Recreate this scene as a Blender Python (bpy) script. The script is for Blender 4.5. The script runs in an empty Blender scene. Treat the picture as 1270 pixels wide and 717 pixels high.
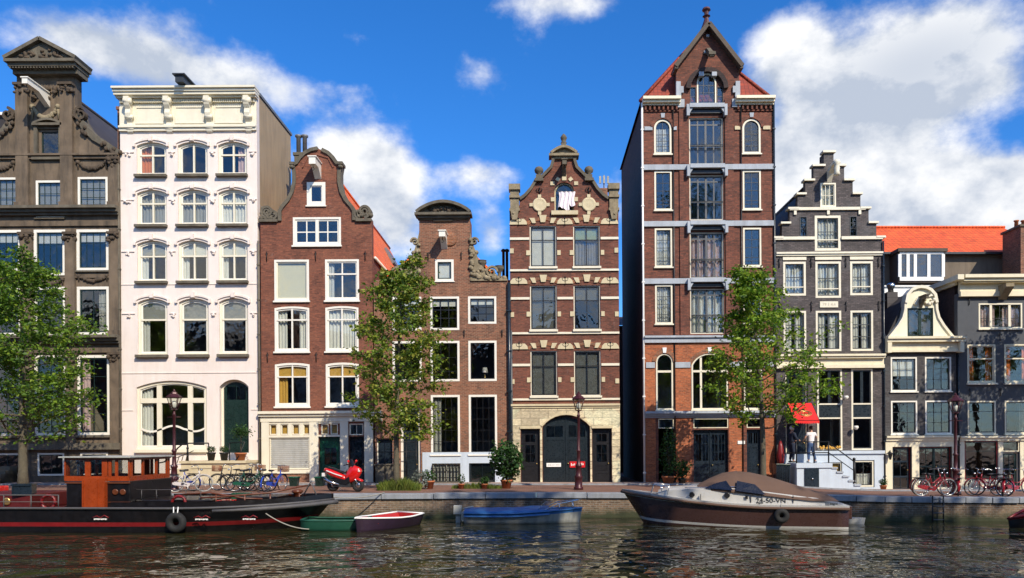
import bpy, math, random
from mathutils import Vector, Matrix, noise
from mathutils.geometry import tessellate_polygon
R = math.radians
PI = math.pi
sc = bpy.context.scene
COL = sc.collection
F, CX, HY, CH = 950., 665., 552., 1.9        # lens in photo pixels, vanishing point, eye height
WATER = -0.95

def at(px, py, Y):
    return ((px - CX) * Y / F, CH + (HY - py) * Y / F)

# ------------------------------------------------------------------ materials
MATS = {}
def new_mat(name):
    m = bpy.data.materials.new(name); m.use_nodes = True
    nt = m.node_tree; nt.nodes.clear()
    out = nt.nodes.new('ShaderNodeOutputMaterial')
    MATS[name] = m
    return m, nt, out
def N(nt, typ, **kw):
    n = nt.nodes.new(typ)
    for k, v in kw.items():
        if k in n.inputs: n.inputs[k].default_value = v
        else: setattr(n, k, v)
    return n
def L(nt, a, b): nt.links.new(a, b)
def c4(c): return (c[0], c[1], c[2], 1)
def mixc(nt, fac, a, b, mode='MIX'):
    n = nt.nodes.new('ShaderNodeMix'); n.data_type = 'RGBA'; n.blend_type = mode
    for i, v in ((0, fac), (6, a), (7, b)):
        if isinstance(v, (int, float)): n.inputs[i].default_value = v
        elif isinstance(v, tuple): n.inputs[i].default_value = c4(v)
        else: L(nt, v, n.inputs[i])
    return n.outputs[2]
def ramp(nt, src, stops):
    n = nt.nodes.new('ShaderNodeValToRGB')
    el = n.color_ramp.elements
    while len(el) < len(stops): el.new(.5)
    for e, (p, v) in zip(el, stops):
        e.position = p; e.color = c4(v) if isinstance(v, tuple) else (v, v, v, 1)
    L(nt, src, n.inputs[0])
    return n.outputs[0]
def noise_tex(nt, vec, scale, detail=4, rough=.6, dist=0.):
    n = N(nt, 'ShaderNodeTexNoise', Scale=scale, Detail=detail, Roughness=rough, Distortion=dist)
    if vec is not None: L(nt, vec, n.inputs['Vector'])
    return n.outputs['Fac']
def scaled(nt, vec, s):
    n = N(nt, 'ShaderNodeMapping'); n.inputs['Scale'].default_value = s
    L(nt, vec, n.inputs['Vector']); return n.outputs[0]
def bump(nt, h, strength, dist=.02):
    n = N(nt, 'ShaderNodeBump', Strength=strength, Distance=dist); L(nt, h, n.inputs['Height']); return n.outputs[0]

def plain(name, col, rough=.5, metal=0., var=.25, scale=3., bmp=.0, grime=0., grimecol=(.05, .045, .035), coat=0.):
    """paint, plaster, stone, metal: base colour with broad and fine variation plus streaky grime"""
    m, nt, out = new_mat(name)
    b = N(nt, 'ShaderNodeBsdfPrincipled', Roughness=rough, Metallic=metal)
    if coat: b.inputs['Coat Weight'].default_value = coat
    tc = N(nt, 'ShaderNodeTexCoord').outputs['Object']
    n1 = noise_tex(nt, tc, scale, 6, .65)
    v = ramp(nt, n1, [(.25, 1 - var), (.75, 1 + var * .0 + .0)])
    c = mixc(nt, 1., tuple(col), v, 'MULTIPLY')
    if grime:
        st = noise_tex(nt, scaled(nt, tc, (3.2, 3.2, .45)), 1., 5, .7)
        g = ramp(nt, st, [(.46, 0.), (.72, grime)])
        c = mixc(nt, g, c, tuple(grimecol))
    L(nt, c, b.inputs['Base Color'])
    rr = ramp(nt, noise_tex(nt, tc, scale * 4, 3), [(.3, max(0, rough - .08)), (.7, min(1, rough + .1))])
    L(nt, rr, b.inputs['Roughness'])
    if bmp: L(nt, bump(nt, noise_tex(nt, tc, scale * 9, 5, .7), bmp, .02), b.inputs['Normal'])
    L(nt, b.outputs[0], out.inputs[0])
    return m

def brick(name, c1, c2, mortar, bw=.22, rh=.07, ms=.012, grime=.35, big=.35, rough=.85, ushift=False, grimecol=(.03, .022, .018)):
    m, nt, out = new_mat(name)
    b = N(nt, 'ShaderNodeBsdfPrincipled', Roughness=rough)
    tc = N(nt, 'ShaderNodeTexCoord').outputs['Object']
    s = N(nt, 'ShaderNodeSeparateXYZ'); L(nt, tc, s.inputs[0])
    add = N(nt, 'ShaderNodeMath', operation='ADD'); L(nt, s.outputs[0], add.inputs[0]); L(nt, s.outputs[1], add.inputs[1])
    cb = N(nt, 'ShaderNodeCombineXYZ'); L(nt, add.outputs[0], cb.inputs[0]); L(nt, s.outputs[2], cb.inputs[1])
    bt = N(nt, 'ShaderNodeTexBrick', Scale=1.)
    bt.inputs['Color1'].default_value = c4(tuple(k * 1.2 for k in c1)); bt.inputs['Color2'].default_value = c4(tuple(k * .72 for k in c2)); bt.inputs['Mortar'].default_value = c4(mortar)
    bt.inputs['Brick Width'].default_value = bw; bt.inputs['Row Height'].default_value = rh
    bt.inputs['Mortar Size'].default_value = ms; bt.inputs['Bias'].default_value = 0.
    L(nt, cb.outputs[0], bt.inputs['Vector'])
    # patches of other bricks
    n1 = noise_tex(nt, tc, .8, 6, .7, .6)
    v = ramp(nt, n1, [(.3, 1 - big * 1.2), (.48, 1.), (.75, 1 + big * .7)])
    c = mixc(nt, 1., bt.outputs[0], v, 'MULTIPLY')
    n3 = noise_tex(nt, scaled(nt, tc, (.55, .55, .8)), 1., 3, .5, 1.)
    c = mixc(nt, ramp(nt, n3, [(.52, 0.), (.6, .35)]), c, tuple(k * f for k, f in zip(c1, (1.1, 1.35, 1.4))))
    nf = noise_tex(nt, scaled(nt, tc, (9, 9, 20)), 1., 2, .6)
    c = mixc(nt, .8, c, ramp(nt, nf, [(.3, .6), (.7, 1.25)]), 'MULTIPLY')
    st = noise_tex(nt, scaled(nt, tc, (1.6, 1.6, .35)), 1., 6, .75)
    c = mixc(nt, ramp(nt, st, [(.47, 0.), (.75, grime)]), c, tuple(grimecol))
    st2 = noise_tex(nt, scaled(nt, tc, (2.6, 2.6, 1.2)), 1.3, 6, .8)
    c = mixc(nt, ramp(nt, st2, [(.6, 0.), (.8, .3)]), c, (.45, .4, .36))
    L(nt, c, b.inputs['Base Color'])
    L(nt, bump(nt, bt.outputs['Fac'], -.35, .01), b.inputs['Normal'])
    L(nt, b.outputs[0], out.inputs[0])
    return m

def tile(name, c1, c2, u='y', sw=.24, sh=.3):
    m, nt, out = new_mat(name)
    b = N(nt, 'ShaderNodeBsdfPrincipled', Roughness=.7)
    tc = N(nt, 'ShaderNodeTexCoord').outputs['Object']
    s = N(nt, 'ShaderNodeSeparateXYZ'); L(nt, tc, s.inputs[0])
    cb = N(nt, 'ShaderNodeCombineXYZ'); L(nt, s.outputs[0 if u == 'x' else 1], cb.inputs[0]); L(nt, s.outputs[2], cb.inputs[1])
    bt = N(nt, 'ShaderNodeTexBrick', Scale=1.); bt.offset = 0.
    bt.inputs['Color1'].default_value = c4(c1); bt.inputs['Color2'].default_value = c4(c2)
    bt.inputs['Mortar'].default_value = c4(tuple(x * .45 for x in c1))
    bt.inputs['Brick Width'].default_value = sw; bt.inputs['Row Height'].default_value = sh; bt.inputs['Mortar Size'].default_value = .022
    bt.inputs['Mortar Smooth'].default_value = .6
    L(nt, cb.outputs[0], bt.inputs['Vector'])
    c = mixc(nt, 1., bt.outputs[0], ramp(nt, noise_tex(nt, tc, 1.6, 5, .7), [(.3, .7), (.7, 1.1)]), 'MULTIPLY')
    L(nt, c, b.inputs['Base Color'])
    L(nt, bump(nt, bt.outputs['Fac'], -.8, .04), b.inputs['Normal'])
    L(nt, b.outputs[0], out.inputs[0]); return m

def glass(name, tint=.88, refl=1.45, wob=.25):
    m, nt, out = new_mat(name)
    t = N(nt, 'ShaderNodeBsdfTransparent', Color=(tint, tint * 1.02, tint, 1))
    g = N(nt, 'ShaderNodeBsdfGlossy', Roughness=.03)
    lw = N(nt, 'ShaderNodeLayerWeight', Blend=.5)
    pw = N(nt, 'ShaderNodeMath', operation='POWER'); L(nt, lw.outputs['Facing'], pw.inputs[0]); pw.inputs[1].default_value = 4.
    fr = N(nt, 'ShaderNodeMath', operation='MULTIPLY_ADD'); L(nt, pw.outputs[0], fr.inputs[0]); fr.inputs[1].default_value = .8; fr.inputs[2].default_value = ((refl - 1) / (refl + 1)) ** 2
    tc = N(nt, 'ShaderNodeTexCoord').outputs['Object']
    bm = bump(nt, noise_tex(nt, tc, 1.7, 2, .5), wob, .03)
    L(nt, bm, g.inputs['Normal'])
    mx = N(nt, 'ShaderNodeMixShader'); L(nt, fr.outputs[0], mx.inputs[0]); L(nt, t.outputs[0], mx.inputs[1]); L(nt, g.outputs[0], mx.inputs[2])
    L(nt, mx.outputs[0], out.inputs[0]); return m

def foliage(name, cols, rough=.55, trans=.45):
    m, nt, out = new_mat(name)
    geo = N(nt, 'ShaderNodeNewGeometry')
    c = ramp(nt, geo.outputs['Random Per Island'], [(i / (len(cols) - 1), k) for i, k in enumerate(cols)])
    tc = N(nt, 'ShaderNodeTexCoord').outputs['Object']
    c = mixc(nt, 1., c, ramp(nt, noise_tex(nt, tc, 1.1, 3), [(.3, .75), (.7, 1.2)]), 'MULTIPLY')
    b = N(nt, 'ShaderNodeBsdfPrincipled', Roughness=rough); L(nt, c, b.inputs['Base Color'])
    tr = N(nt, 'ShaderNodeBsdfTranslucent'); L(nt, c, tr.inputs[0])
    mx = N(nt, 'ShaderNodeMixShader', Fac=trans); L(nt, b.outputs[0], mx.inputs[1]); L(nt, tr.outputs[0], mx.inputs[2])
    L(nt, mx.outputs[0], out.inputs[0]); return m

M = {}
def defmats():
    M['white'] = plain('white_paint', (.84, .80, .70), .35, var=.1, scale=2, grime=.12, grimecol=(.4, .36, .28))
    M['cream'] = plain('cream_paint', (.80, .72, .52), .4, var=.12, scale=2, grime=.2, grimecol=(.3, .26, .18))
    M['cream2'] = plain('pale_cream_paint', (.80, .74, .58), .4, var=.1, scale=2, grime=.15, grimecol=(.35, .3, .22))
    M['whitewall'] = plain('white_rendered_facade', (.82, .72, .65), .6, var=.1, scale=.8, bmp=.15, grime=.26, grimecol=(.5, .42, .36))
    M['darkgreen'] = plain('dark_green_paint', (.012, .03, .024), .3, var=.3)
    M['black'] = plain('black_paint', (.012, .012, .014), .35, var=.3)
    M['navy'] = plain('navy_paint', (.012, .022, .034), .3, var=.3)
    M['slate_paint'] = plain('blue_black_paint', (.014, .022, .028), .3, var=.3)
    M['green'] = plain('green_paint', (.01, .085, .05), .3, var=.3)
    M['steelgrey'] = plain('grey_window_frame', (.09, .095, .1), .4, var=.2)
    M['darkgrey'] = plain('dark_grey_frame', (.035, .04, .045), .4, var=.2)
    M['stone1'] = plain('weathered_brown_stone', (.205, .15, .1), .9, var=.6, scale=1.3, bmp=.5, grime=.9, grimecol=(.05, .04, .03))
    M['stone1d'] = plain('sooty_carved_stone', (.12, .085, .055), .9, var=.6, scale=3, bmp=.8, grime=.6, grimecol=(.03, .025, .02))
    M['sand'] = plain('pale_sandstone', (.66, .56, .36), .85, var=.22, scale=2, bmp=.3, grime=.3, grimecol=(.3, .24, .15))
    M['sandwall'] = brick('sandstone_blocks', (.68, .58, .38), (.6, .5, .33), (.3, .25, .17), .9, .36, .02, grime=.2, big=.15, grimecol=(.25, .2, .14))
    M['oldstone'] = plain('grey_old_stone', (.17, .145, .105), .9, var=.5, scale=3, bmp=.6, grime=.6)
    M['ornstone'] = plain('ochre_carved_stone', (.36, .29, .18), .9, var=.5, scale=5, bmp=.8, grime=.5)
    M['bluestone'] = plain('blue_grey_stone', (.44, .48, .53), .7, var=.3, scale=1.5, bmp=.2, grime=.35, grimecol=(.12, .12, .13))
    M['brick3'] = brick('red_brown_brick', (.225, .07, .036), (.17, .05, .028), (.16, .07, .045), grime=.2, big=.25)
    M['brick4'] = brick('dark_red_old_brick', (.25, .085, .042), (.17, .055, .03), (.26, .17, .11), grime=.35, big=.3)
    M['brick4r'] = brick('orange_red_brick', (.3, .09, .03), (.22, .065, .025), (.22, .15, .1), grime=.2, big=.3)
    M['brick5'] = brick('dark_red_brick', (.19, .055, .03), (.14, .038, .022), (.13, .065, .045), grime=.4, big=.3)
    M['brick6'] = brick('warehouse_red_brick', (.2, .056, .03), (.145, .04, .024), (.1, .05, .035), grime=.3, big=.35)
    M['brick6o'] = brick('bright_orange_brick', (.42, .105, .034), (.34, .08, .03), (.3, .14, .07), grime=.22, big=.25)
    M['brick6d'] = brick('shade_darkened_brick', (.05, .026, .022), (.035, .02, .017), (.03, .02, .02), grime=.4, big=.35)  # warehouse brick with the shade of the side wall put into its colour
    M['brick7'] = brick('grey_purple_brick', (.11, .088, .086), (.08, .066, .066), (.055, .05, .05), grime=.2, big=.22)
    M['brick8'] = brick('dark_grey_brick', (.075, .068, .068), (.06, .054, .056), (.06, .055, .055), grime=.2, big=.15)
    M['grey9'] = plain('dark_grey_render', (.075, .082, .095), .8, var=.15, scale=1, bmp=.1, grime=.12)
    M['tan'] = plain('tan_rendered_side', (.42, .31, .19), .9, var=.25, scale=.7, bmp=.3, grime=.4, grimecol=(.12, .1, .07))
    M['bluewhite'] = plain('pale_blue_plinth', (.55, .62, .7), .6, var=.12, scale=1, grime=.25, grimecol=(.25, .27, .3))
    M['bluegrey'] = plain('grey_blue_plinth', (.32, .36, .42), .7, var=.15, scale=1, grime=.3, grimecol=(.15, .16, .18))
    M['tileo'] = tile('orange_roof_tiles', (.95, .2, .03), (.8, .14, .025), 'y')
    M['tileox'] = tile('orange_pantiles', (.8, .13, .025), (.68, .09, .02), 'x', .28, .22)
    M['tiler'] = tile('red_roof_tiles', (.36, .05, .02), (.24, .035, .018), 'x', .2, .2)
    M['tilery'] = tile('red_side_tiles', (.36, .05, .02), (.24, .035, .018), 'y', .2, .2)
    M['slate'] = tile('slate_roof', (.07, .06, .06), (.05, .043, .045), 'y')
    M['brownroof'] = tile('brown_roof', (.09, .05, .04), (.07, .04, .03), 'y')
    M['lead'] = plain('lead_sheet', (.2, .21, .22), .5, .3, var=.3, scale=2)
    M['room'] = plain('dim_room_wall', (.42, .36, .3), .9, var=.3, scale=1)
    M['floorwood'] = plain('dark_floor_boards', (.06, .04, .025), .7, var=.3)
    M['glass'] = glass('window_glass', .92, 1.75)
    M['glassb'] = glass('old_window_glass', .88, 1.85, .4)
    M['glassd'] = glass('dark_window_glass', .8, 1.8, .25)
    M['curtain'] = plain('white_curtain', (.78, .76, .72), .9, var=.15, scale=4)
    M['greyblind'] = plain('grey_blind', (.36, .35, .33), .8, var=.15, scale=2)
    M['blindc'] = plain('cream_blind', (.8, .72, .5), .8, var=.08, scale=2)
    M['orangecur'] = plain('orange_curtain', (.75, .2, .05), .9, var=.3, scale=5)
    M['yellowcur'] = plain('yellow_curtain', (.75, .42, .08), .9, var=.3, scale=5)
    M['pinkcur'] = plain('pale_pink_curtain', (.7, .5, .5), .9, var=.3, scale=6)
    M['iron'] = plain('black_iron', (.015, .015, .016), .45, .4, var=.3)
    M['ironr'] = plain('maroon_lamp_iron', (.07, .014, .018), .4, .2, var=.4)
    M['chrome'] = plain('polished_steel', (.6, .6, .6), .2, 1., var=.1)
    M['rubber'] = plain('black_rubber', (.015, .015, .015), .8, var=.3)
    M['bark'] = plain('grey_bark', (.14, .12, .08), .95, var=.5, scale=6, bmp=1.)
    M['leaf'] = foliage('elm_leaves', [(.06, .13, .01), (.12, .24, .015), (.22, .36, .02), (.4, .5, .04)])
    M['leaf2'] = foliage('elm_leaves_dry', [(.06, .12, .012), (.13, .22, .02), (.24, .33, .03), (.42, .4, .06)])
    M['leaf3'] = foliage('elm_leaves_deep', [(.035, .09, .008), (.08, .17, .012), (.14, .26, .02), (.3, .42, .03)])
    M['leafd'] = foliage('dark_green_leaves', [(.012, .045, .01), (.03, .09, .015), (.06, .15, .025)])
    M['grass'] = foliage('grass_blades', [(.08, .13, .02), (.16, .22, .03), (.25, .28, .06)])
    M['terra'] = plain('terracotta', (.5, .16, .06), .8, var=.3)
    M['redpaint'] = plain('bright_red_paint', (.6, .01, .008), .22, var=.15, coat=.5)
    M['bikered'] = plain('red_bicycle_enamel', (.3, .012, .018), .25, var=.2, coat=.4)
    M['hull'] = plain('black_hull_paint', (.006, .005, .006), .35, var=.4, scale=1.2, coat=.1, grime=.15, grimecol=(.04, .03, .03))
    M['redhull'] = plain('dark_red_hull_paint', (.22, .01, .012), .4, var=.4, scale=2)
    M['deckred'] = plain('red_deck_paint', (.1, .008, .008), .5, var=.4, scale=2)
    M['wood'] = plain('varnished_orange_wood', (.36, .055, .01), .3, var=.4, scale=3, coat=.4)
    M['wooddark'] = plain('varnished_brown_wood', (.14, .04, .015), .35, var=.4, scale=3)
    M['brownhull'] = plain('maroon_brown_hull', (.07, .034, .028), .28, var=.15, scale=1, coat=.3)
    M['boatgrey'] = plain('pale_grey_gelcoat', (.5, .49, .46), .3, var=.12, scale=1.5, coat=.3)
    M['canvas'] = plain('brown_boat_canvas', (.135, .078, .052), .9, var=.25, scale=2, bmp=.3)
    M['tarpblue'] = plain('blue_tarpaulin', (.03, .14, .36), .5, var=.3, scale=3, bmp=.3)
    M['boatgreen'] = plain('green_boat_paint', (.01, .075, .045), .5, var=.3, scale=2)
    M['dirtywhite'] = plain('dirty_white_boat_paint', (.42, .42, .38), .5, var=.3, scale=2, grime=.5)
    M['boatnavy'] = plain('navy_boat_paint', (.035, .018, .035), .4, var=.3)
    M['red2'] = plain('red_boat_inside', (.45, .02, .02), .5, var=.35, scale=3)
    M['rope'] = plain('grey_rope', (.35, .33, .28), .9, var=.3, scale=20)
    M['awning'] = plain('red_awning_cloth', (.75, .015, .015), .8, var=.12, scale=2)
    M['skin'] = plain('skin', (.5, .27, .18), .55, var=.1)
    M['shirt'] = plain('white_shirt_cotton', (.8, .76, .76), .9, var=.1, scale=6, bmp=.3)
    M['jeans'] = plain('blue_denim', (.05, .1, .22), .9, var=.3, scale=8)
    M['darkcloth'] = plain('dark_navy_cloth', (.015, .022, .045), .9, var=.3, scale=8)
    M['hair'] = plain('brown_hair', (.07, .035, .02), .7, var=.3, scale=20)
    M['lampglass'] = plain('milky_lamp_glass', (.7, .68, .6), .2, var=.1)
    M['blue'] = plain('blue_enamel', (.02, .06, .4), .4, var=.2)
    M['whitecloth'] = plain('pink_white_laundry', (.85, .76, .78), .9, var=.15, scale=4)
    M['benchwood'] = plain('brown_boards', (.3, .12, .06), .8, var=.3, scale=3)
    M['gold'] = plain('brass', (.6, .4, .15), .35, .8, var=.2)
    M['text'] = plain('dark_lettering', (.03, .03, .03), .7, var=.05)
    M['textf'] = plain('faint_lettering', (.5, .46, .38), .8, var=.05)
    M['mosswall'] = brick('quay_brick', (.2, .12, .07), (.13, .075, .045), (.22, .19, .15), .24, .08, .014, grime=.75, big=.45, grimecol=(.03, .03, .02))
    M['coping'] = plain('quay_coping_stone', (.3, .32, .35), .8, var=.3, scale=1.2, bmp=.4, grime=.5, grimecol=(.1, .1, .09))
defmats()

# ------------------------------------------------------------------ objects
def thing(name, label=None, cat=None, loc=(0, 0, 0), rz=0., group=None, kind=None):
    o = bpy.data.objects.new(name, None); COL.objects.link(o)
    o.location = loc; o.rotation_euler = (0, 0, rz); o.empty_display_size = .2
    tag(o, label, cat, group, kind); return o
def tag(o, label=None, cat=None, group=None, kind=None):
    for k, v in (('label', label), ('category', cat), ('group', group), ('kind', kind)):
        if v: o[k] = v
    return o
def copy_tree(o, parent=None):
    c = o.copy(); COL.objects.link(c)
    if parent is not None: c.parent = parent
    for ch in [x for x in sc.objects if x.parent == o]: copy_tree(ch, c)
    return c

class MB:
    """collects shapes, builds ONE mesh"""
    def __init__(s): s.v = []; s.f = []; s.m = []; s.sm = []; s.k = 0; s.smooth = False
    def mat(s, k): s.k = k; return s
    def add(s, vs, fs, smooth=None):
        b = len(s.v); s.v += [tuple(v) for v in vs]
        for f in fs:
            s.f.append([b + i for i in f]); s.m.append(s.k); s.sm.append(s.smooth if smooth is None else smooth)
        return s
    def box(s, x0, x1, y0, y1, z0, z1):
        if x0 > x1: x0, x1 = x1, x0
        if y0 > y1: y0, y1 = y1, y0
        if z0 > z1: z0, z1 = z1, z0
        return s.add([(x0, y0, z0), (x1, y0, z0), (x1, y1, z0), (x0, y1, z0), (x0, y0, z1), (x1, y0, z1), (x1, y1, z1), (x0, y1, z1)],
              [(0, 3, 2, 1), (4, 5, 6, 7), (0, 1, 5, 4), (1, 2, 6, 5), (2, 3, 7, 6), (3, 0, 4, 7)])
    def prism(s, poly, y0, y1, holes=()):
        """polygon in XZ (list of (x,z)) extruded from y0 (front) to y1, with holes"""
        loops = [list(poly)] + [list(h) for h in holes]
        pts = [p for l in loops for p in l]; n = len(pts)
        tris = tessellate_polygon([[Vector((p[0], p[1], 0)) for p in l] for l in loops])
        vs = [(p[0], y0, p[1]) for p in pts] + [(p[0], y1, p[1]) for p in pts]
        fs = []
        for a, b, c in tris:
            pa, pb, pc = pts[a], pts[b], pts[c]
            cr = (pb[0] - pa[0]) * (pc[1] - pa[1]) - (pb[1] - pa[1]) * (pc[0] - pa[0])
            if abs(cr) < 1e-10: continue
            if cr < 0: b, c = c, b
            fs.append((a, b, c)); fs.append((n + a, n + c, n + b))
        o = 0
        for li, l in enumerate(loops):
            area = sum(l[i - 1][0] * l[i][1] - l[i][0] * l[i - 1][1] for i in range(len(l)))
            for i in range(len(l)):
                a, b = o + i, o + (i + 1) % len(l)
                fl = (area > 0) == (li == 0)
                fs.append((a, n + a, n + b, b) if fl else (b, n + b, n + a, a))
            o += len(l)
        return s.add(vs, fs, False)
    def prismx(s, poly, x0, x1):
        """polygon in YZ extruded along x"""
        t = MB(); t.prism(poly, 0, 1)
        return s.add([(x0 + v[1] * (x1 - x0), v[0], v[2]) for v in t.v], t.f, False)
    def ring(s, outer, inner, y0, y1):
        n = len(outer)
        vs = [(p[0], y0, p[1]) for p in outer] + [(p[0], y0, p[1]) for p in inner] + [(p[0], y1, p[1]) for p in outer] + [(p[0], y1, p[1]) for p in inner]
        fs = []
        for i in range(n):
            j = (i + 1) % n
            fs += [(i, j, n + j, n + i), (2 * n + j, 2 * n + i, 3 * n + i, 3 * n + j), (j, i, 2 * n + i, 2 * n + j), (n + i, n + j, 3 * n + j, 3 * n + i)]
        return s.add(vs, fs, False)
    def band(s, pts, w, y0, y1, closed=False):
        """ribbon of width w following pts in XZ, extruded y0..y1; w may be a list"""
        n = len(pts); o1 = []; o2 = []
        for i, p in enumerate(pts):
            a = pts[max(0, i - 1)]; b = pts[min(n - 1, i + 1)]
            t = Vector((b[0] - a[0], b[1] - a[1])); t = t.normalized() if t.length > 1e-9 else Vector((1, 0))
            k = 1.
            if 0 < i < n - 1:
                t1 = Vector((p[0] - a[0], p[1] - a[1])); t2 = Vector((b[0] - p[0], b[1] - p[1]))
                if t1.length > 1e-9 and t2.length > 1e-9: k = min(1.8, 1 / max(.3, math.sqrt(max(0, (1 + t1.normalized().dot(t2.normalized())) / 2))))
            ww = (w[i] if isinstance(w, (list, tuple)) else w) * .5 * k
            o1.append((p[0] - t.y * ww, p[1] + t.x * ww)); o2.append((p[0] + t.y * ww, p[1] - t.x * ww))
        vs = [(p[0], y0, p[1]) for p in o1 + o2] + [(p[0], y1, p[1]) for p in o1 + o2]
        fs = []; m = 2 * n
        for i in range(n - 1):
            fs += [(i, n + i, n + i + 1, i + 1), (m + i + 1, m + n + i + 1, m + n + i, m + i), (i + 1, m + i + 1, m + i, i), (n + i, m + n + i, m + n + i + 1, n + i + 1)]
        fs += [(0, m, m + n, n), (n - 1, 2 * n - 1, m + 2 * n - 1, m + n - 1)]
        return s.add(vs, fs, False)
    def tube(s, pts, r, seg=6, cap=True, closed=False):
        pts = [Vector(p) for p in pts]; n = len(pts)
        rr = r if isinstance(r, (list, tuple)) else [r] * n
        vs = []; up = Vector((0, 0, 1)); pu = None
        for i, p in enumerate(pts):
            if closed: t = pts[(i + 1) % n] - pts[i - 1]
            else: t = pts[min(n - 1, i + 1)] - pts[max(0, i - 1)]
            t = t.normalized() if t.length > 1e-9 else Vector((0, 0, 1))
            if pu is None:
                pu = t.cross(up)
                if pu.length < .1: pu = t.cross(Vector((0, 1, 0)))
            pu = (pu - t * pu.dot(t)); pu = pu.normalized() if pu.length > 1e-6 else t.orthogonal().normalized()
            w = t.cross(pu)
            for k in range(seg):
                a = 2 * PI * k / seg
                vs.append(p + (pu * math.cos(a) + w * math.sin(a)) * rr[i])
        fs = []
        for i in range(n if closed else n - 1):
            j = (i + 1) % n
            for k in range(seg):
                l = (k + 1) % seg
                fs.append((i * seg + k, i * seg + l, j * seg + l, j * seg + k))
        if cap and not closed:
            fs.append(tuple(range(seg - 1, -1, -1))); fs.append(tuple((n - 1) * seg + k for k in range(seg)))
        return s.add(vs, fs, True)
    def lathe(s, prof, c=(0, 0, 0), seg=12, smooth=True, ang0=0.):
        n = len(prof); vs = []
        for r, z in prof:
            for k in range(seg):
                a = ang0 + 2 * PI * k / seg
                vs.append((c[0] + r * math.cos(a), c[1] + r * math.sin(a), c[2] + z))
        fs = []
        for i in range(n - 1):
            for k in range(seg):
                l = (k + 1) % seg
                fs.append((i * seg + k, i * seg + l, (i + 1) * seg + l, (i + 1) * seg + k))
        fs.append(tuple(range(seg - 1, -1, -1))); fs.append(tuple((n - 1) * seg + k for k in range(seg)))
        return s.add(vs, fs, smooth)
    def blob(s, c, r, seg=8, rings=5, jit=0., rnd=None):
        if not isinstance(r, (list, tuple)): r = (r, r, r)
        vs = []; fs = []
        vs.append((c[0], c[1], c[2] - r[2]))
        for i in range(1, rings):
            ph = -PI / 2 + PI * i / rings
            for k in range(seg):
                a = 2 * PI * k / seg
                q = 1 + (rnd.uniform(-jit, jit) if rnd else 0)
                vs.append((c[0] + r[0] * q * math.cos(ph) * math.cos(a), c[1] + r[1] * q * math.cos(ph) * math.sin(a), c[2] + r[2] * q * math.sin(ph)))
        vs.append((c[0], c[1], c[2] + r[2])); t = len(vs) - 1
        for k in range(seg): fs.append((0, 1 + (k + 1) % seg, 1 + k))
        for i in range(rings - 2):
            for k in range(seg):
                a = 1 + i * seg + k; b = 1 + i * seg + (k + 1) % seg
                fs.append((a, b, b + seg, a + seg))
        o = 1 + (rings - 2) * seg
        for k in range(seg): fs.append((o + k, o + (k + 1) % seg, t))
        return s.add(vs, fs, True)
    def loft(s, rings, closed=True, caps=True, smooth=True):
        n = len(rings[0]); vs = [p for r in rings for p in r]; fs = []
        for i in range(len(rings) - 1):
            for k in range(n if closed else n - 1):
                l = (k + 1) % n
                fs.append((i * n + k, i * n + l, (i + 1) * n + l, (i + 1) * n + k))
        if caps:
            fs.append(tuple(range(n - 1, -1, -1))); fs.append(tuple((len(rings) - 1) * n + k for k in range(n)))
        return s.add(vs, fs, smooth)
    def build(s, name, mats, parent=None, world=True, bevel=0.):
        if not isinstance(mats, (list, tuple)): mats = [mats]
        me = bpy.data.meshes.new(name)
        ox, oy, oz = (0, 0, 0)
        if parent is not None and world:
            p = parent
            while p is not None:
                ox += p.location[0]; oy += p.location[1]; oz += p.location[2]; p = p.parent
        me.from_pydata([(v[0] - ox, v[1] - oy, v[2] - oz) for v in s.v], [], s.f)
        for m in mats: me.materials.append(m)
        me.polygons.foreach_set('material_index', s.m)
        me.polygons.foreach_set('use_smooth', s.sm)
        me.update()
        o = bpy.data.objects.new(name, me); COL.objects.link(o)
        if parent is not None: o.parent = parent
        if bevel:
            b = o.modifiers.new('bevel', 'BEVEL'); b.width = bevel; b.segments = 2; b.limit_method = 'ANGLE'; b.angle_limit = R(40)
        return o

def text(name, body, size, mat, parent, loc, rot=(R(90), 0, 0), extrude=.004, align='CENTER'):
    cu = bpy.data.curves.new(name, 'FONT'); cu.body = body; cu.size = size; cu.extrude = extrude
    cu.align_x = align; cu.align_y = 'CENTER'
    t = bpy.data.objects.new('tmp', cu); COL.objects.link(t); bpy.context.view_layer.update()
    me = bpy.data.meshes.new_from_object(t.evaluated_get(bpy.context.evaluated_depsgraph_get()))
    bpy.data.objects.remove(t); bpy.data.curves.remove(cu)
    me.materials.clear(); me.materials.append(mat)
    for p in me.polygons: p.material_index = 0
    o = bpy.data.objects.new(name, me); COL.objects.link(o); o.parent = parent
    o.location = loc; o.rotation_euler = rot
    return o
# ------------------------------------------------------------------ houses
FY = 38.0
def X(px): return (px - 665.) / 25.
def Z(py): return (599.5 - py) / 25.
def XZ(pts): return [(X(a), Z(b)) for a, b in pts]

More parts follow.
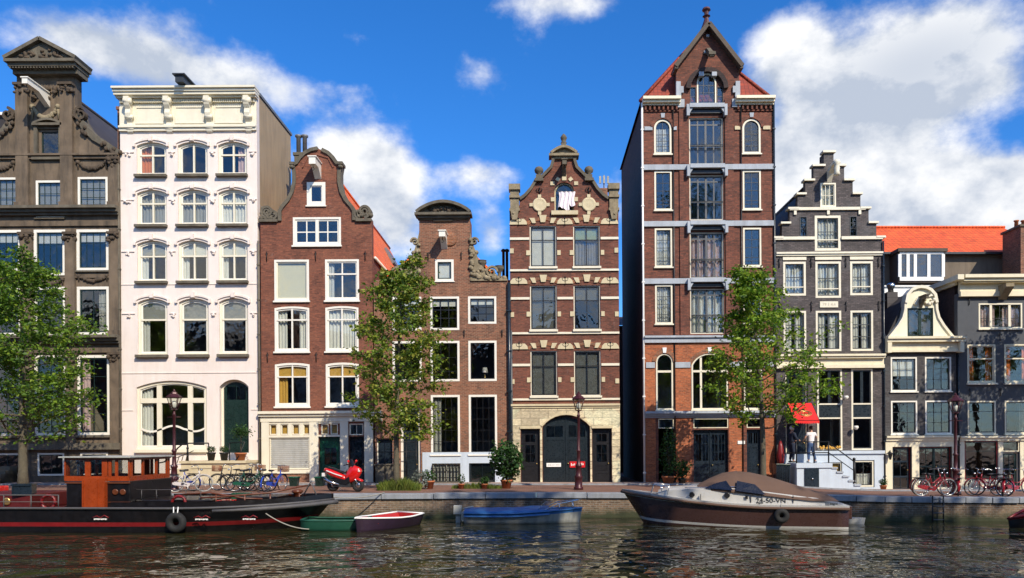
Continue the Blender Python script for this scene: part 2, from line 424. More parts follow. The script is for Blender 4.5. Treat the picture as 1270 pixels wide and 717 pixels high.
def opening(x0, y0, x1, y1, rise=0., n=10):
    """px box -> polygon in XZ metres (counter-clockwise), top edge arched by rise px"""
    ax, bx, zb, zt = X(x0), X(x1), Z(y1), Z(y0)
    r = rise / 25.
    if r <= 0: return [(ax, zb), (bx, zb), (bx, zt), (ax, zt)]
    w = bx - ax; rad = (w * w / 4 + r * r) / (2 * r); cx = (ax + bx) / 2; cz = zt - rad
    a0 = math.asin(min(1, (w / 2) / rad))
    if r > w / 2 * .999: a0 = PI / 2
    arc = [(cx + rad * math.sin(a0 - 2 * a0 * i / n), cz + rad * math.cos(a0 - 2 * a0 * i / n)) for i in range(n + 1)]
    return [(ax, zb), (bx, zb)] + arc
def arch_z(x, x0, y0, x1, rise):
    """z of arched top at metre x"""
    ax, bx, zt, r = X(x0), X(x1), Z(y0), rise / 25.
    if r <= 0: return zt
    w = bx - ax; rad = (w * w / 4 + r * r) / (2 * r)
    d = min(abs(x - (ax + bx) / 2), rad * .999)
    return zt - rad + math.sqrt(rad * rad - d * d)

class House:
    def __init__(s, name, label, x0, x1, wallmat, reveal=.32, cat='house'):
        s.x0, s.x1 = x0, x1; s.mat = wallmat; s.holes = []; s.rev = reveal
        s.root = thing(name, label, cat, ((X(x0) + X(x1)) / 2, FY, 0))
        s.rnd = random.Random(name + str(x0))
    def part(s, mb, name, mat, parent=None, bevel=0., label=None):
        o = mb.build(name, mat, parent or s.root, bevel=bevel)
        if label: o['label'] = label
        return o
    def bx(s, mb, x0, y0, x1, y1, out, inn=-.05):
        """px box standing out of the facade by out metres, reaching inn (negative: into the wall)"""
        mb.box(X(x0), X(x1), FY - out, FY - inn, Z(y1), Z(y0)); return mb
    def band(s, x0, y0, x1, y1, out, mat, name='string_course', inn=-.05, segs=None):
        for a, b in (segs or [(x0, x1)]):
            mb = MB(); s.bx(mb, a, y0, b, y1, out, inn); o = s.part(mb, name, mat)
        return o
    def win(s, x0, y0, x1, y1, rise=0., cas=2.2, cm=None, sash=1.1, sm=None, nx=(.5,), ny=(), mull=(), tr=(), bw=.6, mw=1.6, rec=.0,
            cur=None, sill=None, gl=None, blind=None, name='window', top_panels=0, extra=None):
        cm = cm or M['white']; sm = sm or M['darkgreen']; gl = gl or M['glass']
        out = opening(x0, y0, x1, y1, rise); s.holes.append(out)
        k = 1 - 2 * cas / (x1 - x0); inn = opening(x0 + cas, y0 + cas, x1 - cas, y1 - cas, rise * k)
        mb = MB()
        yf = FY + rec + (-.015 if rec == 0 else 0)
        mb.ring(out, inn, yf, yf + .14)
        c2 = cas + sash; k2 = 1 - 2 * c2 / (x1 - x0)
        i2 = opening(x0 + c2, y0 + c2, x1 - c2, y1 - c2, rise * k2)
        mb.mat(1); ys = yf + .05
        mb.ring(inn, i2, ys, ys + .055)
        ix0, ix1, iy0, iy1 = x0 + cas, x1 - cas, y0 + cas, y1 - cas
        r1 = rise * k
        def vbar(fx, w, mi, ya, yb, z0=None, z1=None):
            xx = ix0 + (ix1 - ix0) * fx
            zt = min(arch_z(X(xx), ix0, iy0, ix1, r1), arch_z(X(xx) - w / 50, ix0, iy0, ix1, r1), arch_z(X(xx) + w / 50, ix0, iy0, ix1, r1)) - .01
            mb.mat(mi); mb.box(X(xx) - w / 50, X(xx) + w / 50, ya, yb, Z(iy1) + .01 if z0 is None else z0, zt if z1 is None else min(z1, zt))
        def hbar(fy, w, mi, ya, yb):
            yy = iy0 + (iy1 - iy0) * fy
            xa, xb = X(ix0) + .01, X(ix1) - .01
            if rise and Z(yy) > Z(iy0) - r1 / 25:      # inside the arch: shorten
                while xa < (X(ix0) + X(ix1)) / 2 and arch_z(xa, ix0, iy0, ix1, r1) < Z(yy) + w / 50: xa += .02; xb -= .02
            mb.mat(mi); mb.box(xa, xb, ya, yb, Z(yy) - w / 50, Z(yy) + w / 50)
        for f in nx: vbar(f, bw, 1, ys + .008, ys + .045)
        for f in ny: hbar(f, bw, 1, ys + .012, ys + .041)
        for f in mull: vbar(f, mw, 0, ys - .03, ys + .065)
        for f in tr: hbar(f, mw, 0, ys - .035, ys + .06)
        w = s.part(mb, name, [cm, sm])
        g = MB(); g.prism(inn, ys + .022, ys + .030)
        t1, t2 = s.rnd.uniform(-.009, .009), s.rnd.uniform(-.006, .006); xc_, zc_ = X((x0 + x1) / 2), Z((y0 + y1) / 2)
        g.v = [(a, b + (a - xc_) * t1 + (c - zc_) * t2, c) for a, b, c in g.v]
        s.part(g, 'pane', gl, w)
        if sill:
            g = MB(); s.bx(g, x0 - 1.2, y1, x1 + 1.2, y1 + sill[0], sill[1], -.02)
            s.part(g, 'sill', sill[2], w)
        yc = ys + .16
        xa, xb, za, zb = X(ix0) + .02, X(ix1) - .02, Z(iy1) + .02, Z(iy0) - .02
        if cur:
            g = MB(); kind, cmat = cur[0], cur[1]
            def drape(a, b, z0, z1, amp=.035, per=.16):
                n = max(4, int((b - a) / .035)); ph = s.rnd.uniform(0, 6); vs = []
                for i in range(n + 1):
                    x = a + (b - a) * i / n; d = amp * math.sin(2 * PI * x / per + ph + 1.1 * math.sin(x * 5 + ph))
                    vs += [(x, yc + d, min(z1, arch_z(x, ix0, iy0, ix1, r1))), (x + (.04 * s.rnd.uniform(-1, 1) if 0 < i < n else 0), yc + d * 1.2, z0)]
                g.add(vs, [(2 * i, 2 * i + 1, 2 * i + 3, 2 * i + 2) for i in range(n)], True)
            fr = cur[2] if len(cur) > 2 else None
            if kind == 'full': drape(xa, xb, za, zb)
            if kind == 'half': drape(xa, xb, za, za + (zb - za) * (fr or .5))
            if kind == 'sides':
                q = (xb - xa) * (fr or .24); drape(xa, xa + q, za, zb); drape(xb - q, xb, za, zb)
            if kind == 'left': drape(xa, xa + (xb - xa) * (fr or .3), za, zb)
            if kind == 'right': drape(xb - (xb - xa) * (fr or .3), xb, za, zb)
            if kind == 'mid':
                q = (xb - xa) * (fr or .12); mx = (xa + xb) / 2; drape(xa, mx - q, za, zb); drape(mx + q, xb, za, zb)
            s.part(g, 'curtain', cmat, w)
        if blind:
            g = MB(); z0 = zb - (zb - za) * blind[0]
            n = 8; tp = [(xa + (xb - xa) * i / n) for i in range(n + 1)]
            pl = [(xa, z0), (xb, z0)] + [(x, min(zb, arch_z(x, ix0, iy0, ix1, r1) - .01)) for x in reversed(tp)]
            g.prism(pl, yc - .06, yc - .045)
            s.part(g, 'blind', blind[1], w)
        if extra: extra(w, ix0, iy0, ix1, iy1, ys)
        return w
    def wall(s, outline, thick=None, name='wall'):
        mb = MB(); mb.prism(XZ(outline), FY, FY + (thick or s.rev), s.holes)
        return s.part(mb, name, s.mat)
    def body(s, depth, zl, zr, side=None, x0=None, x1=None, right=None, floors=(), inner=True, zbase=-.6):
        """side walls, back wall, interior"""
        a, b = X(x0 if x0 is not None else s.x0) + .01, X(x1 if x1 is not None else s.x1) - .01
        y0, y1 = FY + s.rev, FY + depth
        side = side or s.mat
        zt = min(zl, zr)
        mb = MB(); mb.box(a, a + .25, y0, y1, zbase, zl); mb.mat(1 if right else 0); mb.box(b - .25, b, y0, y1, zbase, zr)
        mb.mat(0); mb.box(a + .25, b - .25, y1 - .25, y1, zbase, zt)
        s.part(mb, 'side_wall', [side, right or side])
        if inner:
            mb = MB(); mb.box(a + .26, b - .26, min(FY + 4, y1 - .4), min(FY + 4.1, y1 - .3), zbase, zt)
            for py in floors:
                mb.mat(1); mb.box(a + .26, b - .26, y0 + .02, min(FY + 3.99, y1 - .41), Z(py) - .1, Z(py) + .1)
            # partition walls at two thirds
            mb.mat(0); xm = a + (b - a) * .62; mb.box(xm, xm + .12, FY + 1.6, min(FY + 3.98, y1 - .42), zbase + .02, zt - .02)
            s.part(mb, 'interior', [M['room'], M['floorwood']])
    def gable_roof(s, ridge_px, zr, zl_eave, zr_eave, depth, mat, y0=None, over=.0, hipf=0.):
        a, b = X(s.x0) + .02 - over, X(s.x1) - .02 + over
        xm = X(ridge_px); ya = (y0 or FY + s.rev * .5); yb = FY + depth
        mb = MB(); t = .16
        def slab(p0, p1, p2, p3):
            mb.add([p0, p1, p2, p3] + [(p[0], p[1], p[2] - t) for p in (p0, p1, p2, p3)],
                   [(0, 1, 2, 3), (7, 6, 5, 4), (0, 4, 5, 1), (1, 5, 6, 2), (2, 6, 7, 3), (3, 7, 4, 0)], False)
        slab((a, ya, zl_eave), (xm, ya, zr), (xm, yb, zr), (a, yb, zl_eave))
        slab((xm, ya, zr), (b, ya, zr_eave), (b, yb, zr_eave), (xm, yb, zr))
        # rear gable filling
        mb.mat(1); mb.prism([(a, zl_eave - .1), (b, zr_eave - .1), (xm, zr - .1)], yb - .3, yb - .05)
        mb.mat(0); mb.tube([(xm, ya, zr + .03), (xm, yb, zr + .03)], .1, 6)
        return s.part(mb, 'roof', [mat, s.mat])
    def cornice(s, x0, y0, x1, y1, steps, mat, name='cornice', ret=0.):
        """steps: list of (fraction top, fraction bottom, out)"""
        mb = MB()
        for f0, f1, o in steps:
            s.bx(mb, x0 - o * 25 * ret, y0 + (y1 - y0) * f0, x1 + o * 25 * ret, y0 + (y1 - y0) * f1, o)
        return s.part(mb, name, mat)
    def hoist(s, px, py, length, mat, w=.16, h=.2, hook=True):
        mb = MB(); x, z = X(px), Z(py)
        mb.box(x - w / 2, x + w / 2, FY - length, FY + .1, z - h / 2, z + h / 2)
        mb.box(x - w / 2 - .05, x + w / 2 + .05, FY - length - .04, FY - .02, z + h / 2, z + h / 2 + .05)
        mb.add([(x - w / 2, FY - .0, z - h / 2), (x + w / 2, FY, z - h / 2), (x + w / 2, FY, z - h / 2 - .4), (x - w / 2, FY, z - h / 2 - .4), (x - w / 2, FY - length * .5, z - h / 2), (x + w / 2, FY - length * .5, z - h / 2)],
               [(0, 1, 5, 4), (2, 3, 4, 5), (0, 4, 3), (1, 2, 5), (0, 3, 2, 1)], False)
        o = s.part(mb, 'hoist_beam', mat)
        if hook:
            g = MB(); yh = FY - length + .15
            g.tube([(x, yh, z - h / 2), (x, yh, z - h / 2 - .15)], .02, 6)
            g.tube([(x + .06 * math.sin(a), yh, z - h / 2 - .2 + .06 * math.cos(a)) for a in [i * .6 for i in range(8)]], .014, 6)
            s.part(g, 'hook', M['iron'], o)
    def lumps(s, mb, x0, y0, x1, y1, n, rs, out=.1):
        for _ in range(n):
            x = s.rnd.uniform(x0, x1); y = s.rnd.uniform(y0, y1); r = s.rnd.uniform(*rs)
            mb.blob((X(x), FY - out * s.rnd.uniform(.2, 1), Z(y)), (r * s.rnd.uniform(.7, 1.4), r, r * s.rnd.uniform(.7, 1.3)), 7, 4)
    def garland(s, x0, y0, x1, sag, mat, n=16, r=.07, name='garland'):
        mb = MB()
        for i in range(n + 1):
            t = i / n; x = x0 + (x1 - x0) * t; y = y0 + sag * (1 - (2 * t - 1) ** 2)
            rr = r * (.7 + .6 * (1 - (2 * t - 1) ** 2))
            mb.blob((X(x) + s.rnd.uniform(-.03, .03), FY - .05, Z(y) + s.rnd.uniform(-.03, .03)), (rr, rr * .9, rr), 7, 4)
        for x in (x0, x1): mb.blob((X(x), FY - .05, Z(y0)), r * 1.3, 7, 4); mb.tube([(X(x), FY - .04, Z(y0)), (X(x), FY - .04, Z(y0 + sag * 1.1))], [r * .8, r * .25], 6)
        return s.part(mb, name, mat)
    def anchor(s, px, py, h=8, fancy=False):
        mb = MB(); x, z, hh = X(px), Z(py), h / 50
        mb.tube([(x, FY - .04, z - hh), (x, FY - .06, z), (x, FY - .04, z + hh)], .022, 6)
        if fancy:
            for sx in (-1, 1):
                mb.tube([(x, FY - .05, z), (x + sx * .12, FY - .05, z + .04), (x + sx * .15, FY - .05, z + .13), (x + sx * .09, FY - .05, z + .15)], .02, 5)
            mb.blob((x, FY - .06, z + hh), .05, 6, 4)
        else: mb.tube([(x - .07, FY - .05, z + hh * .5), (x + .07, FY - .05, z + hh * .6)], .016, 5)
        s.part(mb, 'wall_anchor', M['iron'])
    def door(s, x0, y0, x1, y1, mat, panels=((.1, .9, .08, .45), (.1, .9, .52, .92)), glaz=(), rise=0., cas=1.5, cm=None, rec=.1, leaves=1, hand=True, name='door', gl=None, blk=None):
        """panels / glaz: (fx0, fx1, fz0, fz1) fractions of a leaf, z from the bottom"""
        cm = cm or M['white']
        out = opening(x0, y0, x1, y1, rise); s.holes.append(out)
        k = 1 - 2 * cas / (x1 - x0); inn = opening(x0 + cas, y0 + cas, x1 - cas, y1, rise * k)
        # frame
        fr = MB(); fr.ring(out, inn, FY + rec, FY + rec + .12)
        yl = FY + rec + .04
        lx0, lx1 = X(x0 + cas), X(x1 - cas); zb = Z(y1); zt = Z(y0 + cas)
        hs = []
        gw = (lx1 - lx0) / leaves
        for i in range(leaves):
            for (a, b, c, d) in glaz:
                qa, qb = lx0 + gw * (i + a), lx0 + gw * (i + b); zc, zd = zb + (zt - zb) * c, zb + (zt - zb) * d
                if rise: zd = min(zd, arch_z(qa, x0 + cas, y0 + cas, x1 - cas, rise * k) - .06, arch_z(qb, x0 + cas, y0 + cas, x1 - cas, rise * k) - .06)
                hs.append([(qa, zc), (qb, zc), (qb, zd), (qa, zd)])
        mb = MB(); mb.prism(inn, yl, yl + .05, hs)
        for i in range(leaves):
            for (a, b, c, d) in panels:
                qa, qb = lx0 + gw * (i + a), lx0 + gw * (i + b); zc, zd = zb + (zt - zb) * c, zb + (zt - zb) * d
                o = [(qa, zc), (qb, zc), (qb, zd), (qa, zd)]; e = .035
                mb.ring(o, [(qa + e, zc + e), (qb - e, zc + e), (qb - e, zd - e), (qa + e, zd - e)], yl - .018, yl + .01)
                e = .08
                if qb - qa > .25 and zd - zc > .25: mb.box(qa + e, qb - e, yl - .012, yl + .01, zc + e, zd - e)
        for i in range(1, leaves):
            mb.box(lx0 + gw * i - .03, lx0 + gw * i + .03, yl - .03, yl + .01, zb + .02, zt - .02 if not rise else zt - .05)
        d = s.part(mb, name, mat)
        s.part(fr, 'frame', cm, d)
        if hs:
            for h in hs: g = MB(); g.prism(h, yl + .02, yl + .028); s.part(g, 'pane', gl or M['glassd'], d)
            g = MB()
            for h in hs:
                mx = (h[0][0] + h[1][0]) / 2
                g.box(mx - .012, mx + .012, yl + .005, yl + .04, h[0][1], h[2][1])
                nb = max(1, int((h[2][1] - h[0][1]) / .42))
                for q in range(1, nb): zz = h[0][1] + (h[2][1] - h[0][1]) * q / nb; g.box(h[0][0], h[1][0], yl + .008, yl + .037, zz - .012, zz + .012)
            s.part(g, 'glazing_bar', mat, d)
        if hand:
            g = MB(); hx = lx1 - .09 if leaves == 1 else (lx0 + lx1) / 2 + .1
            g.blob((hx, yl - .05, zb + 1.0), .035, 8, 5); g.tube([(hx, yl - .04, zb + 1.0), (hx, yl, zb + 1.0)], .015, 6)
            s.part(g, 'handle', M['gold'], d)
        return d
    def pipe(s, px, y0, y1, mat, r=.05, out=.12):
        mb = MB(); x = X(px)
        mb.tube([(x, FY - out, Z(y1)), (x, FY - out, Z(y0))], r, 8)
        n = max(2, int((Z(y0) - Z(y1)) / 2.))
        for i in range(n + 1):
            z = Z(y1) + (Z(y0) - Z(y1)) * (i + .3) / (n + 1); mb.box(x - r * 1.4, x + r * 1.4, FY - out - r * 1.2, FY, z - .03, z + .03)
        s.part(mb, 'drainpipe', mat)
def mirror(pts, c): return [(2 * c - x, y) for x, y in pts]
def scroll(mb, cx, cz, r, y0, y1, w=.1, turns=1.6, sx=1, a0=0.):
    n = int(18 * turns); pts = []
    for i in range(n + 1):
        t = i / n; a = a0 + turns * 2 * PI * t; rr = r * (1 - .82 * t)
        pts.append((cx + sx * rr * math.cos(a), cz + rr * math.sin(a)))
    mb.band(pts, [w * (1 - .5 * i / n) for i in range(n + 1)], y0, y1)
LE = M['lead']
def house1():
    h = House('stone_house', 'soot-stained brown stone neck-gable house with a triangular pediment, at the left edge', -34, 151.5, M['stone1'], .4)
    G = dict(cm=M['white'], sm=M['darkgreen'])
    cols = [(-11, 28), (44, 83), (97, 137)]
    # gable window and its surround
    h.win(50, 160, 77, 196, cas=3, cm=M['stone1'], sash=1.2, sm=M['darkgreen'], nx=(), gl=M['glassb'], rec=.08)
    for (a, b), (t, bt) in zip(cols, [(220, 259), (224, 270), (220, 259)]):
        h.win(a + (2 if a > 90 else 3), t, b - 1, bt, cas=2.6, nx=(.25, .5, .75), ny=(.33, .66), gl=M['glassb'], tr=(), blind=(.9, M['greyblind']), sill=(2, .1, M['oldstone']))
    for i, (a, b) in enumerate(cols):
        h.win(a, 285, b, 336 if i != 1 else 342, cas=3.4, sash=1.4, nx=(.25, .5, .75), ny=(.3,), gl=M['glassb'], blind=(.25, M['curtain']), sill=(2, .1, M['oldstone']))
        h.win(a, 356, b, 416, cas=3.4, sash=1.6, nx=(.5,), ny=(.33, .55, .78), gl=M['glass'], cur=('right', M['greyblind'], .35) if i == 2 else None, sill=(2.5, .12, M['oldstone']))
        h.win(a, 441, b, 540, cas=3.2, sash=1.6, nx=(.5,), ny=(.25, .5, .75), gl=M['glass'], cur=('left', M['pinkcur'], .3) if i == 2 else None, sill=(3, .14, M['oldstone']))
        h.win(a + 3, 562, b - 3, 590, cas=2, nx=(.5,), sm=M['black'], gl=M['glassd'], name='basement_window')
    right = [(99, 137), (103, 150), (110, 161), (121, 172), (133, 179), (143, 186), (154, 191), (154, 602)]
    right = [(min(x, 151.4), y) for x, y in right]
    left = mirror(right, 60)[::-1]
    h.wall([(151.4, 602)][:0] + left + [(24, 130), (24, 84), (96, 84), (96, 130)] + right)
    # lower wall ends reach the ground
    neck = MB(); neck.box(X(24) + .01, X(96) - .01, FY + .4, FY + .6, Z(140), Z(84)); h.part(neck, 'neck_wall', M['stone1'])
    # pediment
    mb = MB(); yf = FY - .8; zb = 20.7; zt = 21.42; xa, xb = -25.75, -22.3; xm = (xa + xb) / 2
    mb.box(xa, xb, yf, FY + .65, zb - .14, zb); mb.box(xa + .1, xb - .08, yf + .15, FY + .6, zb - .3, zb - .14)
    mb.box(xa + .15, xb - .12, yf + .45, FY + .55, zb - .55, zb - .3)
    mb.prism([(xa, zb + .002), (xb, zb + .002), (xm, zt + .2)], yf + .22, FY + .64)
    mb.band([(xa - .03, zb + .06), (xm, zt + .28)], .16, yf, FY + .65); mb.band([(xm, zt + .28), (xb + .03, zb + .06)], .16, yf, FY + .65)
    for i in range(22): x = xa + .2 + (xb - xa - .4) * i / 21; mb.box(x - .035, x + .035, yf + .18, yf + .4, zb - .38, zb - .3)
    h.part(mb, 'pediment', M['oldstone'])
    mb = MB()
    for _ in range(26):
        t = h.rnd.uniform(-.62, .62); mb.blob((xm + t * (xb - xa) / 2, yf + .2, zb + .1 + (1 - abs(t)) * .5 * h.rnd.random()), (.1, .08, .08), 7, 4)
    h.part(mb, 'carved_relief', M['stone1d'])
    # pilasters
    def pil(x0, x1, y0, y1, out=.16):
        mb = MB(); h.bx(mb, x0, y0, x1, y1, out); h.bx(mb, x0 - 1.5, y1 - 6, x1 + 1.5, y1, out + .06)
        h.part(mb, 'pilaster', M['stone1'])
        mb = MB(); h.bx(mb, x0 - 1.5, y0 - 3, x1 + 1.5, y0, out + .12); h.lumps(mb, x0 - 1, y0, x1 + 1, y0 + 9, 16, (.06, .11), out + .1)
        h.part(mb, 'capital', M['stone1d'])
    pil(25, 40, 108, 258, .2); pil(80, 95, 108, 258, .2); pil(139, 150, 200, 258)
    for r0, r1 in ((292, 417), (441, 556)):
        for x0, x1 in ((28.5, 43), (84, 96), (138.5, 150)): pil(x0, x1, r0, r1, .14)
    h.cornice(-34, 192, 151.4, 198, [(0, .4, .22), (.4, 1, .12)], M['stone1'], 'string_course')
    for y0, y1 in ((258, 268), (417, 427)):
        h.cornice(-34, y0, 151.4, y1, [(0, .35, .5), (.35, .7, .34), (.7, 1, .2)], M['oldstone'])
    h.band(-34, 275, 151.4, 281, .1, M['stone1']); h.band(-34, 343.5, 151.4, 345.5, .1, M['stone1']); h.band(-34, 432, 151.4, 438, .1, M['stone1'])
    h.band(-34, 550, 151.4, 558, .25, M['oldstone'], 'plinth')
    # window surround, pediment and panels
    mb = MB()
    h.bx(mb, 46, 157, 50, 197, .1); h.bx(mb, 77, 157, 81, 197, .1); h.bx(mb, 44, 196, 83, 199, .16); h.bx(mb, 45, 154, 82, 157, .2)
    mb.band([(X(46 + 35 * t), Z(154 - 5 * math.sin(PI * t))) for t in [i / 8 for i in range(9)]], .1, FY - .18, FY + .05)
    h.part(mb, 'window_surround', M['oldstone'])
    for a, b in ((100, 135), (-12, 20)): h.garland(a, 202, b, 8, M['stone1d'], 18, .09)
    for a, b in ((100, 135), (48, 80), (-8, 25)): h.garland(a, 343 if a != 48 else 347, b, 6, M['stone1d'], 16, .08)
    h.garland(44, 133, 76, 14, M['ornstone'], 20, .11)
    mb = MB(); h.lumps(mb, 45, 108, 75, 126, 30, (.06, .13), .12); h.part(mb, 'carved_relief', M['stone1d'])
    # scroll copings
    for sgn, pts in ((1, right[:-1]), (-1, left[1:])):
        mb = MB(); p = XZ(pts); mb.band(p, .3, FY - .12, FY + .5); h.part(mb, 'scroll_coping', M['oldstone'])
        mb = MB(); s0 = p[0] if sgn == 1 else p[-1]
        scroll(mb, s0[0] + sgn * .25, s0[1] - .25, .34, FY - .2, FY + .1, .12, 1.4, sgn, PI / 2)
        e0 = p[-1] if sgn == 1 else p[0]; scroll(mb, e0[0] - sgn * .35, e0[1] - .25, .3, FY - .2, FY + .1, .12, 1.4, -sgn, PI / 2)
        for _ in range(16):
            q = h.rnd.choice(p); mb.blob((q[0] - sgn * h.rnd.uniform(-.1, .5) * 0 + h.rnd.uniform(-.15, .15), FY - .12, q[1] + h.rnd.uniform(-.4, .05)), (.1, .1, .12), 7, 4)
        h.part(mb, 'scroll', M['stone1d'])
    h.hoist(62, 120, 1.7, M['white'], .26, .26)
    h.gable_roof(60, Z(96), Z(205), Z(205), 9, M['slate'], FY + .42)
    h.body(9, Z(196), Z(196), M['brick5'], floors=(272, 347, 430, 553))
    mb = MB(); mb.box(X(149) - .45, X(149), FY + .8, FY + 1.6, Z(200), Z(128)); mb.box(X(149) - .5, X(149) + .05, FY + .75, FY + 1.65, Z(128), Z(124))
    h.part(mb, 'chimney', M['brick4'])
    # steps and low front door hidden behind the tree
    mb = MB()
    for i in range(5): mb.box(X(-6), X(22), FY - .3 * (5 - i) - .3, FY - .02, -.35, .17 * (i + 1))
    h.part(mb, 'front_steps', M['oldstone'])

def house2():
    h = House('white_house', 'tall white rendered house with a bracketed flat cornice and arched windows', 151.8, 321.5, M['whitewall'], .35)
    cols = [(172, 209), (223, 260), (273, 309)]
    gb = M['greyblind']
    W = M['cream2']
    for r, (y0, y1) in enumerate([(176, 217), (235, 279), (298, 349)]):
        for c, (a, b) in enumerate(cols):
            kw = {}
            if r == 0 and c == 0: kw['cur'] = ('left', M['orangecur'], .45)
            if r == 0 and c == 2: kw['cur'] = ('right', M['pinkcur'], .35)
            if r == 1: kw['cur'] = ('full', gb if c < 2 else M['curtain'])
            if r == 2: kw['blind'] = (.35, M['curtain']) if c else (.3, gb); kw['cur'] = ('left', M['curtain'], .22)
            h.win(a, y0, b, y1, 4.5, cas=2.6, cm=W, sash=1.6, sm=M['white'], nx=(), mull=(.5,), tr=() if (r == 0 and c == 1) else (.36,), mw=2., rec=.12, sill=(3, .22, M['oldstone']), gl=M['glass'], **kw)
    for c, (a, b) in enumerate(cols):
        h.win(a, 370, b, 440, 5, cas=2.8, cm=W, sash=1.8, sm=M['white'], nx=(), tr=(.36,), mw=2.2, rec=.12, sill=(3.4, .22, M['oldstone']), gl=M['glassb'], blind=(.34, gb), cur=('left', M['curtain'], .25) if c == 0 else None)
    def big(w, x0, x1_, x1, y1, ys): pass
    def curved(w, ix0, iy0, ix1, iy1, ys):
        mb = MB(); pts = []
        for i in range(31):
            t = i / 30; x = ix0 + (ix1 - ix0) * t; u = abs(((t * 3) % 1) - .5) * 2
            s = 1 if .31 < t < .69 else -1
            y = 532 - s * 4 * math.cos((t - .5) * 3 * PI) if .31 < t < .69 else 532 + 4 * (1 - u * u) - 1
            pts.append((X(x), Z(y)))
        mb.band(pts, .09, ys - .03, ys + .05); h.part(mb, 'curved_bar', M['white'], w)
    h.win(170, 472, 257, 557, 8, cas=3.4, cm=W, sash=1.4, sm=M['white'], nx=(), mull=(.29, .77), tr=(.27,), mw=6, rec=.1, sill=(4, .16, M['cream2']), gl=M['glass'], cur=('left', M['curtain'], .16), extra=curved)
    h.door(273, 471, 309, 562, M['darkgreen'], panels=((.1, .9, .03, .2), (.1, .42, .25, .48), (.58, .9, .25, .48), (.1, .42, .52, .66), (.58, .9, .52, .66)), glaz=((.12, .88, .75, .97),), rise=9, cas=2.6, cm=W, rec=.25)
    h.wall([(151.8, 602), (321.5, 602), (321.5, 118), (151.8, 118)])
    # hood moulds with keystones
    for (y0, y1) in [(176, 217), (235, 279), (298, 349), (370, 440)]:
        for a, b in cols:
            mb = MB(); arc = opening(a - 2.5, y0 - 3.5, b + 2.5, y1, 5)[2:]
            mb.band(arc, .09, FY - .06, FY + .03)
            m = (a + b) / 2; h.bx(mb, m - 2, y0 - 7, m + 2, y0 - .5, .16)
            for q in (a - 3.5, b + 1): h.bx(mb, q, y0 + 2, q + 2.6, y0 + 6, .12)
            h.part(mb, 'hood_mould', M['whitewall'])
    for yy in (188, 247, 311, 388):
        for a, b in ((153, 169), (212, 220), (263, 270), (312, 321)):
            h.band(a, yy, b, yy + 1.2, .05, M['whitewall'])
            mb = MB(); h.lumps(mb, a + (b - a) * .3, yy + 1, a + (b - a) * .7, yy + 5, 5, (.04, .07), .08); h.part(mb, 'ornament', M['whitewall'])
    for yy in (352, 462, 508): h.band(152, yy, 321, yy + 1, .03, M['whitewall'], segs=[(152, 166), (312, 321)] if yy == 508 else None)
    # entablature
    xe0, xe1 = 151.9, 321.4
    h.cornice(xe0, 113, xe1, 124, [(0, .22, .62), (.22, .5, .52), (.5, .8, .45), (.8, 1, .3)], M['cream2'], ret=.2)
    h.cornice(xe0, 157, xe1, 163, [(0, .4, .2), (.4, 1, .12)], M['cream2'], 'architrave')
    h.band(xe0, 124, xe1, 157, .06, M['cream2'], 'frieze')
    mb = MB()
    for i in range(68):
        x = 154 + 165 * i / 67; h.bx(mb, x, 125, x + 1.3, 129, .2, -.02)
    h.part(mb, 'dentils', M['cream'])
    for x0, x1 in ((172, 207), (221, 257), (270, 305)):
        mb = MB(); o = opening(x0, 133, x1, 154); i = opening(x0 + 1.5, 134.5, x1 - 1.5, 152.5); mb.ring(o, i, FY - .1, FY); h.part(mb, 'frieze_panel', M['cream2'])
    for px in (165.5, 214, 263.5, 312):
        mb = MB(); x = X(px)
        prof = [(FY, Z(124)), (FY - .5, Z(124)), (FY - .5, Z(129)), (FY - .42, Z(134)), (FY - .3, Z(138)), (FY - .34, Z(143)), (FY - .28, Z(149)), (FY - .12, Z(153)), (FY - .16, Z(158)), (FY - .1, Z(164)), (FY, Z(166))]
        mb.prismx([(a, b) for a, b in prof][::-1], x - .13, x + .13)
        for zz, rr, yy in ((129, .16, .34), (147, .11, .2), (160, .07, .1)):
            mb.tube([(x - .2 * .85, FY - yy, Z(zz)), (x + .2, FY - yy, Z(zz))], rr, 10)
        h.part(mb, 'bracket', M['cream2'])
    # roof and side
    mb = MB(); mb.box(X(152) + .02, X(321.4), FY + .1, FY + 5.3, Z(114), Z(112.5)); mb.box(X(319), X(322.6), FY + .36, FY + 5.4, Z(115), Z(111.5))
    h.part(mb, 'roof', LE)
    h.body(5.3, Z(115), Z(115.5), M['tan'], floors=(226, 290, 358, 456, 563))
    mb = MB(); x = X(236); mb.box(x - .2, x + .2, FY - .9, FY + 1.6, Z(112), Z(104)); mb.box(x - .3, x + .3, FY - 1.0, FY + 1.7, Z(104), Z(102.5))
    h.part(mb, 'hoist_beam', M['darkgrey'])
    h.pipe(150.8, 200, 596, M['oldstone'], .045, .1); h.pipe(323, 300, 600, M['oldstone'], .05, .1)
    # stoop
    mb = MB(); h.bx(mb, 243, 574, 320, 604, 1.6, 0.02); mb.box(X(241.5), X(321), FY - 1.68, FY - .02, Z(574), Z(571))
    for i in range(5): h.bx(mb, 243 - 7 * (5 - i), 576 + (4 - i) * 0 + (5 - i) * 4.6, 243 - 7 * (4 - i) + .2, 604, 1.55, .02)
    h.part(mb, 'stoop', M['sand'])
    mb = MB()
    h.bx(mb, 252, 578, 254, 602, 1.63, -1.5); h.bx(mb, 252, 577, 316, 579, 1.63, -1.5)
    mb2 = MB(); mb2.ring(opening(253, 578, 300, 602), opening(255, 580, 298, 600), FY - 1.63, FY - 1.5)
    h.part(mb2, 'stoop_panel', M['sand'])
    # iron railing with a swept hand rail
    mb = MB(); y = FY - 1.5
